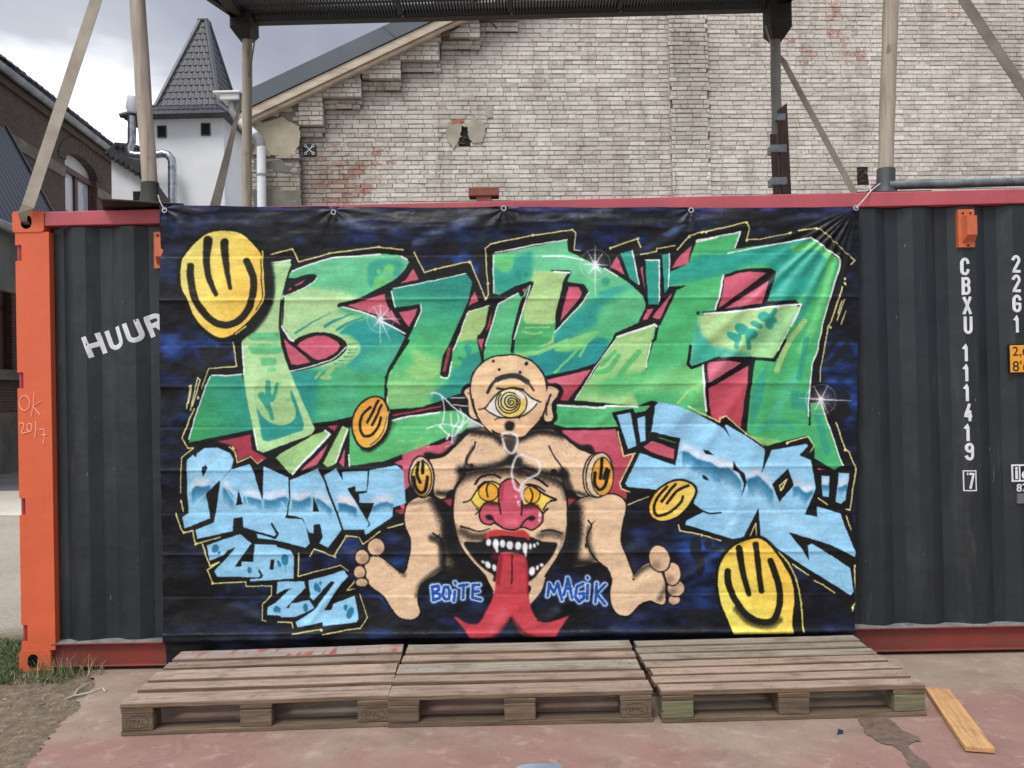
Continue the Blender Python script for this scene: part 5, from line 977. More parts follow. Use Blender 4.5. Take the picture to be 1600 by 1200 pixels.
nb = bump(tt, tp, crk, .12, .004); bump(tt, tp, noise(tt, coords(tt, 'Object', (1, 1, 2)), 22, 5, .6, 1.0), .35, .006, nb)
TLc, TRc, BLc, BRc = (251, 321), (1342, 324), (257, 1047), (1335, 1035)
NXT, NYT = 620, 420
U, V = np.meshgrid(np.linspace(0, 1, NXT), np.linspace(0, 1, NYT))
PX = (TLc[0]*(1-U)+TRc[0]*U)*(1-V)+(BLc[0]*(1-U)+BRc[0]*U)*V
PY = (TLc[1]*(1-U)+TRc[1]*U)*(1-V)+(BLc[1]*(1-U)+BRc[1]*U)*V
PX = PX-np.where(U < .5, 1, 0)*3*np.sin(np.pi*np.clip(V/.94, 0, 1))*(1-2*np.clip(U, 0, .5))+4*(U > .5)*(2*U-1)*0
PY = PY+1.5*np.sin(U*np.pi*4)**2*(1-V)*1.0
def g_(a, s): return np.exp(-(a/s)**2)
d = np.zeros_like(U)
prev = 321; ys = [398, 467, 538, 601, 665, 731, 799, 864, 929, 988]
wob = (vnoise(90, 40, 21, 3, NYT, NXT)-.5)
for i, yk in enumerate(ys):                       # packing folds, running across
    yy_ = yk+(PX-800)*-.006+wob*3
    d += (.0065 if i % 2 else -.003)*np.exp(-np.abs(PY-yy_)/2.4)+.0028*(1 if i % 2 else -1)*np.clip(1-np.abs(PY-yy_)/33, 0, 1)
    if i % 2 == 0: d += .002*np.exp(-np.abs(PY-yy_-3)/2.2)
for i, xk in enumerate((333, 430, 527, 622, 716, 811, 906, 1001, 1096, 1191, 1286)):
    d += .0013*(1 if i % 2 else -1)*np.exp(-np.abs(PX-xk+wob*3)/2.5)+.0012*(1 if i % 2 else -1)*np.clip(1-np.abs(PX-xk)/48, 0, 1)
def ridged(a, b, s): 
    v = vnoise(a, b, s, 4, NYT, NXT); return 1-np.abs(v-.5)*4
top = np.clip(1-(PY-322)/95, 0, 1)**1.2
d += top*(.024*(ridged(110, 22, 31)-.4)+.011*(ridged(44, 11, 32)-.4))
d += .0045*(vnoise(160, 90, 33, 3, NYT, NXT)-.5)*2+.0046*(ridged(60, 34, 34)-.5)+.0024*(ridged(20, 13, 38)-.5)
lf = np.clip(1-(PX-251)/110, 0, 1); d += lf*(.014*(ridged(26, 36, 35)-.4))
bt = np.clip((PY-900)/80, 0, 1); d += bt*(.010*(ridged(130, 34, 36)-.4))
# drape folds fanning out from the tied upper right corner
dx_, dy_ = 1338-PX, PY-322; rr = np.hypot(dx_, dy_)+1e-3; th = np.degrees(np.arctan2(dy_, dx_))+wob*4
for a_, s_, am, fd in ((24, 2.6, .012, 200), (33, 3.4, .020, 300), (42, 2.2, .024, 460), (49, 3.6, .026, 360), (61, 3.0, .026, 420), (71, 2.2, .012, 260), (81, 3, .010, 180)):
    ev = np.clip(rr/60, 0, 1)*np.exp(-(rr/fd)**2)
    d += .72*am*ev*g_(th-a_, s_)
for xa, ya, xb, yb, wd, am in ((1290, 400, 1020, 700, 14, .016), (1230, 480, 1130, 900, 16, .012), (1250, 440, 1080, 620, 7, .010), (1190, 560, 1060, 760, 9, .010), (590, 960, 460, 1000, 8, .010), (540, 900, 470, 990, 6, .008), (900, 690, 1010, 600, 7, .006), (1100, 350, 950, 420, 8, .006), (1030, 930, 1180, 830, 6, .008), (820, 985, 960, 900, 8, .006)):
    L2 = (xb-xa)**2+(yb-ya)**2; t_ = np.clip(((PX-xa)*(xb-xa)+(PY-ya)*(yb-ya))/L2, 0, 1); dist = np.hypot(PX-xa-t_*(xb-xa), PY-ya-t_*(yb-ya))
    d += am*g_(dist, wd)*np.sin(np.pi*np.clip(t_, .02, .98))**.6
for gx in (521, 787, 1080, 257):                   # little puckers at the eyelets
    ddx, ddy = PX-gx, PY-326; r_ = np.hypot(ddx, ddy); d += .006*np.exp(-r_/40)*np.cos(np.arctan2(ddy, ddx)*9)
hem = np.clip((PY-(1002-(PX-252)*.013))/7, 0, 1)      # below the fold the sheet turns in towards the rail
tmb_y = -.052-d+hem*.034-.008*g_(PY-(1000-(PX-252)*.013), 6)
d_world = tmb_y
ex, ez, ef = np.array(AR), np.array(AU), np.array(AF)
RAY = ef+((PX-800)/FPX)[..., None]*ex+((600-PY)/FPX)[..., None]*ez
cam_np = np.array(CAM); tpar = (-.05-cam_np[1])/RAY[..., 1]
REST = cam_np+RAY*tpar[..., None]; POS = REST.copy(); POS[..., 1] = np.minimum(d_world, -.012)
me = bpy.data.meshes.new('tarpaulin'); me.vertices.add(NXT*NYT); me.vertices.foreach_set('co', POS.astype(np.float32).ravel())
ii = np.arange((NYT-1)*NXT).reshape(NYT-1, NXT)[:, :-1]; quads = np.stack([ii, ii+NXT, ii+NXT+1, ii+1], -1).reshape(-1, 4)
nq = len(quads); me.loops.add(nq*4); me.loops.foreach_set('vertex_index', quads.ravel().astype(np.int32)); me.polygons.add(nq); me.polygons.foreach_set('loop_start', np.arange(0, nq*4, 4, dtype=np.int32)); me.polygons.foreach_set('use_smooth', np.ones(nq, bool))
me.update(calc_edges=True); uvl = me.uv_layers.new(name='UVMap'); UVx = ((PX-CX0)/(CX1-CX0)).ravel(); UVy = (1-(PY-CY0)/(CY1-CY0)).ravel()
li = quads.ravel(); uvl.data.foreach_set('uv', np.stack([UVx[li], UVy[li]], 1).astype(np.float32).ravel()); me.materials.append(tm); me.validate()
tarp = thing('tarpaulin', 'large creased tarpaulin sprayed with green graffiti letters and smiling yellow faces', 'tarpaulin', (0, 0, 0))
link('sheet', me, tarp)
for gx, gy in ((257, 328.5), (521, 331.5), (787, 325.5), (1080, 328.5), (1337.5, 325)):
    c = WY(gx, gy, -.075); rg = MB(); R_, r_ = .012, .0035
    rg.tube([c+Vector((R_*math.cos(a*.3142), 0, R_*math.sin(a*.3142))) for a in range(21)], r_, 6, cap=False); o = rg.obj('eyelet', M['steel_ring'], tarp, True)
    h = MB(); h.tube([c+Vector((0, .002, 0)), c+Vector((0, .004, 0))], R_, 16); h.obj('eyelet_hole', M['dark'], o)
a, b, c = WY(1337.5, 325, -.085), WY(1362, 297, .0), WY(1375, 287, .06)
cd_ = MB(); cd_.tube([a, a.lerp(b, .5)+Vector((0, 0, -.003)), b, c], .0035, 6); cd_.tube([WY(1360, 299, .0), WY(1359, 280, .02)], .003, 5)
tag(cd_.obj('cord', M['rope']), 'white cord tying the right upper corner of the tarpaulin to a base plate', 'cord')
a, b = WY(257, 328, -.085), WY(250, 315, -.06)
cd_ = MB(); cd_.tube([a, b, WY(247, 305, .02)], .0025, 6); tag(cd_.obj('cord', M['rope']), 'short white cord tying the left upper corner of the tarpaulin', 'cord')

# ================================================================ pallets
NAIL = MB().tube([(0, 0, -.002), (0, 0, .0006)], .003, 6).mesh('nail', M['platefoot'])
def pallet(fl, fr, seven, label, mats, seed):
    a, b = WZ(fl[0], fl[1], 0.004), WZ(fr[0], fr[1], 0.004); dv = (b-a); ang = math.atan2(dv.y, dv.x); mid = (a+b)/2
    L_, D2 = 1.2, .8; rnd = random.Random(seed)
    t = thing('pallet', label, 'pallet', (mid.x, mid.y, .004), ang, 'wooden pallets along the foot of the container')
    def bd(name, x0, x1, y0, y1, z0, z1, m, c=.003, rz=0):
        w = x1-x0; me = MB(); n = 14 if w > .5 else (2 if w > .1 else 1); 
        cx, cy, cz = (x0+x1)/2, (y0+y1)/2, (z0+z1)/2
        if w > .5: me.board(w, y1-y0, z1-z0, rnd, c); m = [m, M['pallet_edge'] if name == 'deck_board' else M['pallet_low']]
        else: me.cbox(x0-cx, x1-cx, y0-cy, y1-cy, z0-cz, z1-cz, c)
        o = me.obj(name, m, t); o.location = (cx, cy, cz); o.rotation_euler = (rnd.uniform(-.004, .004), rnd.uniform(-.0015, .0015), rnd.uniform(-.004, .004)+rz); return o
    if seven: wd = [.094]*7; gap = (D2-.658)/6
    else: wd = [.145, .1, .145, .1, .145]; gap = (D2-sum(wd))/4
    y = 0
    for i, w in enumerate(wd):
        m = mats[i] if i < len(mats) else mats[-1]
        jit = rnd.uniform(-.012, .012) if seven and i else rnd.uniform(-.004, .004)
        o = bd('deck_board', -L_/2+jit, L_/2+jit, y+rnd.uniform(0, .003), y+w-rnd.uniform(0, .003), .1225, .144+rnd.uniform(-.0015, .0015), M[m]); y += w+gap
        for sx in (-.53, 0, .53):
            for q in (-.025, .025): qy = rnd.uniform(-.02, .02); nl = link('nail', NAIL, o); nl.location = (sx+q, qy, .0112)
    for sx, w in ((-.5275, .145), (0, .145), (.5275, .145)):
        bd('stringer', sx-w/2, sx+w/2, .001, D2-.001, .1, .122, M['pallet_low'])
        for j, y0 in enumerate((.001, .35, .699)):
            grn = seven and j == 0 and abs(sx) > .1
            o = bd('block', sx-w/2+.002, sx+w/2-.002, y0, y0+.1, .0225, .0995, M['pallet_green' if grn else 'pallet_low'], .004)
            if j == 0:
                if not seven and sx > .1 or (not seven and sx < -.1 and seed == 1):      # stamped oval mark
                    st = MB(); st.tube([(.05*math.cos(a*.2618), -.0503, .028*math.sin(a*.2618)) for a in range(25)], .0011, 4, cap=False); st.obj('stamp', M['stamp'], o)
                    tmx = text_mesh('EPAL', 1, .0); xs = [v.co.x for v in tmx.vertices]; ys_ = [v.co.y for v in tmx.vertices]; k = .07/(max(xs)-min(xs))
                    for v in tmx.vertices: v.co = ((v.co.x-(min(xs)+max(xs))/2)*k, -.0505, (v.co.y-(min(ys_)+max(ys_))/2)*k)
                    tmx.materials.clear(); tmx.materials.append(M['stamp']); link('stamp_text', tmx, o)
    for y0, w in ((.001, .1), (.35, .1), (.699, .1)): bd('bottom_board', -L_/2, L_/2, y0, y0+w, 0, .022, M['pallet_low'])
    return t
PA, PG = 'pallet_top', 'pallet_grey'
pallet((192, 1151), (606, 1136), False, 'left wooden pallet with red paint smeared on its rear boards', [PA, PA, PA, PA, 'pallet_red'], 1)
pallet((611, 1138), (1015, 1129), False, 'middle wooden pallet of five wide boards between the other two', [PA, PA, PG, PA, PG], 2)
pallet((1034, 1131), (1449, 1119), True, 'right wooden pallet of seven narrow boards with greenish front blocks', [PA, PA, PA, PA, PG, PG, PG], 3)
# loose plank
z0 = .03
P0, P1 = WZ(1509, 1166, z0), WZ(1548, 1166, z0); P3 = WZ(1449, 1078, z0); dr = (P3-P0).normalized(); nrm = Vector((-dr.y, dr.x, 0)); wv2 = -nrm if (P1-P0).dot(nrm) < 0 else nrm
P1 = P0+wv2*.105; c0 = (P0+P1)/2; Lp = (WZ(1449, 1074, z0)-P0).length
pk = MB(); pk.cbox(0, Lp, -.055, .055, .009, .031, .002); po = pk.obj('plank', M['new_plank']); po.location = (c0.x, c0.y, 0); po.rotation_euler = (0, 0, math.atan2(dr.y, dr.x))
tag(po, 'short fresh yellow plank lying on the floor by the right pallet', 'plank')

# ================================================================ platform on poles above the container
YF, YBK = .10, 2.30
zt = WY(800, 27, YBK).z
cv = thing('raised_platform', 'dark slatted platform on four poles standing over the container', 'platform')
xl, xr = WY(384, 40, YBK).x, WY(1211, 40, YBK).x
fr_ = MB()
fr_.cbox(xl-.06, xr+.06, YBK-.05, YBK+.05, zt, zt+.11, .005); fr_.cbox(xl-.06, xr+.06, YF-.05, YF+.05, zt, zt+.11, .005)
fr_.cbox(xl-.08, xl+.02, YF+.05, YBK-.05, zt, zt+.11, .005); fr_.cbox(xr-.02, xr+.08, YF+.05, YBK-.05, zt, zt+.11, .005)
fr_.obj('frame', M['black'], cv)
n_ = 0; gr = MB(); x = xl+.03
while x < xr-.03: gr.box(x, x+.015, YF+.05, YBK-.05, zt+.045, zt+.065); x += .026
for y in np.arange(YF+.2, YBK, .3): gr.box(xl, xr, y, y+.02, zt+.0655, zt+.075)
tag(gr.obj('slats', M['black'], cv), kind='stuff')
for px in (628, 797, 966):
    q = WY(px, 20, YBK); jb = MB(); jb.cbox(q.x-.02, q.x+.02, YF+.06, YBK-.04, zt+.01, zt+.044, .003); jb.obj('joist', M['black'], cv); jb = MB(); jb.cbox(q.x+.0, q.x+.025, YBK-.068, YBK-.052, zt-.0, zt+.06, .002); jb.obj('hanger', M['galv'], cv)
def pole(name, b, tpt, r, mat, sleeve=None):
    pts = [b.lerp(tpt, k/12) for k in range(13)]; rs = [r*random.uniform(.965, 1.03) for _ in pts]
    for i in range(1, 12): pts[i] = pts[i]+Vector((random.uniform(-.003, .003), random.uniform(-.003, .003), 0))
    return MB().tube(pts, rs, 16).obj('pole', mat, cv, True)
def wood_v(name): 
    m, t, p = nodes(name); v = coords(t, 'Object', (22, 22, 1.1)); g_n = noise(t, v, 1.6, 6, .65, .4); c = ramp(t, g_n, ((.3, lin(134, 122, 108)), (.5, lin(164, 153, 139)), (.75, lin(184, 174, 160))))
    d_ = noise(t, coords(t, 'Object', (4, 4, 1)), 2, 4, .6); c = mixc(t, math_(t, 'MULTIPLY', rmp(t, d_, .5, .7), .35), c, lin(112, 104, 94))
    kn = noise(t, coords(t, 'Object', (9, 9, 6)), 1.5, 2, .4); c = mixc(t, math_(t, 'MULTIPLY', rmp(t, kn, .7, .76), .7), c, lin(96, 72, 54))
    t.links.new(c, p.inputs['Base Color']); p.inputs['Roughness'].default_value = .75; bump(t, p, g_n, .4, .004); return m
WV = wood_v('round_pole_wood')
# front poles with sleeves and base plates
for (xt0, xt1), (xb, yb), yy, left in (((214, 0), (0, 0), 0, True), ((1392, 0), (0, 0), 0, False)):
    if left: b = WY(235, 300, YF-.02); t_ = WY(214.5, 0, YF+.0)
    else: b = WY(1384, 285, YF+.04); t_ = WY(1392.5, 0, YF+.06)
    dirv = (t_-b); top = b+dirv*((zt-b.z)/dirv.z); b0 = b+dirv*(-(b.z-2.60)/dirv.z)
    pole('pole', b0+Vector((0, 0, .03)), top, .043, WV)
    sv = MB(); u_ = dirv.normalized()
    if left:
        sv.tube([b0, b0+u_*.05, b0+u_*.10, b0+u_*.155], [.075, .062, .052, .050], 16); sv.obj('sleeve', M['sleeve_dark'], cv, True)
        fin = MB(); fin.add([b0+Vector((.05, -.02, 0)), b0+Vector((.14, -.02, 0)), b0+Vector((.05, -.02, .13)), b0+Vector((.05, .0, 0)), b0+Vector((.14, .0, 0)), b0+Vector((.05, .0, .13))], [(0, 1, 2), (3, 5, 4), (0, 3, 4, 1), (1, 4, 5, 2), (2, 5, 3, 0)]); fin.obj('gusset', M['sleeve_dark'], cv); fin = MB(); fin.add([b0+Vector((-.05, -.02, 0)), b0+Vector((-.10, -.02, 0)), b0+Vector((-.05, -.02, .06)), b0+Vector((-.05, .0, 0)), b0+Vector((-.10, .0, 0)), b0+Vector((-.05, .0, .06))], [(0, 1, 2), (3, 5, 4), (0, 3, 4, 1), (1, 4, 5, 2), (2, 5, 3, 0)]); fin.obj('gusset', M['sleeve_dark'], cv)
        pts = [WY(157, 329, -.14), WY(243, 315, -.10), WY(285, 322, -.0)]
        z = 2.592
        pl = MB(); c0 = Vector((b0.x, b0.y+.02, 0)); ry = math.radians(24)
        Mx = Matrix.Translation((b0.x-.05, b0.y, 2.609))@Matrix.Rotation(ry, 4, 'Z'); pl.cbox(-.21, .21, -.19, .21, -.005, .005, .002, M=Mx); pl.obj('base_plate', M['platefoot'], cv)
        MB().cbox(b0.x-.08, b0.x+.12, .06, .14, 2.587, 2.6035, .002).obj('packing_strip', M['platefoot'], cv)
    else:
        sv.tube([b0, b0+u_*.03, b0+u_*.05, b0+u_*.15], [.07, .06, .052, .05], 16); sv.obj('sleeve', M['sleeve'], cv, True)
        fin = MB(); fin.add([b0+Vector((-.05, -.02, 0)), b0+Vector((-.13, -.02, 0)), b0+Vector((-.05, -.02, .07)), b0+Vector((-.05, .0, 0)), b0+Vector((-.13, .0, 0)), b0+Vector((-.05, .0, .07))], [(0, 1, 2), (3, 5, 4), (0, 3, 4, 1), (1, 4, 5, 2), (2, 5, 3, 0)]); fin.obj('gusset', M['sleeve'], cv)
        MB().cbox(b0.x-.21, b0.x+.21, b0.y-.12, b0.y+.26, 2.587, 2.597, .002).obj('base_plate', M['platefoot'], cv)
# back poles with ribbed caps
for px0, px1, pb in ((386.5, 386, 320), (1211, 1216, 300)):
    t_ = WY(px0, 60, YBK); b = WY(px1, pb, YBK); dirv = t_-b; b0 = b+dirv*((2.575-b.z)/dirv.z); top = b+dirv*((zt-b.z)/dirv.z)
    pole('pole', b0, top, .041, WV if px0 < 800 else simple('grey_tube_pole', lin(132, 130, 124), lin(104, 102, 98), 3, .6, .2, 30))
    cc = WY(px0-3 if px0 < 800 else px0+2, 40, YBK); ztop = zt+.005; zb = WY(px0, 50, YBK).z; zl = WY(px0, 63, YBK).z
    cap = MB(); w_ = .088
    k = 0; z = zt+.10
    while z > zb:
        cap.cbox(cc.x-w_, cc.x+w_, YBK-w_-.052, YBK+w_-.0, z-.013, z, .003); cap.box(cc.x-w_+.006, cc.x+w_-.006, YBK-w_-.046, YBK+w_-.006, z-.018, z-.013); z -= .018
    cap.add([(cc.x-w_, YBK-w_-.05, z), (cc.x+w_, YBK-w_-.05, z), (cc.x+w_, YBK+w_, z), (cc.x-w_, YBK+w_, z), (cc.x-w_*.55, YBK-w_*.6, zl), (cc.x+w_*.55, YBK-w_*.6, zl), (cc.x+w_*.55, YBK+w_*.6, zl), (cc.x-w_*.55, YBK+w_*.6, zl)], [(0, 1, 5, 4), (1, 2, 6, 5), (2, 3, 7, 6), (3, 0, 4, 7), (4, 5, 6, 7), (0, 3, 2, 1)])
    cap.obj('pole_cap', M['black'], cv)
    s_ = -1 if px0 < 800 else 1
    br = MB(); br.prism([(cc.x+s_*.0, YBK-.06, zt), (cc.x+s_*.13, YBK-.5, zt), (cc.x+s_*.13, YBK-.5, zt+.08), (cc.x+s_*.0, YBK-.06, zt+.08)], (s_*.05, 0, 0)); br.obj('corner_bracket', M['black'], cv)
# straps
def strap(name, pts, wdir, w, m, label): 
    return tag(MB().strip(pts, wdir, w, .004).obj(name, M[m]), label, 'strap', 'tie-down straps of the platform')
hx = WY(39, 346, -.004)
a = WY(44, 322, -.055); topl = WY(190, -110, .05)
p1 = WY(150, 0, -.01)
strap('strap', [hx+Vector((0, .03, -.012)), hx+Vector((0, -.012, .0)), hx+Vector((.004, -.03, .03)), a, a.lerp(p1, .5), p1, Vector((xl-.03, YF-.05, zt+.05))], (1, 0, 0), [.036, .04, .05, .072, .072, .068, .066], 'webbing', 'pale webbing strap hooked into the orange corner of the container')
q = WY(398, 62, YBK-.12); r_ = WY(391, 110, YBK-.05); s1 = WY(372, 175, YBK+.06); s2 = WY(336, 322, YBK+.10); s3 = s2+(s2-s1)*.45
strap('strap', [q, r_, s1, s1.lerp(s2, .5), s2, s3], (1, 0, 0), [.012, .012, .03, .06, .085, .085], 'webbing_dark', 'dark strap slanting down in front of the white tower')
q = WY(1196, 40, YBK-.12); r_ = WY(1205, 72, YBK-.05); s1 = WY(1224, 96, YBK+.05); s2 = WY(1334, 300, YBK+.1); s3 = s2+(s2-s1)*.5
strap('strap', [q, r_, s1, s1.lerp(s2, .5), s2, s3], (1, 0, 0), [.012, .014, .046, .05, .052, .052], 'webbing', 'grey strap slanting down between the two right poles')
s1 = WY(1506, 0, .04); s2 = WY(1604, 146, .0); s3 = Vector((CL-.08, -.03, CHT-.05)); s0_ = Vector((xr+.06, YF-.05, zt+.05))
strap('strap', [s0_, s1, s2, s3], (1, 0, 0), [.05, .062, .062, .05], 'webbing_dark', 'dark strap crossing the upper right corner in front of the brick wall')
# brown boards taped to the right rear pole
for x0, x1, y0, y1, lab in ((1205.5, 1212.5, 210, 312, 'shorter brown board taped to the left of the right rear pole'), (1218, 1229, 167, 310, 'longer brown board taped to the right of the right rear pole')):
    a, b = WY(x0, y1, YBK-.05), WY(x1, y0, YBK-.05); c_ = (b.x+a.x)/2; wd = (b.x-a.x)/2; bm_ = MB(); sk = -.012
    sl_ = .03 if x0 > 1215 else .0
    bm_.add([(c_-wd+.03, YBK-.062, 2.58), (c_+wd+.03, YBK-.062, 2.58), (c_+wd, YBK-.062, b.z+sl_), (c_-wd, YBK-.062, b.z-sl_), (c_-wd+.03, YBK-.045, 2.58), (c_+wd+.03, YBK-.045, 2.58), (c_+wd, YBK-.045, b.z+sl_), (c_-wd, YBK-.045, b.z-sl_)], [(0, 1, 2, 3), (7, 6, 5, 4), (0, 4, 5, 1), (1, 5, 6, 2), (2, 6, 7, 3), (3, 7, 4, 0)])
    tag(bm_.obj('brown_board', M['brownboard']), lab, 'board', 'brown boards taped to the right rear pole')
for i, (x0, x1, y0, y1) in enumerate(((1212.5, 1228, 176.5, 188), (1205, 1230, 225, 238), (1206, 1230.5, 276, 289))):
    a, b = WY(x0, y1, YBK-.07), WY(x1, y0, YBK-.07); tb = MB(); tb.cbox(a.x, b.x, YBK-.066, YBK+.045, a.z, b.z, .004)
    tag(tb.obj('tape_band', M['tape']), ('topmost', 'middle', 'lowest')[i]+' silver tape band round the right rear pole', 'tape', 'silver tape bands round the right rear pole')
# scaffold tube
a, b = WY(1388, 290, .10), WY(1600, 284, .16); dv = b-a; tb = MB()
R1, R0 = .0245, .019; ax = dv.normalized(); o1 = ax.orthogonal().normalized(); o2 = ax.cross(o1); n = 18
e_ = a+ax*1.6; vs = []
for (c_, r_) in ((a, R1), (e_, R1), (a, R0), (a+ax*.3, R0)):
    for k in range(n): q = 2*math.pi*k/n; vs.append(c_+o1*math.cos(q)*r_+o2*math.sin(q)*r_)
fs = [(k, (k+1) % n, n+(k+1) % n, n+k) for k in range(n)]+[(2*n+k, 2*n+(k+1) % n, (k+1) % n, k) for k in range(n)]+[(2*n+k, 3*n+k, 3*n+(k+1) % n, 2*n+(k+1) % n) for k in range(n)]+[tuple(range(3*n, 4*n)), tuple(range(n, 2*n))]
tb.add(vs, fs); tag(tb.obj('scaffold_tube', M['galv'], None, True), 'grey galvanised scaffold tube lying on the container roof', 'tube')
# bricks on the roof
for x0, x1, y0, y1, yy0, lab in ((736, 776, 305, 319, .07, 'lower brown brick standing on the container roof'), (732, 779, 291.5, 306, .06, 'upper brown brick balanced on top of the other')):
    a, b = WY(x0, y1, yy0), WY(x1, y0, yy0)
    if y1 == 319: a.z = 2.572
    bb = MB(); bb.cbox(a.x+(.03 if y1 == 319 else 0), b.x-(.03 if y1 == 319 else 0), yy0, yy0+.1, a.z if y1 == 319 else b.z-.05, b.z if y1 != 319 else WY(750, 306, yy0).z-.0005, .004)
    tag(bb.obj('brick', M['loose_brick']), lab, 'brick')
# ================================================================ whitewashed brick building
TH = math.radians(4.0); WD = Vector((math.cos(TH), math.sin(TH), 0)); WN = Vector((math.sin(TH), -math.cos(TH), 0))   # along the wall, out of the wall
WO = WY(395, 320, 6.35); WO.z = 0
def wl(px, py, out=0):                                   # pixel -> (s, z) on the wall, optionally on a plane standing proud of it
    p = hit(px, py, WO+WN*out, WN)-WO; return p.dot(WD), p.z
def wp3(s, z, out=0): return WO+WD*s+WN*out+Vector((0, 0, z))
RZ = math.atan2(WD.y, WD.x)
bl = thing('brick_building', 'tall whitewashed brick gable building with stepped brickwork behind the container', 'building', (WO.x, WO.y, 0), RZ)
# local frame of the building: x along the wall, y into it, z up
def brick_mat(name, white, redzones=True):
    m, t, p = nodes(name); v = coords(t, 'World'); gi = NN(t, 'ShaderNodeNewGeometry'); oi = NN(t, 'ShaderNodeObjectInfo')
    r = math_(t, 'FRACT', math_(t, 'ADD', gi.outputs['Random Per Island'], math_(t, 'MULTIPLY', oi.outputs['Random'], 7.3)))
    a = noise(t, v, .55, 5, .6); b = noise(t, v, 5, 6, .65); f = noise(t, v, 34, 5, .7)
    base = ramp(t, math_(t, 'MULTIPLY_ADD', r, .45, math_(t, 'MULTIPLY', b, .6)), ((.2, lin(184, 177, 167)), (.5, lin(211, 206, 197)), (.85, lin(229, 226, 219))))
    base = mixc(t, math_(t, 'MULTIPLY', rmp(t, a, .42, .62), .32), base, lin(172, 157, 144))
    red = ramp(t, r, ((0, lin(120, 72, 58)), (.5, lin(150, 88, 66)), (1, lin(168, 112, 92))))
    q = math_(t, 'ADD', math_(t, 'MULTIPLY', r, .2), math_(t, 'ADD', math_(t, 'MULTIPLY', b, .45), math_(t, 'MULTIPLY', f, .38)))
    # zones where the wash has worn off
    tcx = NN(t, 'ShaderNodeVectorMath', operation='DISTANCE')
    zsum = None
    for (px, py, rad, am) in ZONES:
        c_ = hit(px, py, WO, WN); dn = NN(t, 'ShaderNodeVectorMath', operation='DISTANCE'); t.links.new(v, dn.inputs[0]); dn.inputs[1].default_value = tuple(c_)
        z_ = math_(t, 'MULTIPLY', math_(t, 'MAXIMUM', math_(t, 'SUBTRACT', 1.0, math_(t, 'DIVIDE', dn.outputs['Value'], rad)), 0.), am); zsum = z_ if zsum is None else math_(t, 'ADD', zsum, z_)
    c = mixc(t, math_(t, 'MULTIPLY', rmp(t, math_(t, 'ADD', q, zsum), .66, .75), .8), base, red)
    st = noise(t, coords(t, 'World', (2.2, 2.2, .35)), 2.4, 5, .6); c = mixc(t, math_(t, 'MULTIPLY', rmp(t, st, .52, .72), .45), c, lin(128, 120, 110))
    zs2 = None
    for (px, py, rad, am) in GREYS:
        c_ = hit(px, py, WO, WN); dn = NN(t, 'ShaderNodeVectorMath', operation='DISTANCE'); t.links.new(v, dn.inputs[0]); dn.inputs[1].default_value = tuple(c_)
        z_ = math_(t, 'MULTIPLY', math_(t, 'MAXIMUM', math_(t, 'SUBTRACT', 1.0, math_(t, 'DIVIDE', dn.outputs['Value'], rad)), 0.), am); zs2 = z_ if zs2 is None else math_(t, 'ADD', zs2, z_)
    gm_ = math_(t, 'MULTIPLY', math_(t, 'MINIMUM', math_(t, 'MULTIPLY', zs2, math_(t, 'MULTIPLY_ADD', b, 1.8, .1)), 1.), .62)
    c = mixc(t, gm_, c, lin(112, 101, 91))
    c = mixc(t, math_(t, 'MULTIPLY', rmp(t, f, .54, .68), .55), c, lin(118, 106, 94))
    h_ = noise(t, coords(t, 'World', (1, 1, 2.6)), 16, 5, .75, .8); c = mixc(t, math_(t, 'MULTIPLY', rmp(t, h_, .55, .66), .28), c, lin(140, 128, 115)); c = mixc(t, math_(t, 'MULTIPLY', rmp(t, math_(t, 'SUBTRACT', 1., h_), .55, .66), .35), c, lin(236, 230, 222))
    t.links.new(c, p.inputs['Base Color']); p.inputs['Roughness'].default_value = .92; p.inputs['Specular IOR Level'].default_value = .2
    bump(t, p, f, .8, .009, bump(t, p, b, .4, .02)); return m
ZONES = [(1300, 60, 1.0, .16), (1180, 60, .8, .10), (520, 300, .75, .22), (560, 250, .7, .12), (1480, 40, .9, .10), (1350, 190, .5, .05), (905, 60, .3, .09), (700, 130, .8, .04), (1510, 190, .5, .08), (590, 240, .3, .1)]
GREYS = [(440, 300, .8, 1.1), (500, 270, .75, 1.0), (440, 210, .5, .8), (500, 170, .55, .8), (560, 135, .5, .9), (620, 105, .5, .9), (680, 75, .5, .9), (740, 50, .6, .9), (1078, 110, .7, .8), (1078, 200, .5, .8), (1075, 60, .4, .6), (728, 175, .6, .6), (860, 150, .5, .35), (1500, 280, .9, .4), (950, 250, .8, .3), (1300, 290, .6, .35), (1545, 60, .7, .35), (600, 200, .8, .35)]
BM_ = brick_mat('whitewashed_brick', True)
mort = simple('old_mortar', lin(172, 164, 153), lin(132, 124, 114), 6, .95, .6, 40, coord='World')
plas = simple('bare_plaster', lin(176, 172, 156), lin(152, 146, 130), 5, .95, .5, 30, coord='World')
rendg = simple('grey_cement_render', lin(126, 124, 114), lin(100, 98, 90), 4, .95, .6, 24, coord='World')
COURSE = .0605
s_pil0, s_pil1 = 0, wl(471, 260)[0]
rk0, rk1 = wl(393, 188), wl(733, 27)                     # underside of the raking board
rslope = (rk1[1]-rk0[1])/(rk1[0]-rk0[0])
def rake(s): return rk0[1]+(s-rk0[0])*rslope
ZT = wl(1500, -60)[1]; ZB = wl(1000, 345)[1]-1.5; SR = wl(1760, 200)[0]
steps = []                                                # corbelled steps: (s0, s1, z of underside, z of step top)
for x0, x1, yb in ((471, 508, 215), (508, 567, 170), (567, 628, 141), (628, 689, 113), (689, 750, 82), (750, 810, 53)):
    a = wl(x0, yb); b = wl(x1, yb); steps.append((a[0], b[0], round(a[1]/COURSE)*COURSE))
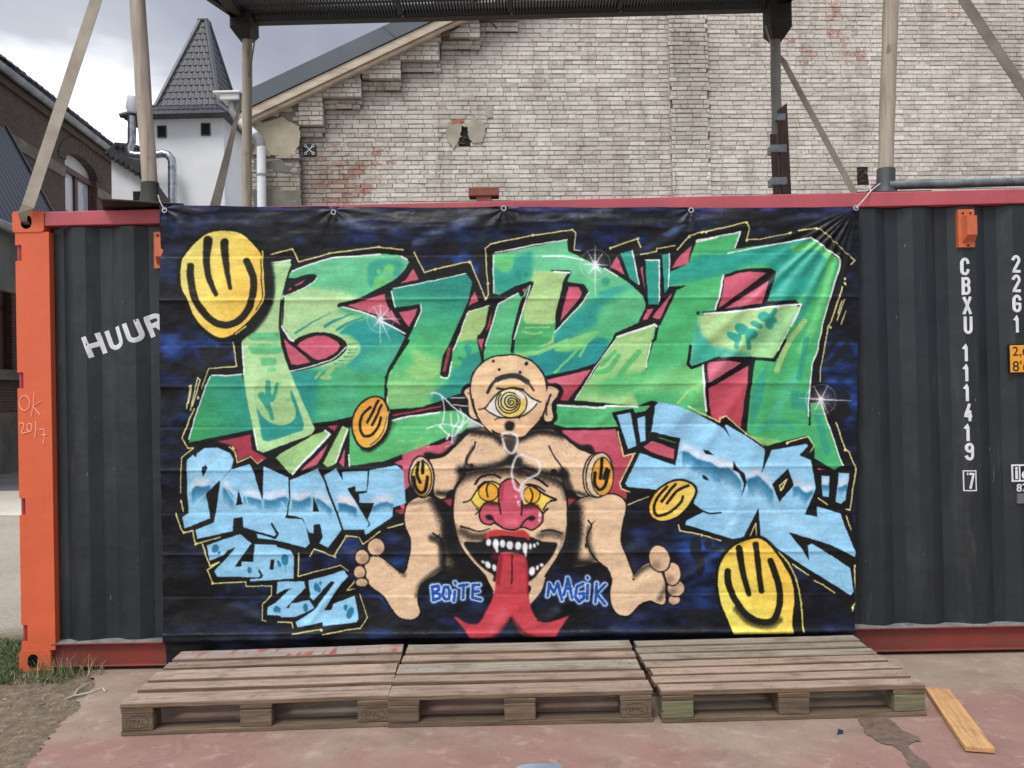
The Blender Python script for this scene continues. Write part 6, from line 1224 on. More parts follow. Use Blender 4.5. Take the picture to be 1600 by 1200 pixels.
def raised(s, z):                                         # true where the brickwork stands proud
    if s < s_pil1: return .13
    for a, b, zb in steps:
        if a <= s < b: return (.155 if z > zb+2*COURSE else .055) if z > zb-.001 else 0
    if s >= steps[-1][1] and z > steps[-1][2]+.28 and s < steps[-1][1]+.01: return 0
    pa, pb = PIL
    if pa < s < pb: return .045
    return 0
PIL = (wl(1047, 170)[0], wl(1107, 170)[0])
# backing masonry
bk = MB(); bk.box(0, SR+6, .012, .4, 0, ZT+3.5); 
bko = bk.obj('wall', mort, bl)
# clip the backing to the rake: rebuild as a polygon
bko.data = MB().prism([(0, .012, 0), (SR+6, .012, 0), (SR+6, .012, rake(SR*.45)), (SR*.45, .012, rake(SR*.45)), (0, .012, rake(0))], (0, .39, 0)).mesh('wall', mort)
rz_ = MB(); rz_.prism([(0, -.112, 0), (s_pil1-.012, -.112, 0), (s_pil1-.012, -.112, rake(s_pil1)-.02), (0, -.112, rake(0)-.02)], (0, .123, 0)); rz_.obj('pier', rendg, bl)
for a, b, zb in steps:
    rz_ = MB(); rz_.prism([(a+.012, -.137, zb+2*COURSE+.01), (b-.012, -.137, zb+2*COURSE+.01), (b-.012, -.137, rake(b)-.03), (a+.012, -.137, rake(a)-.03)], (0, .148, 0)); rz_.obj('corbel_backing', mort, bl)
holes = [(wl(717, 195), wl(736, 228)), (wl(1338, 264), wl(1357, 288)), (wl(1347, 237), wl(1354, 243)), (wl(690, 45), wl(705, 58))]
def inhole(s0, s1, z0, z1):
    for (a, b) in holes:
        x0, x1 = sorted((a[0], b[0])); zz0, zz1 = sorted((a[1], b[1]))
        if s1 > x0+.03 and s0 < x1-.03 and z1 > zz0+.02 and z0 < zz1-.02: return True
    return False
rb = random.Random(11); bricks = []
row = 0; z = math.floor(ZB/COURSE)*COURSE
wob_ = [rb.uniform(0, 6.28) for _ in range(400)]
while z < ZT:
    s = -.02-(row % 2)*.06+rb.uniform(-.02, .02); hdr = (row % 2 == 0)
    while s < SR:
        w_ = (.098 if (hdr and rb.random() < .55) else .206)+rb.uniform(-.004, .004)
        segs = [(s, s+w_)]; cuts = sorted([s_pil1, PIL[0], PIL[1]]+[q[0] for q in steps]+[q[1] for q in steps])
        for c_ in cuts:
            ns = []
            for a, b in segs:
                if a+.02 < c_ < b-.02 and abs(raised(c_-.01, z+COURSE*.5)-raised(c_+.01, z+COURSE*.5)) > .01: ns += [(a, c_-.002), (c_+.002, b)]
                else: ns.append((a, b))
            segs = ns
        for a, b in segs:
            a2 = max(a, .0)
            if b-a2 > .03:
                mid = (a2+b)/2; zc = z+COURSE
                if zc < rake(mid)-.02 or mid > SR*.45:
                    out = raised(mid, z+COURSE*.5)
                    corb = 0 < out < .1 and mid < steps[-1][1]
                    plaster = out >= .12 and mid < s_pil1*.98 and (z > wl(440, 262)[1]) and not corb
                    cuts_ = [(a2, b)]
                    for (h0, h1) in holes:
                        x0_, x1_ = sorted((h0[0], h1[0])); q0_, q1_ = sorted((h0[1], h1[1]))
                        if z+COURSE*.5 > q0_ and z+COURSE*.5 < q1_:
                            nn_ = []
                            for u0, u1 in cuts_:
                                if u0 < x0_ < u1: nn_.append((u0, x0_+rb.uniform(-.012, .012)))
                                if u0 < x1_ < u1: nn_.append((x1_+rb.uniform(-.012, .012), u1))
                                if u1 <= x0_ or u0 >= x1_: nn_.append((u0, u1))
                            cuts_ = nn_
                    for a2, b in ([] if (plaster and rb.random() < .72) else cuts_): bricks.append((a2, b, z+.0022*math.sin(mid*1.3+wob_[row]), z+COURSE-.0012*(1+math.sin(mid*2.1+wob_[row+3])), out+rb.gauss(0, .0022), rb.random()))
        s += w_+.0045
    z += COURSE; row += 1
def brick_vf(a, b, z0, z1, out, r):
    w_, h_ = b-a, z1-z0-.0052; c = .0035; zz = z0+.003; rj = random.Random(int(r*1e6)); j = lambda: rj.uniform(-.0035, .0035)
    fx = [(a, .012, zz), (b, .012, zz), (b, .012, zz+h_), (a, .012, zz+h_)]
    e1 = [(a, -out+c-.0, zz), (b, -out+c, zz), (b, -out+c, zz+h_), (a, -out+c, zz+h_)]
    e2 = [(a+c, -out-.0045+j(), zz+c), (b-c+j(), -out-.0045+j(), zz+c-j()), (b-c, -out-.0045-j(), zz+h_-c+j()*.6), (a+c+j(), -out-.0045+j(), zz+h_-c+j()*.6)]
    return fx+e1+e2, [(0, 1, 5, 4), (1, 2, 6, 5), (2, 3, 7, 6), (3, 0, 4, 7), (4, 5, 9, 8), (5, 6, 10, 9), (6, 7, 11, 10), (7, 4, 8, 11), (8, 9, 10, 11)]
cands = []
for i, bq in enumerate(bricks):
    p = wp3((bq[0]+bq[1])/2, bq[2], 0); q = p-CAM; zc_ = q.dot(AF); px = 800+FPX*q.dot(AR)/zc_; py = 600-FPX*q.dot(AU)/zc_
    vis = 0 < px < 1600 and 2 < py < 318 and not (366 < px < 400 and py < 330) and not (363 < px < 1230 and py < 36)
    if vis: cands.append((-(bq[1]-bq[0])*FPX/zc_, i))
cands.sort(); sel = set(i for _, i in cands[:300])
rest = MB(); cache = {}
for i, bq in enumerate(bricks):
    if i in sel:
        a, b, z0, z1, out, r = bq; key = (round((b-a)/.006), int(r*3))
        if key not in cache:
            mb = MB(); vs_, fs_ = brick_vf(-(key[0]*.006)/2, (key[0]*.006)/2, 0, z1-z0, .0, r); mb.add(vs_, fs_); cache[key] = mb.mesh('brick', BM_)
        o = link('brick', cache[key], bl); o.location = ((a+b)/2, -out, z0)
    else:
        vs_, fs_ = brick_vf(*bq); rest.add(vs_, fs_)
tag(rest.obj('brickwork', BM_, bl), kind='stuff')
# vertical cord on the pilaster, plaster patches, holes
sx_ = wl(1046, 170)[0]; cz = MB(); cz.tube([(sx_+random.uniform(-.006, .006), -.02, ZB-.3+k*.1) for k in range(int((ZT-ZB+.3)/.1))], .009, 6); cz.obj('cable', simple('painted_cable', lin(190, 182, 170), lin(150, 142, 130), 9, .8, .2), bl)
def blob(pts, out, th, m, name, n=5):
    q = [wl(x, y) for x, y in pts]; vs = []; rr_ = random.Random(len(pts))
    for i in range(len(q)):
        a, b = q[i], q[(i+1) % len(q)]
        for k in range(n): vs.append((a[0]+(b[0]-a[0])*k/n+rr_.uniform(-.012, .012), -out, a[1]+(b[1]-a[1])*k/n+rr_.uniform(-.012, .012)))
    return MB().prism(vs, (0, th, 0)).obj(name, m, bl)
blob([(704, 189), (714, 188), (720, 193), (720, 214), (714, 226), (708, 232), (703, 224), (698, 216), (697, 203), (700, 192)], .022, .03, plas, 'plaster_patch')
blob([(733, 190), (741, 186), (752, 190), (759, 199), (757, 214), (752, 222), (742, 224), (735, 220), (731, 208), (730, 198)], .024, .03, plas, 'plaster_patch')
blob([(760, 172), (768, 172), (770, 182), (764, 186), (758, 180)], .02, .03, plas, 'plaster_patch')
blob([(706, 187), (724, 187), (724, 192), (706, 193)], .027, .035, simple('bare_red_brick', lin(190, 118, 84), lin(160, 96, 70), 9, .9, .3), 'bare_brick')
blob([(712, 193), (736, 193), (735, 198), (712, 198)], .02, .03, plas, 'lintel')
for (a, b), nm in zip(holes, 'abcd'):
    x0, x1 = sorted((a[0], b[0])); z0_, z1_ = sorted((a[1], b[1])); MB().box(x0-.03, x1+.03, .004, .011, z0_-.03, z1_+.03).obj('recess', M['dark'] if nm in 'abc' else mort, bl)
hb = MB(); 
for k in range(9): q = wl(722+rb.uniform(-6, 8), 217+rb.uniform(-3, 9)); hb.cbox(q[0]-.02, q[0]+.02, -.01, .02, q[1]-.012, q[1]+.012, .004)
for k in range(26): q = wl(1347+rb.uniform(-8, 8), 276+rb.uniform(-11, 11)); hb.cbox(q[0]-.016, q[0]+.016, -.006, .02, q[1]-.008, q[1]+.008, .003)
hb.obj('rubble_fill', simple('sooty_rubble', lin(86, 78, 68), lin(48, 44, 40), 14, .95, .5), bl)
q = wl(484, 235, .0); wa = MB(); wa.cbox(q[0]-.085, q[0]+.085, -.03, .01, q[1]-.085, q[1]+.085, .02)
wa.obj('wall_anchor', M['platefoot'], bl); rg = MB()
for sx in (-.05, .05):
    for sz in (-.05, .05): rg.tube([(q[0]+sx+.016*math.cos(a*.6283), -.036, q[1]+sz+.016*math.sin(a*.6283)) for a in range(11)], .005, 5, cap=False)
rg.tube([(q[0]-.04, -.036, q[1]-.04), (q[0]+.04, -.036, q[1]+.04)], .006, 5); rg.tube([(q[0]-.04, -.037, q[1]+.04), (q[0]+.04, -.037, q[1]-.04)], .006, 5); rg.obj('anchor_bolts', M['pvc'], bl)
# render smears on the left pier
pm = MB()
def smear(pts, m, name): 
    q = [wl(x, y, .13) for x, y in pts]; vs = []; rr_ = random.Random(int(pts[0][0]))
    for i in range(len(q)):
        a, b = q[i], q[(i+1) % len(q)]
        for k in range(5): vs.append((a[0]+(b[0]-a[0])*k/5+rr_.uniform(-.015, .015), -.138, a[1]+(b[1]-a[1])*k/5+rr_.uniform(-.015, .015)))
    MB().prism(vs, (0, .02, 0)).obj(name, m, bl)
crm = simple('cream_render', lin(184, 174, 154), lin(158, 148, 130), 3, .95, .5, 14, coord='World')
smear([(396, 196), (440, 182), (468, 200), (469, 216), (462, 240), (448, 246), (440, 243), (415, 243), (396, 240)], crm, 'render_patch')
smear([(396, 248), (415, 252), (440, 250), (446, 258), (470, 262), (470, 272), (440, 268), (396, 266)], rendg, 'render_patch')
smear([(396, 296), (430, 292), (470, 300), (470, 345), (396, 345)], rendg, 'render_patch')
# raking board, cladding edge and roof
f0, f1 = wl(393, 168, .28), wl(692, 27, .28); t0, t1 = wl(393, 137, .30), wl(615, 33, .30); b0_, b1_ = wl(393, 188, .28), wl(733, 27, .28)
def lineat(p, q, s): return p[1]+(q[1]-p[1])*(s-p[0])/(q[0]-p[0])
s0, s1 = -.1, SR*.45
def band(lo, hi, y0, y1, name, m, s0=s0):
    MB().prism([(s0, y0, lineat(*lo, s0)), (s1, y0, lineat(*lo, s1)), (s1, y0, lineat(*hi, s1)), (s0, y0, lineat(*hi, s0))], (0, y1-y0, 0)).obj(name, m, bl)
mid_ = ((b0_[0], b0_[1]+.045), (b1_[0], b1_[1]+.045))
band((b0_, b1_), mid_, -.24, -.0, 'raking_board', M['barge']); band(((mid_[0][0], mid_[0][1]+.006), (mid_[1][0], mid_[1][1]+.006)), (f0, f1), -.28, .3, 'raking_board', M['barge'])
band(((f0[0], f0[1]+.012), (f1[0], f1[1]+.012)), (t0, t1), -.30, 7, 'roof', M['roof_grey'], -.12)
sj = wl(617, 50, .3)[0]
for sj_, w_ in ((wl(617, 50, .3)[0], .008),):
    MB().prism([(sj_, -.304, lineat(f0, f1, sj_)+.02), (sj_+w_, -.304, lineat(f0, f1, sj_)+.02), (sj_+w_-.16, -.304, lineat(t0, t1, sj_-.16)), (sj_-.16, -.304, lineat(t0, t1, sj_-.16))], (0, .003, 0)).obj('cladding_joint', M['ridge'], bl)
MB().prism([(s1, -.3, 0), (SR+6, -.3, 0), (SR+6, -.3, .01), (s1, -.3, .01)], (0, .01, 0)).obj('footing', mort, bl)
# side wall towards the tower
MB().box(-.0, .3, .4, 7, 0, rake(0)-.03).obj('side_wall', rendg, bl)
# curved black conduit near the gable
cp = [wl(x, y, .16) for x, y in ((690, 56), (712, 44), (724, 34), (733, 29), (745, 27), (758, 29), (768, 35), (776, 45))]
MB().tube([(a, -.17, b) for a, b in cp], .014, 8).obj('conduit', M['black'], bl, True)
q = wl(697, 52, .14); MB().cbox(q[0]-.06, q[0]+.05, -.2, -.13, q[1]-.07, q[1]+.05, .01).obj('timber_end', M['frame'], bl)
# gutter hopper and downpipe
dp = thing('downpipe', 'white plastic downpipe with grey elbows beside the brick gable', 'downpipe')
def WYp(x, y, d=6.1): return WY(x, y, d)
a = WYp(344, 160); b = WYp(377, 146); hp = MB(); hp.cbox(a.x+.03, b.x, 6.0, 6.25, a.z, b.z-.03, .01); hp.cbox(a.x-.05, b.x+.02, 5.97, 6.28, b.z-.03, b.z, .008); hp.obj('hopper', M['pvc'], dp)
MB().tube([WYp(364, 160), WYp(364, 174), WYp(369, 182), WYp(376, 189)], .056, 14).obj('elbow', M['pvcgrey'], dp, True)
MB().tube([WYp(376, 189), WYp(400, 212)], .054, 14).obj('pipe', M['pvc'], dp, True)
MB().tube([WYp(399, 211), WYp(404, 217), WYp(407, 222), WYp(408, 229)], .06, 14).obj('elbow', M['pvcgrey'], dp, True)
e_ = WYp(409, 330); MB().tube([WYp(408, 226), e_, Vector((e_.x, e_.y, .02))], .056, 16).obj('pipe', M['pvc'], dp, True)
MB().tube([WYp(408.5, 272), WYp(408.6, 275)], .064, 16).obj('pipe_clip', M['pvcgrey'], dp)

# ================================================================ white tower
TY = 13.2
tw = thing('white_tower', 'small white rendered tower with a steep dark tiled spire', 'tower')
eL, eR = WY(187, 181, TY).x, WY(359, 179, TY).x; zE = WY(300, 178, TY).z; zK = WY(290, 163, TY+.25).z; zA = WY(320, 33, TY+1.1).z
ew = eR-eL; cx_ = (eL+eR)/2+.0; cy_ = TY+ew/2
wx0, wx1 = WY(222, 250, TY+.3).x, WY(350, 250, TY+.3).x
bmn = (wx0+wx1)/2; bw = (wx1-wx0)/2
b_ = MB(); b_.box(wx0, wx1, TY+.3, TY+.3+2*bw, 0, zE+.04)
b_.obj('wall', M['render_white'], tw)
for x0, x1, y0, y1 in ((248, 259, 198, 214), (316, 327.5, 194, 211)):
    a, b = WY(x0, y1, TY+.3), WY(x1, y0, TY+.3); wv = MB(); wv.box(a.x, b.x, TY+.285, TY+.33, a.z, b.z, 0); wo_ = wv.obj('window', M['dark'], tw)
    fr2 = MB(); t2 = .02
    for q in ((a.x-t2, a.x, a.z-t2, b.z+t2), (b.x, b.x+t2, a.z-t2, b.z+t2), (a.x, b.x, a.z-t2, a.z), (a.x, b.x, b.z, b.z+t2)): fr2.box(q[0], q[1], TY+.27, TY+.31, q[2], q[3])
    fr2.obj('frame', M['ridge'], wo_)
kL, kR = WY(243, 163, TY+.3).x, WY(341, 163, TY+.3).x; apx = WY(319.5, 33, cy_).x
e4 = [Vector((eL, TY, zE)), Vector((eR, TY, zE)), Vector((eR, TY+ew, zE)), Vector((eL, TY+ew, zE))]
kk = [Vector((kL, TY+.32, zK)), Vector((kR, TY+.32, zK)), Vector((kR, TY+ew-.32, zK)), Vector((kL, TY+ew-.32, zK))]
ap = Vector((apx, cy_, zA)); ah = .07; aa = [ap+Vector((-ah, -ah, 0)), ap+Vector((ah, -ah, 0)), ap+Vector((ah, ah, 0)), ap+Vector((-ah, ah, 0))]
def tiled(face_lo0, face_lo1, face_hi0, face_hi1, rows, wave, nrm):
    for r in range(rows):
        mb = MB(); v0, v1 = r/rows, (r+1)/rows
        A0, A1 = face_lo0.lerp(face_hi0, v0), face_lo1.lerp(face_hi1, v0); B0, B1 = face_lo0.lerp(face_hi0, v1+.02), face_lo1.lerp(face_hi1, v1+.02)
        wdt = (A1-A0).length; n = max(6, int(wdt/wave)*6); lo, hi, fr = [], [], []
        for k in range(n+1):
            u = k/n; ph = u*wdt/wave*2*math.pi; h = .018+.009*math.cos(ph)
            p = A0.lerp(A1, u)+nrm*h; dz = -.02*math.cos(ph); lo.append(p+Vector((0, 0, dz*.6))); fr.append(A0.lerp(A1, u)-nrm*.01+Vector((0, 0, dz*.6))); hi.append(B0.lerp(B1, u)+nrm*(h-.016))
        mb.add(fr+lo+hi, [(k, k+1, n+2+k, n+1+k) for k in range(n)]+[(n+1+k, n+2+k, 2*n+3+k, 2*n+2+k) for k in range(n)]); mb.obj('tile_course', M['slate'], tw, True)
for i in range(4):
    j = (i+1) % 4; n1 = (kk[j]-kk[i]).cross(aa[i]-kk[i]).normalized(); n2 = (e4[j]-e4[i]).cross(kk[i]-e4[i]).normalized()
    if i in (0, 1, 3): tiled(kk[i], kk[j], aa[i], aa[j], 13, .13, n1); tiled(e4[i], e4[j], kk[i], kk[j], 2, .13, n2)
    rg = MB(); rg.tube([e4[i], kk[i], aa[i]], .055, 8); rg.obj('hip_ridge', M['ridge'], tw, True)
cone = MB(); cone.add(e4+kk+aa, [(0, 1, 5, 4), (1, 2, 6, 5), (2, 3, 7, 6), (3, 0, 4, 7), (4, 5, 9, 8), (5, 6, 10, 9), (6, 7, 11, 10), (7, 4, 8, 11), (8, 9, 10, 11), (3, 2, 1, 0)]); cone.obj('roof', M['ridge'], tw)
cpc = MB(); cpc.cbox(ap.x-.13, ap.x+.12, ap.y-.12, ap.y+.12, ap.z-.02, ap.z+.05, .02); cpc.obj('roof_cap', M['ridge'], tw)
# lower white wing with its dark roof, left of the tower
lw = thing('white_annexe', 'low white rendered wing with an old dark roof between brick house and tower', 'building')
Y2 = TY+.9; p = [WY(174, 240, Y2), WY(228, 276, Y2), WY(228, 420, Y2), WY(174, 420, Y2)]
zf = [v.copy() for v in p]; zf[2].z = 0; zf[3].z = 0; MB().prism(zf, (0, 2.5, 0)).obj('wall', M['render_white'], lw)
a = WY(208, 300, Y2-.01); b = WY(222, 326, Y2-.01); wv = MB(); wv.cbox(a.x, b.x, Y2-.03, Y2+.02, a.z, b.z, .01); wv.obj('window', M['dark'], lw)
rp = [WY(162, 240, Y2-.15), WY(232, 284, Y2-.15), WY(238, 270, Y2-.15), WY(214, 234, Y2-.15), WY(178, 224, Y2-.15)]; MB().prism(rp, (0, 3, 0)).obj('roof', M['rooftile'], lw)
for k in range(9):
    a = WY(164+k*8, 241+k*5, Y2-.2); MB().tube([a, a+Vector((.22, .5, .16))], .05, 6).obj('tile', M['rooftile'], lw)
for k in range(5):
    a = WY(180+k*8, 226+k*2, Y2-.2); MB().tube([a, a+Vector((.2, .4, .08))], .055, 6).obj('tile', M['rooftile'], lw)
# steel flue ducts
fd = thing('flue_duct', 'shiny steel flue duct bending down the white tower wall', 'duct')
FY = TY-.05
pts = [(206, 200), (206, 222), (202, 232), (204, 241), (214, 243), (235, 243), (255, 240), (262, 242), (268, 249), (269, 258), (269, 330)]
PT = [WY(x, y, FY) for x, y in pts]; PT.append(Vector((PT[-1].x, FY, .3)))
MB().tube(PT, .085, 14).obj('duct', M['duct'], fd, True)
for y in (262, 275, 288, 301, 314): q = WY(269, y, FY); MB().tube([q, q+Vector((0, 0, .018))], .091, 14).obj('duct_seam', M['duct'], fd)
q = [WY(206, 182, FY), WY(206, 176, FY), WY(206, 168, FY), WY(206, 151, FY)]
MB().tube([PT[0], q[0]], .08, 14).obj('duct', M['duct'], fd, True); MB().tube([q[1], q[2], q[3]], [.08, .125, .09], 14).obj('cowl', M['pvc'], fd, True)

# ================================================================ dark brick house on the left
BX = Vector((WY(185, 245, 21.0).x, 21.0, 0)); BD = Vector((.105, -1, 0)).normalized()      # along the wall, towards the camera
BN = Vector((-BD.y, BD.x, 0)); BN = BN if BN.x > 0 else -BN
def hb_(px, py, out=0): p = hit(px, py, BX+BN*out, BN)-BX; return p.dot(BD), p.z
def b3(s, z, out=0): return BX+BD*s+BN*out+Vector((0, 0, z))
dh = thing('brick_house', 'dark brown brick house with arched window and zinc gutter at left', 'building')
def dark_brick():
    m, t, p = nodes('sooty_brown_brick'); geo = NN(t, 'ShaderNodeNewGeometry'); dt = NN(t, 'ShaderNodeVectorMath', operation='DOT_PRODUCT'); t.links.new(geo.outputs['Position'], dt.inputs[0]); dt.inputs[1].default_value = tuple(BD)
    sp_ = NN(t, 'ShaderNodeSeparateXYZ'); t.links.new(geo.outputs['Position'], sp_.inputs[0]); cx = NN(t, 'ShaderNodeCombineXYZ'); t.links.new(dt.outputs['Value'], cx.inputs[0]); t.links.new(sp_.outputs['Z'], cx.inputs[1])
    br = NN(t, 'ShaderNodeTexBrick', Scale=1., Mortar_Size=.008, Brick_Width=.21, Row_Height=.066, Color1=lin(88, 72, 62), Color2=lin(66, 56, 50), Mortar=lin(104, 96, 88)); t.links.new(cx.outputs[0], br.inputs['Vector'])
    v = coords(t, 'World'); n = noise(t, v, .8, 5, .6); c = mixc(t, math_(t, 'MULTIPLY', rmp(t, n, .4, .65), .45), br.outputs['Color'], lin(70, 60, 54)); n2 = noise(t, v, 9, 5, .6); c = mixc(t, math_(t, 'MULTIPLY', rmp(t, n2, .5, .75), .4), c, lin(112, 98, 86))
    t.links.new(c, p.inputs['Base Color']); p.inputs['Roughness'].default_value = .95; bump(t, p, math_(t, 'SUBTRACT', 1., br.outputs['Fac']), .8, .02); return m
DBK = dark_brick()
zg = hb_(185, 252)[1]; sN = 14
# window opening in the wall
wA, wB = hb_(102, 300), hb_(151, 300); s_lo, s_hi = min(wA[0], wB[0]), max(wA[0], wB[0]); zsp = hb_(150, 280)[1]; zap = hb_(112, 236)[1]; zsp = min(zsp, zap-.35); zsill = zsp-2.4
bmw = bmesh.new()
outer = [(0, 0), (sN, 0), (sN, zg), (0, zg)]; sc_m = (s_lo+s_hi)/2; hw = (s_hi-s_lo)/2
arch = [(s_lo, zsill), (s_hi, zsill), (s_hi, zsp)]+[(sc_m+hw*math.cos(math.radians(a)), zsp+(zap-zsp)*math.sin(math.radians(a))) for a in range(10, 180, 10)]+[(s_lo, zsp)]
lowA, lowB = hb_(-30, 400), hb_(17, 400); l0, l1 = sorted((lowA[0], lowB[0])); lz0, lz1 = hb_(10, 578)[1], hb_(10, 392)[1]
low = [(l0, lz0), (l1, lz0), (l1, lz1), (l0, lz1)]
es = []
for poly in (outer, arch, low):
    vv = [bmw.verts.new(b3(s, z)) for s, z in poly]; es += [bmw.edges.new((vv[i], vv[(i+1) % len(vv)])) for i in range(len(vv))]
bmesh.ops.triangle_fill(bmw, edges=es, use_beauty=True)
me = bpy.data.meshes.new('wall'); bmw.to_mesh(me); bmw.free(); me.materials.append(DBK); link('wall', me, dh)
rv = MB()
for poly in (arch, low):
    n = len(poly); vs = [b3(s, z) for s, z in poly]+[b3(s, z, -.3) for s, z in poly]; rv.add(vs, [(i, (i+1) % n, n+(i+1) % n, n+i) for i in range(n)])
tag(rv.obj('window_reveal', DBK, dh), kind='stuff'); MB().prism([b3(0, 0), b3(0, zg), b3(0, zg, -8), b3(0, 0, -8)], (0, .02, 0)).obj('end_wall', DBK, dh)
glz = simple('window_glass', lin(176, 184, 190), lin(150, 158, 166), 1, .08, 0, spec=.8); glz2 = simple('dark_window_glass', lin(40, 42, 44), lin(30, 32, 34), 1, .06, 0, spec=.8)
gw = MB(); gw.add([b3(s, z, -.2) for s, z in arch], [tuple(range(len(arch)))]); wn = gw.obj('window', simple('pale_fanlight', lin(212, 214, 216), lin(196, 199, 202), 2, .35, 0), dh)
def bar(s0, s1, z0, z1, m, par, nm='frame', o0=-.2, o1=-.13): MB().add([b3(s, z, o) for o in (o0, o1) for s, z in ((s0, z0), (s1, z0), (s1, z1), (s0, z1))], [(0, 1, 2, 3), (7, 6, 5, 4), (0, 4, 5, 1), (1, 5, 6, 2), (2, 6, 7, 3), (3, 7, 4, 0)]).obj(nm, m, par)
for s0, s1 in ((s_lo, s_lo+.16), (sc_m-.09, sc_m+.09), (s_hi-.28, s_hi)): bar(s0, s1, zsill, zsp-.04, M['frame'], wn)
bar(s_lo, s_hi, zsp-.2, zsp-.05, M['frame'], wn, o1=-.1); bar(s_lo, s_hi, zsp-1.3, zsp-1.22, M['frame'], wn)
bar(s_lo+.16, sc_m-.09, zsill, zsp-.2, glz, wn, 'pane', -.19, -.18)
arc = MB(); n = 18
for k in range(n):
    a0, a1 = math.pi*k/n, math.pi*(k+1)/n-.02
    P_ = [b3(sc_m+(hw+r)*math.cos(a), zsp+(zap-zsp+r)*math.sin(a), .03) for r, a in ((0, a0), (.42, a0), (.42, a1), (0, a1))]; MB().prism(P_, -BN*.05).obj('arch_brick', DBK, dh)
lw_ = MB(); lw_.add([b3(s, z, -.22) for s, z in low], [(0, 1, 2, 3)]); w2 = lw_.obj('window', glz2, dh)
bar(l0, l0+.5, lz0, lz1, M['frame'], w2); bar(l1-.3, l1, lz0, lz1, M['frame'], w2); bar(l0, l1, (lz0+lz1)/2, (lz0+lz1)/2+.12, M['frame'], w2)
zb1, zb0 = hb_(60, 236)[1], hb_(60, 254)[1]
st0 = hb_(0, 190); st1 = hb_(150, 278)
def sband(z0, z1, s0, s1, nm='stone_band', m=None, out=.03): bar(s0, s1, z0, z1, m or M['stone'], dh, nm, -.01, out)
zc1 = hb_(90, 254)[1]; sband(zc1-.28, zc1, s_hi+.02, sN); sband(zc1-.28, zc1, .0, s_lo-.02)
sband(lz0-.22, lz0, l0-.5, l1+.5, 'sill', M['stone'], .12); zp = hb_(10, 645)[1]; sband(0, zp, 0, sN, 'plinth', simple('plinth_render', lin(124, 122, 116), lin(88, 86, 80), 1.5, .95, .4, 12), .06)
# gutter and roof
gt = MB(); gt.tube([b3(-.1, zg+.02, .16), b3(sN, zg+.02, .16)], .1, 10); gt.obj('gutter', M['gutter'], dh, True)
sband(zg-.25, zg-.08, 0, sN, 'cornice', DBK, .08); sband(zg-.075, zg+.3, 0, sN, 'cornice', DBK, .03)
rfx = MB(); rfx.prism([b3(-.15, zg+.05, .2), b3(sN, zg+.05, .2), b3(sN, zg+2.8, -4), b3(-.15, zg+2.8, -4)], (0, 0, .12)); rfx.obj('roof', M['rooftile'], dh)
tr = random.Random(3)
pt_ = MB(); nrow = 9
for r in range(nrow):
    v = r/nrow
    for k in range(48):
        s = k*.3+(r % 2)*.02; o_ = .26-4.2*v; z_ = zg+.17+2.75*v; c0 = b3(s, z_+tr.uniform(-.01, .01), o_); up = (b3(s, z_+2.75/nrow*1.1, o_-4.2/nrow*1.1)-c0)
        side = BD*.13; hgt = Vector((0, 0, .06)); pt_.add([c0-side, c0+hgt, c0+side, c0-side+up, c0+hgt*.9+up, c0+side+up], [(0, 1, 4, 3), (1, 2, 5, 4), (0, 2, 1)])
tag(pt_.obj('roof_tiles', M['rooftile'], dh), kind='stuff')
MB().tube([b3(.12, 0, .07), b3(.12, zg, .07)], .05, 8).obj('drainpipe', M['gutter'], dh)
# lean-to with ribbed sheet roof
A = hb_(8, 205); pA = b3(A[0], A[1], .02); pL = WY(112, 392, pA.y); dl = pL-pA; run = BD*9
lt = thing('lean_to', 'lean-to with blue grey ribbed metal roof against the brick house', 'lean-to')
nr = 40; vs = []; 
for k in range(nr*4+1):
    u = k/4*.22; h = (.0, .05, .05, .0)[k % 4]; vs += [pA+BD*u+Vector((0, 0, h)), pL+BD*u+Vector((0, 0, h))]
MB().add(vs, [(2*i, 2*i+2, 2*i+3, 2*i+1) for i in range(nr*4)]).obj('roof', M['cladding'], lt)
MB().prism([pA-BD*.06, pL-BD*.06, pL-BD*.06+Vector((0, 0, .14)), pA-BD*.06+Vector((0, 0, .14))], BD*.06).obj('edge_trim', M['ridge'], lt)
MB().tube([pL-Vector((0, 0, .03)), pL+run-Vector((0, 0, .03))], .09, 10).obj('gutter', M['gutter'], lt, True)
gz = Vector((pL.x, pL.y, 0)); MB().prism([pL-Vector((.15, 0, .1)), pL+run-Vector((.15, 0, .1)), gz+run-Vector((.15, 0, 0))+Vector((0, 0, pL.z-1.2)), gz-Vector((.15, 0, 0))+Vector((0, 0, pL.z-1.2))], (-.1, 0, 0)).obj('fascia', simple('grey_board', lin(110, 108, 104), lin(84, 82, 80), 2, .8, .2), lt)
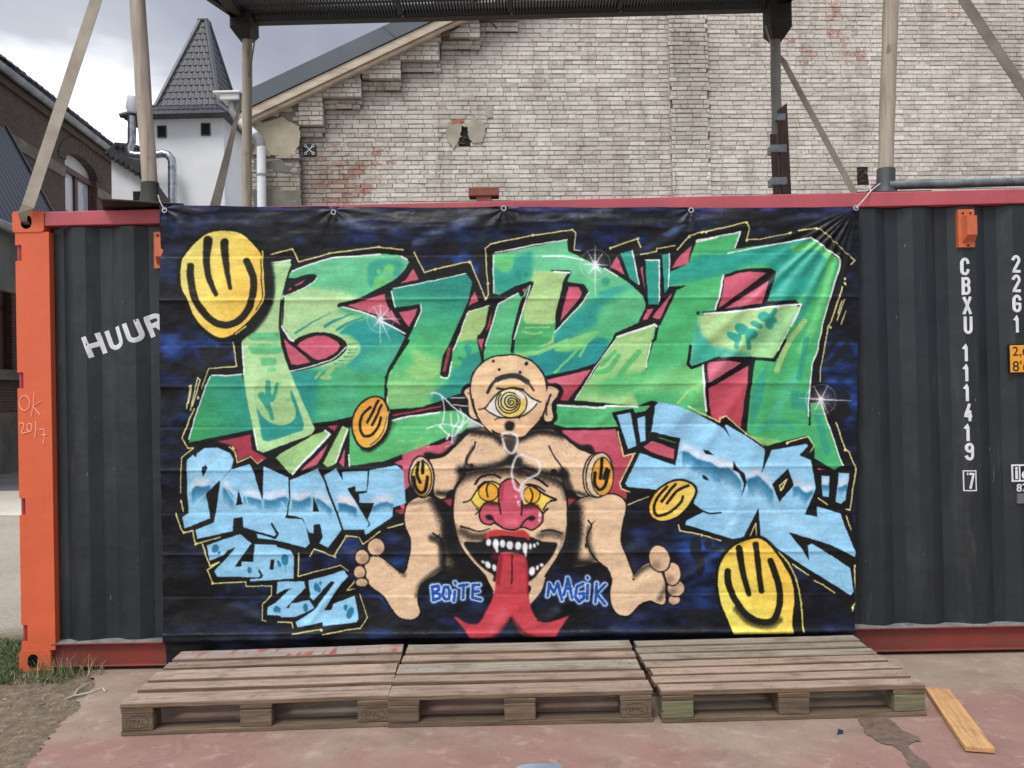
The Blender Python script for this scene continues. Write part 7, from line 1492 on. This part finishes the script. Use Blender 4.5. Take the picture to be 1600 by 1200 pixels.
# far yard: grey strip and flower pots
def flat(pts, z, m, nm): 
    me = MB().add([WZ(x, y, z) for x, y in pts], [tuple(range(len(pts)))]).mesh(nm, m)
    if me.polygons[0].normal.z < 0: me.flip_normals()
    return tag(link(nm, me), kind='structure')
flat([(-500, 770), (60, 766), (60, 722), (-500, 726)], .004, simple('grey_asphalt', lin(128, 126, 124), lin(104, 102, 100), 1.2, .9, .4, 20, coord='World'), 'path')
flat([(-500, 800), (60, 806), (60, 766.5), (-500, 770.5)], .004, simple('pale_concrete', lin(216, 208, 192), lin(200, 192, 176), .8, .9, .2, 20, coord='World'), 'concrete_strip')
for px, py, lab in ((8, 738, 'terracotta bowl with a leafy plant, left one at the foot of the brick house'), (30, 735, 'terracotta bowl half hidden behind the orange container post')):
    q = WZ(px, py-6, .004); pt = thing('flower_pot', lab, 'flower pot', tuple(q), 0, 'flower pots by the brick house'); s_ = (WZ(px+13, py-6, 0)-q).length
    MB().tube([(0, 0, 0), (0, 0, .02), (0, 0, s_*.8), (0, 0, s_*.84), (0, 0, s_*.92)], [s_*.6, s_*.62, s_*.95, s_*1.05, s_*1.05], 18).obj('bowl', M['terracotta'], pt, True)
    lf_ = MB(); rr_ = random.Random(px)
    for k in range(120):
        c0 = Vector((rr_.uniform(-1, 1)*s_*.9, rr_.uniform(-1, 1)*s_*.9, s_*.9+rr_.random()*s_*.7)); a = Vector((rr_.uniform(-1, 1), rr_.uniform(-1, 1), rr_.uniform(-.3, 1)))*s_*.2; b = a.orthogonal().normalized()*s_*.07; lf_.add([c0, c0+a*.5+b, c0+a, c0+a*.5-b], [(0, 1, 2, 3)])
    lf_.obj('plant', M['leaf'], pt)

# ================================================================ grass, rubble, litter
gr_ = random.Random(9); gb = MB(); n = 0
def blade(x, y, h, bend, mi=0, w=.0035):
    a = gr_.random()*6.283; dx, dy = math.cos(a), math.sin(a); px, py = -dy*w, dx*w
    p1 = (x+dx*bend*.35, y+dy*bend*.35, h*.6); p2 = (x+dx*bend, y+dy*bend, h)
    gb.add([(x-px, y-py, 0), (x+px, y+py, 0), (p1[0]+px*.7, p1[1]+py*.7, p1[2]), (p1[0]-px*.7, p1[1]-py*.7, p1[2]), p2], [(0, 1, 2, 3), (3, 2, 4)], mi)
gx0 = WZ(0, 1000, 0).x
for _ in range(110000):
    x = gr_.uniform(-1.6, .36); y = gr_.uniform(-.95, 1.1)
    d1 = (x+.55)*.55+(y+.42)*-.9        # denser towards the back left
    edge_ = -.46+.22*math.sin(x*5+1)+.1*math.sin(x*17); 
    if x > -.02 and y > -.0: continue
    if y < edge_-.12*gr_.random() and gr_.random() > .05: continue
    if x > .02 and (y < -.22 or gr_.random() > .30): continue
    if y > .75+.15*math.sin(x*4): continue
    if gr_.random() < .25: continue
    blade(x, y, gr_.uniform(.012, .05)*(1.0 if x < 0 else .8), gr_.uniform(.015, .06), 0 if gr_.random() < .9 else 1, .0022); n += 1
for _ in range(160):                                     # taller stalks against the rail
    x = gr_.uniform(.1, .5); y = gr_.uniform(-.1, -.02); blade(x, y, gr_.uniform(.04, .13), gr_.uniform(.03, .12), 1 if gr_.random() < .5 else 0, .0013)
tag(gb.obj('grass', [M['grass'], M['straw']]), 'rough green grass round the foot of the orange post', 'grass', kind='stuff')
rbm = MB()
def stone(x, y, s, z=0):
    vs = []
    for k in range(5):
        a = k*1.2566+gr_.uniform(-.3, .3); r = s*gr_.uniform(.6, 1.1); vs.append((x+r*math.cos(a), y+r*math.sin(a), z))
    t_ = [(x+(v[0]-x)*.7, y+(v[1]-y)*.7, z+s*gr_.uniform(.25, .6)) for v in vs]; rbm.add(vs+t_, [(5, 6, 7, 8, 9)]+[(k, (k+1) % 5, 5+(k+1) % 5, 5+k) for k in range(5)])
for _ in range(700):
    q = WZ(gr_.uniform(-60, 150), gr_.uniform(1060, 1215), 0)
    if q.y < -.2: stone(q.x, q.y, abs(gr_.gauss(0, .0045))+.0015)
for _ in range(30):
    q = WZ(gr_.gauss(82, 30), gr_.gauss(1090, 12), 0); stone(q.x, q.y, gr_.uniform(.006, .022))
for _ in range(1100):
    q = WZ(gr_.uniform(130, 1650), gr_.uniform(1050, 1210), .0045); stone(q.x, q.y, abs(gr_.gauss(0, .0016))+.0008, .0045)
tag(rbm.obj('gravel', M['pebble']), 'scattered rubble and grit on the ground', 'gravel', kind='stuff')
tw_ = MB(); q = [WZ(x, y, .012) for x, y in ((100, 1093), (115, 1087), (140, 1082), (160, 1075), (164, 1080))]; tw_.tube(q, .0035, 5); q = [WZ(x, y, .014) for x, y in ((116, 1086), (121, 1077), (134, 1069))]; tw_.tube(q, .003, 5)
tag(tw_.obj('twig', M['rope']), 'pale forked twig lying on the dirt left of the pallets', 'twig')
q = WZ(1313, 1146, .005); lt_ = MB(); lt_.add([q+Vector((-.02, -.015, 0)), q+Vector((.012, -.004, .0)), q+Vector((.02, .02, .006)), q+Vector((-.004, .012, .016))], [(0, 1, 2, 3)]); tag(lt_.obj('litter', simple('blue_scrap', lin(44, 40, 84), lin(30, 28, 60), 9, .6, 0)), 'tiny dark blue scrap on the red floor', 'litter')
q = WZ(843, 1207, .008); cl = MB(); cl.add([q+Vector((.11*math.cos(a*.3927), .045*math.sin(a*.3927), .004+.02*0)) for a in range(16)]+[q+Vector((.09*math.cos(a*.3927), .034*math.sin(a*.3927), .022)) for a in range(16)], [tuple(range(16, 32))]+[(k, (k+1) % 16, 16+(k+1) % 16, 16+k) for k in range(16)])  # raised disc standing for a puddle, mirrored sky painted as pale blue
tag(cl.obj('sky_tinted_puddle', M['puddle_blue'], None, True), 'pale blue puddle at the bottom edge of the view, sky reflection put into its colour', 'lid')
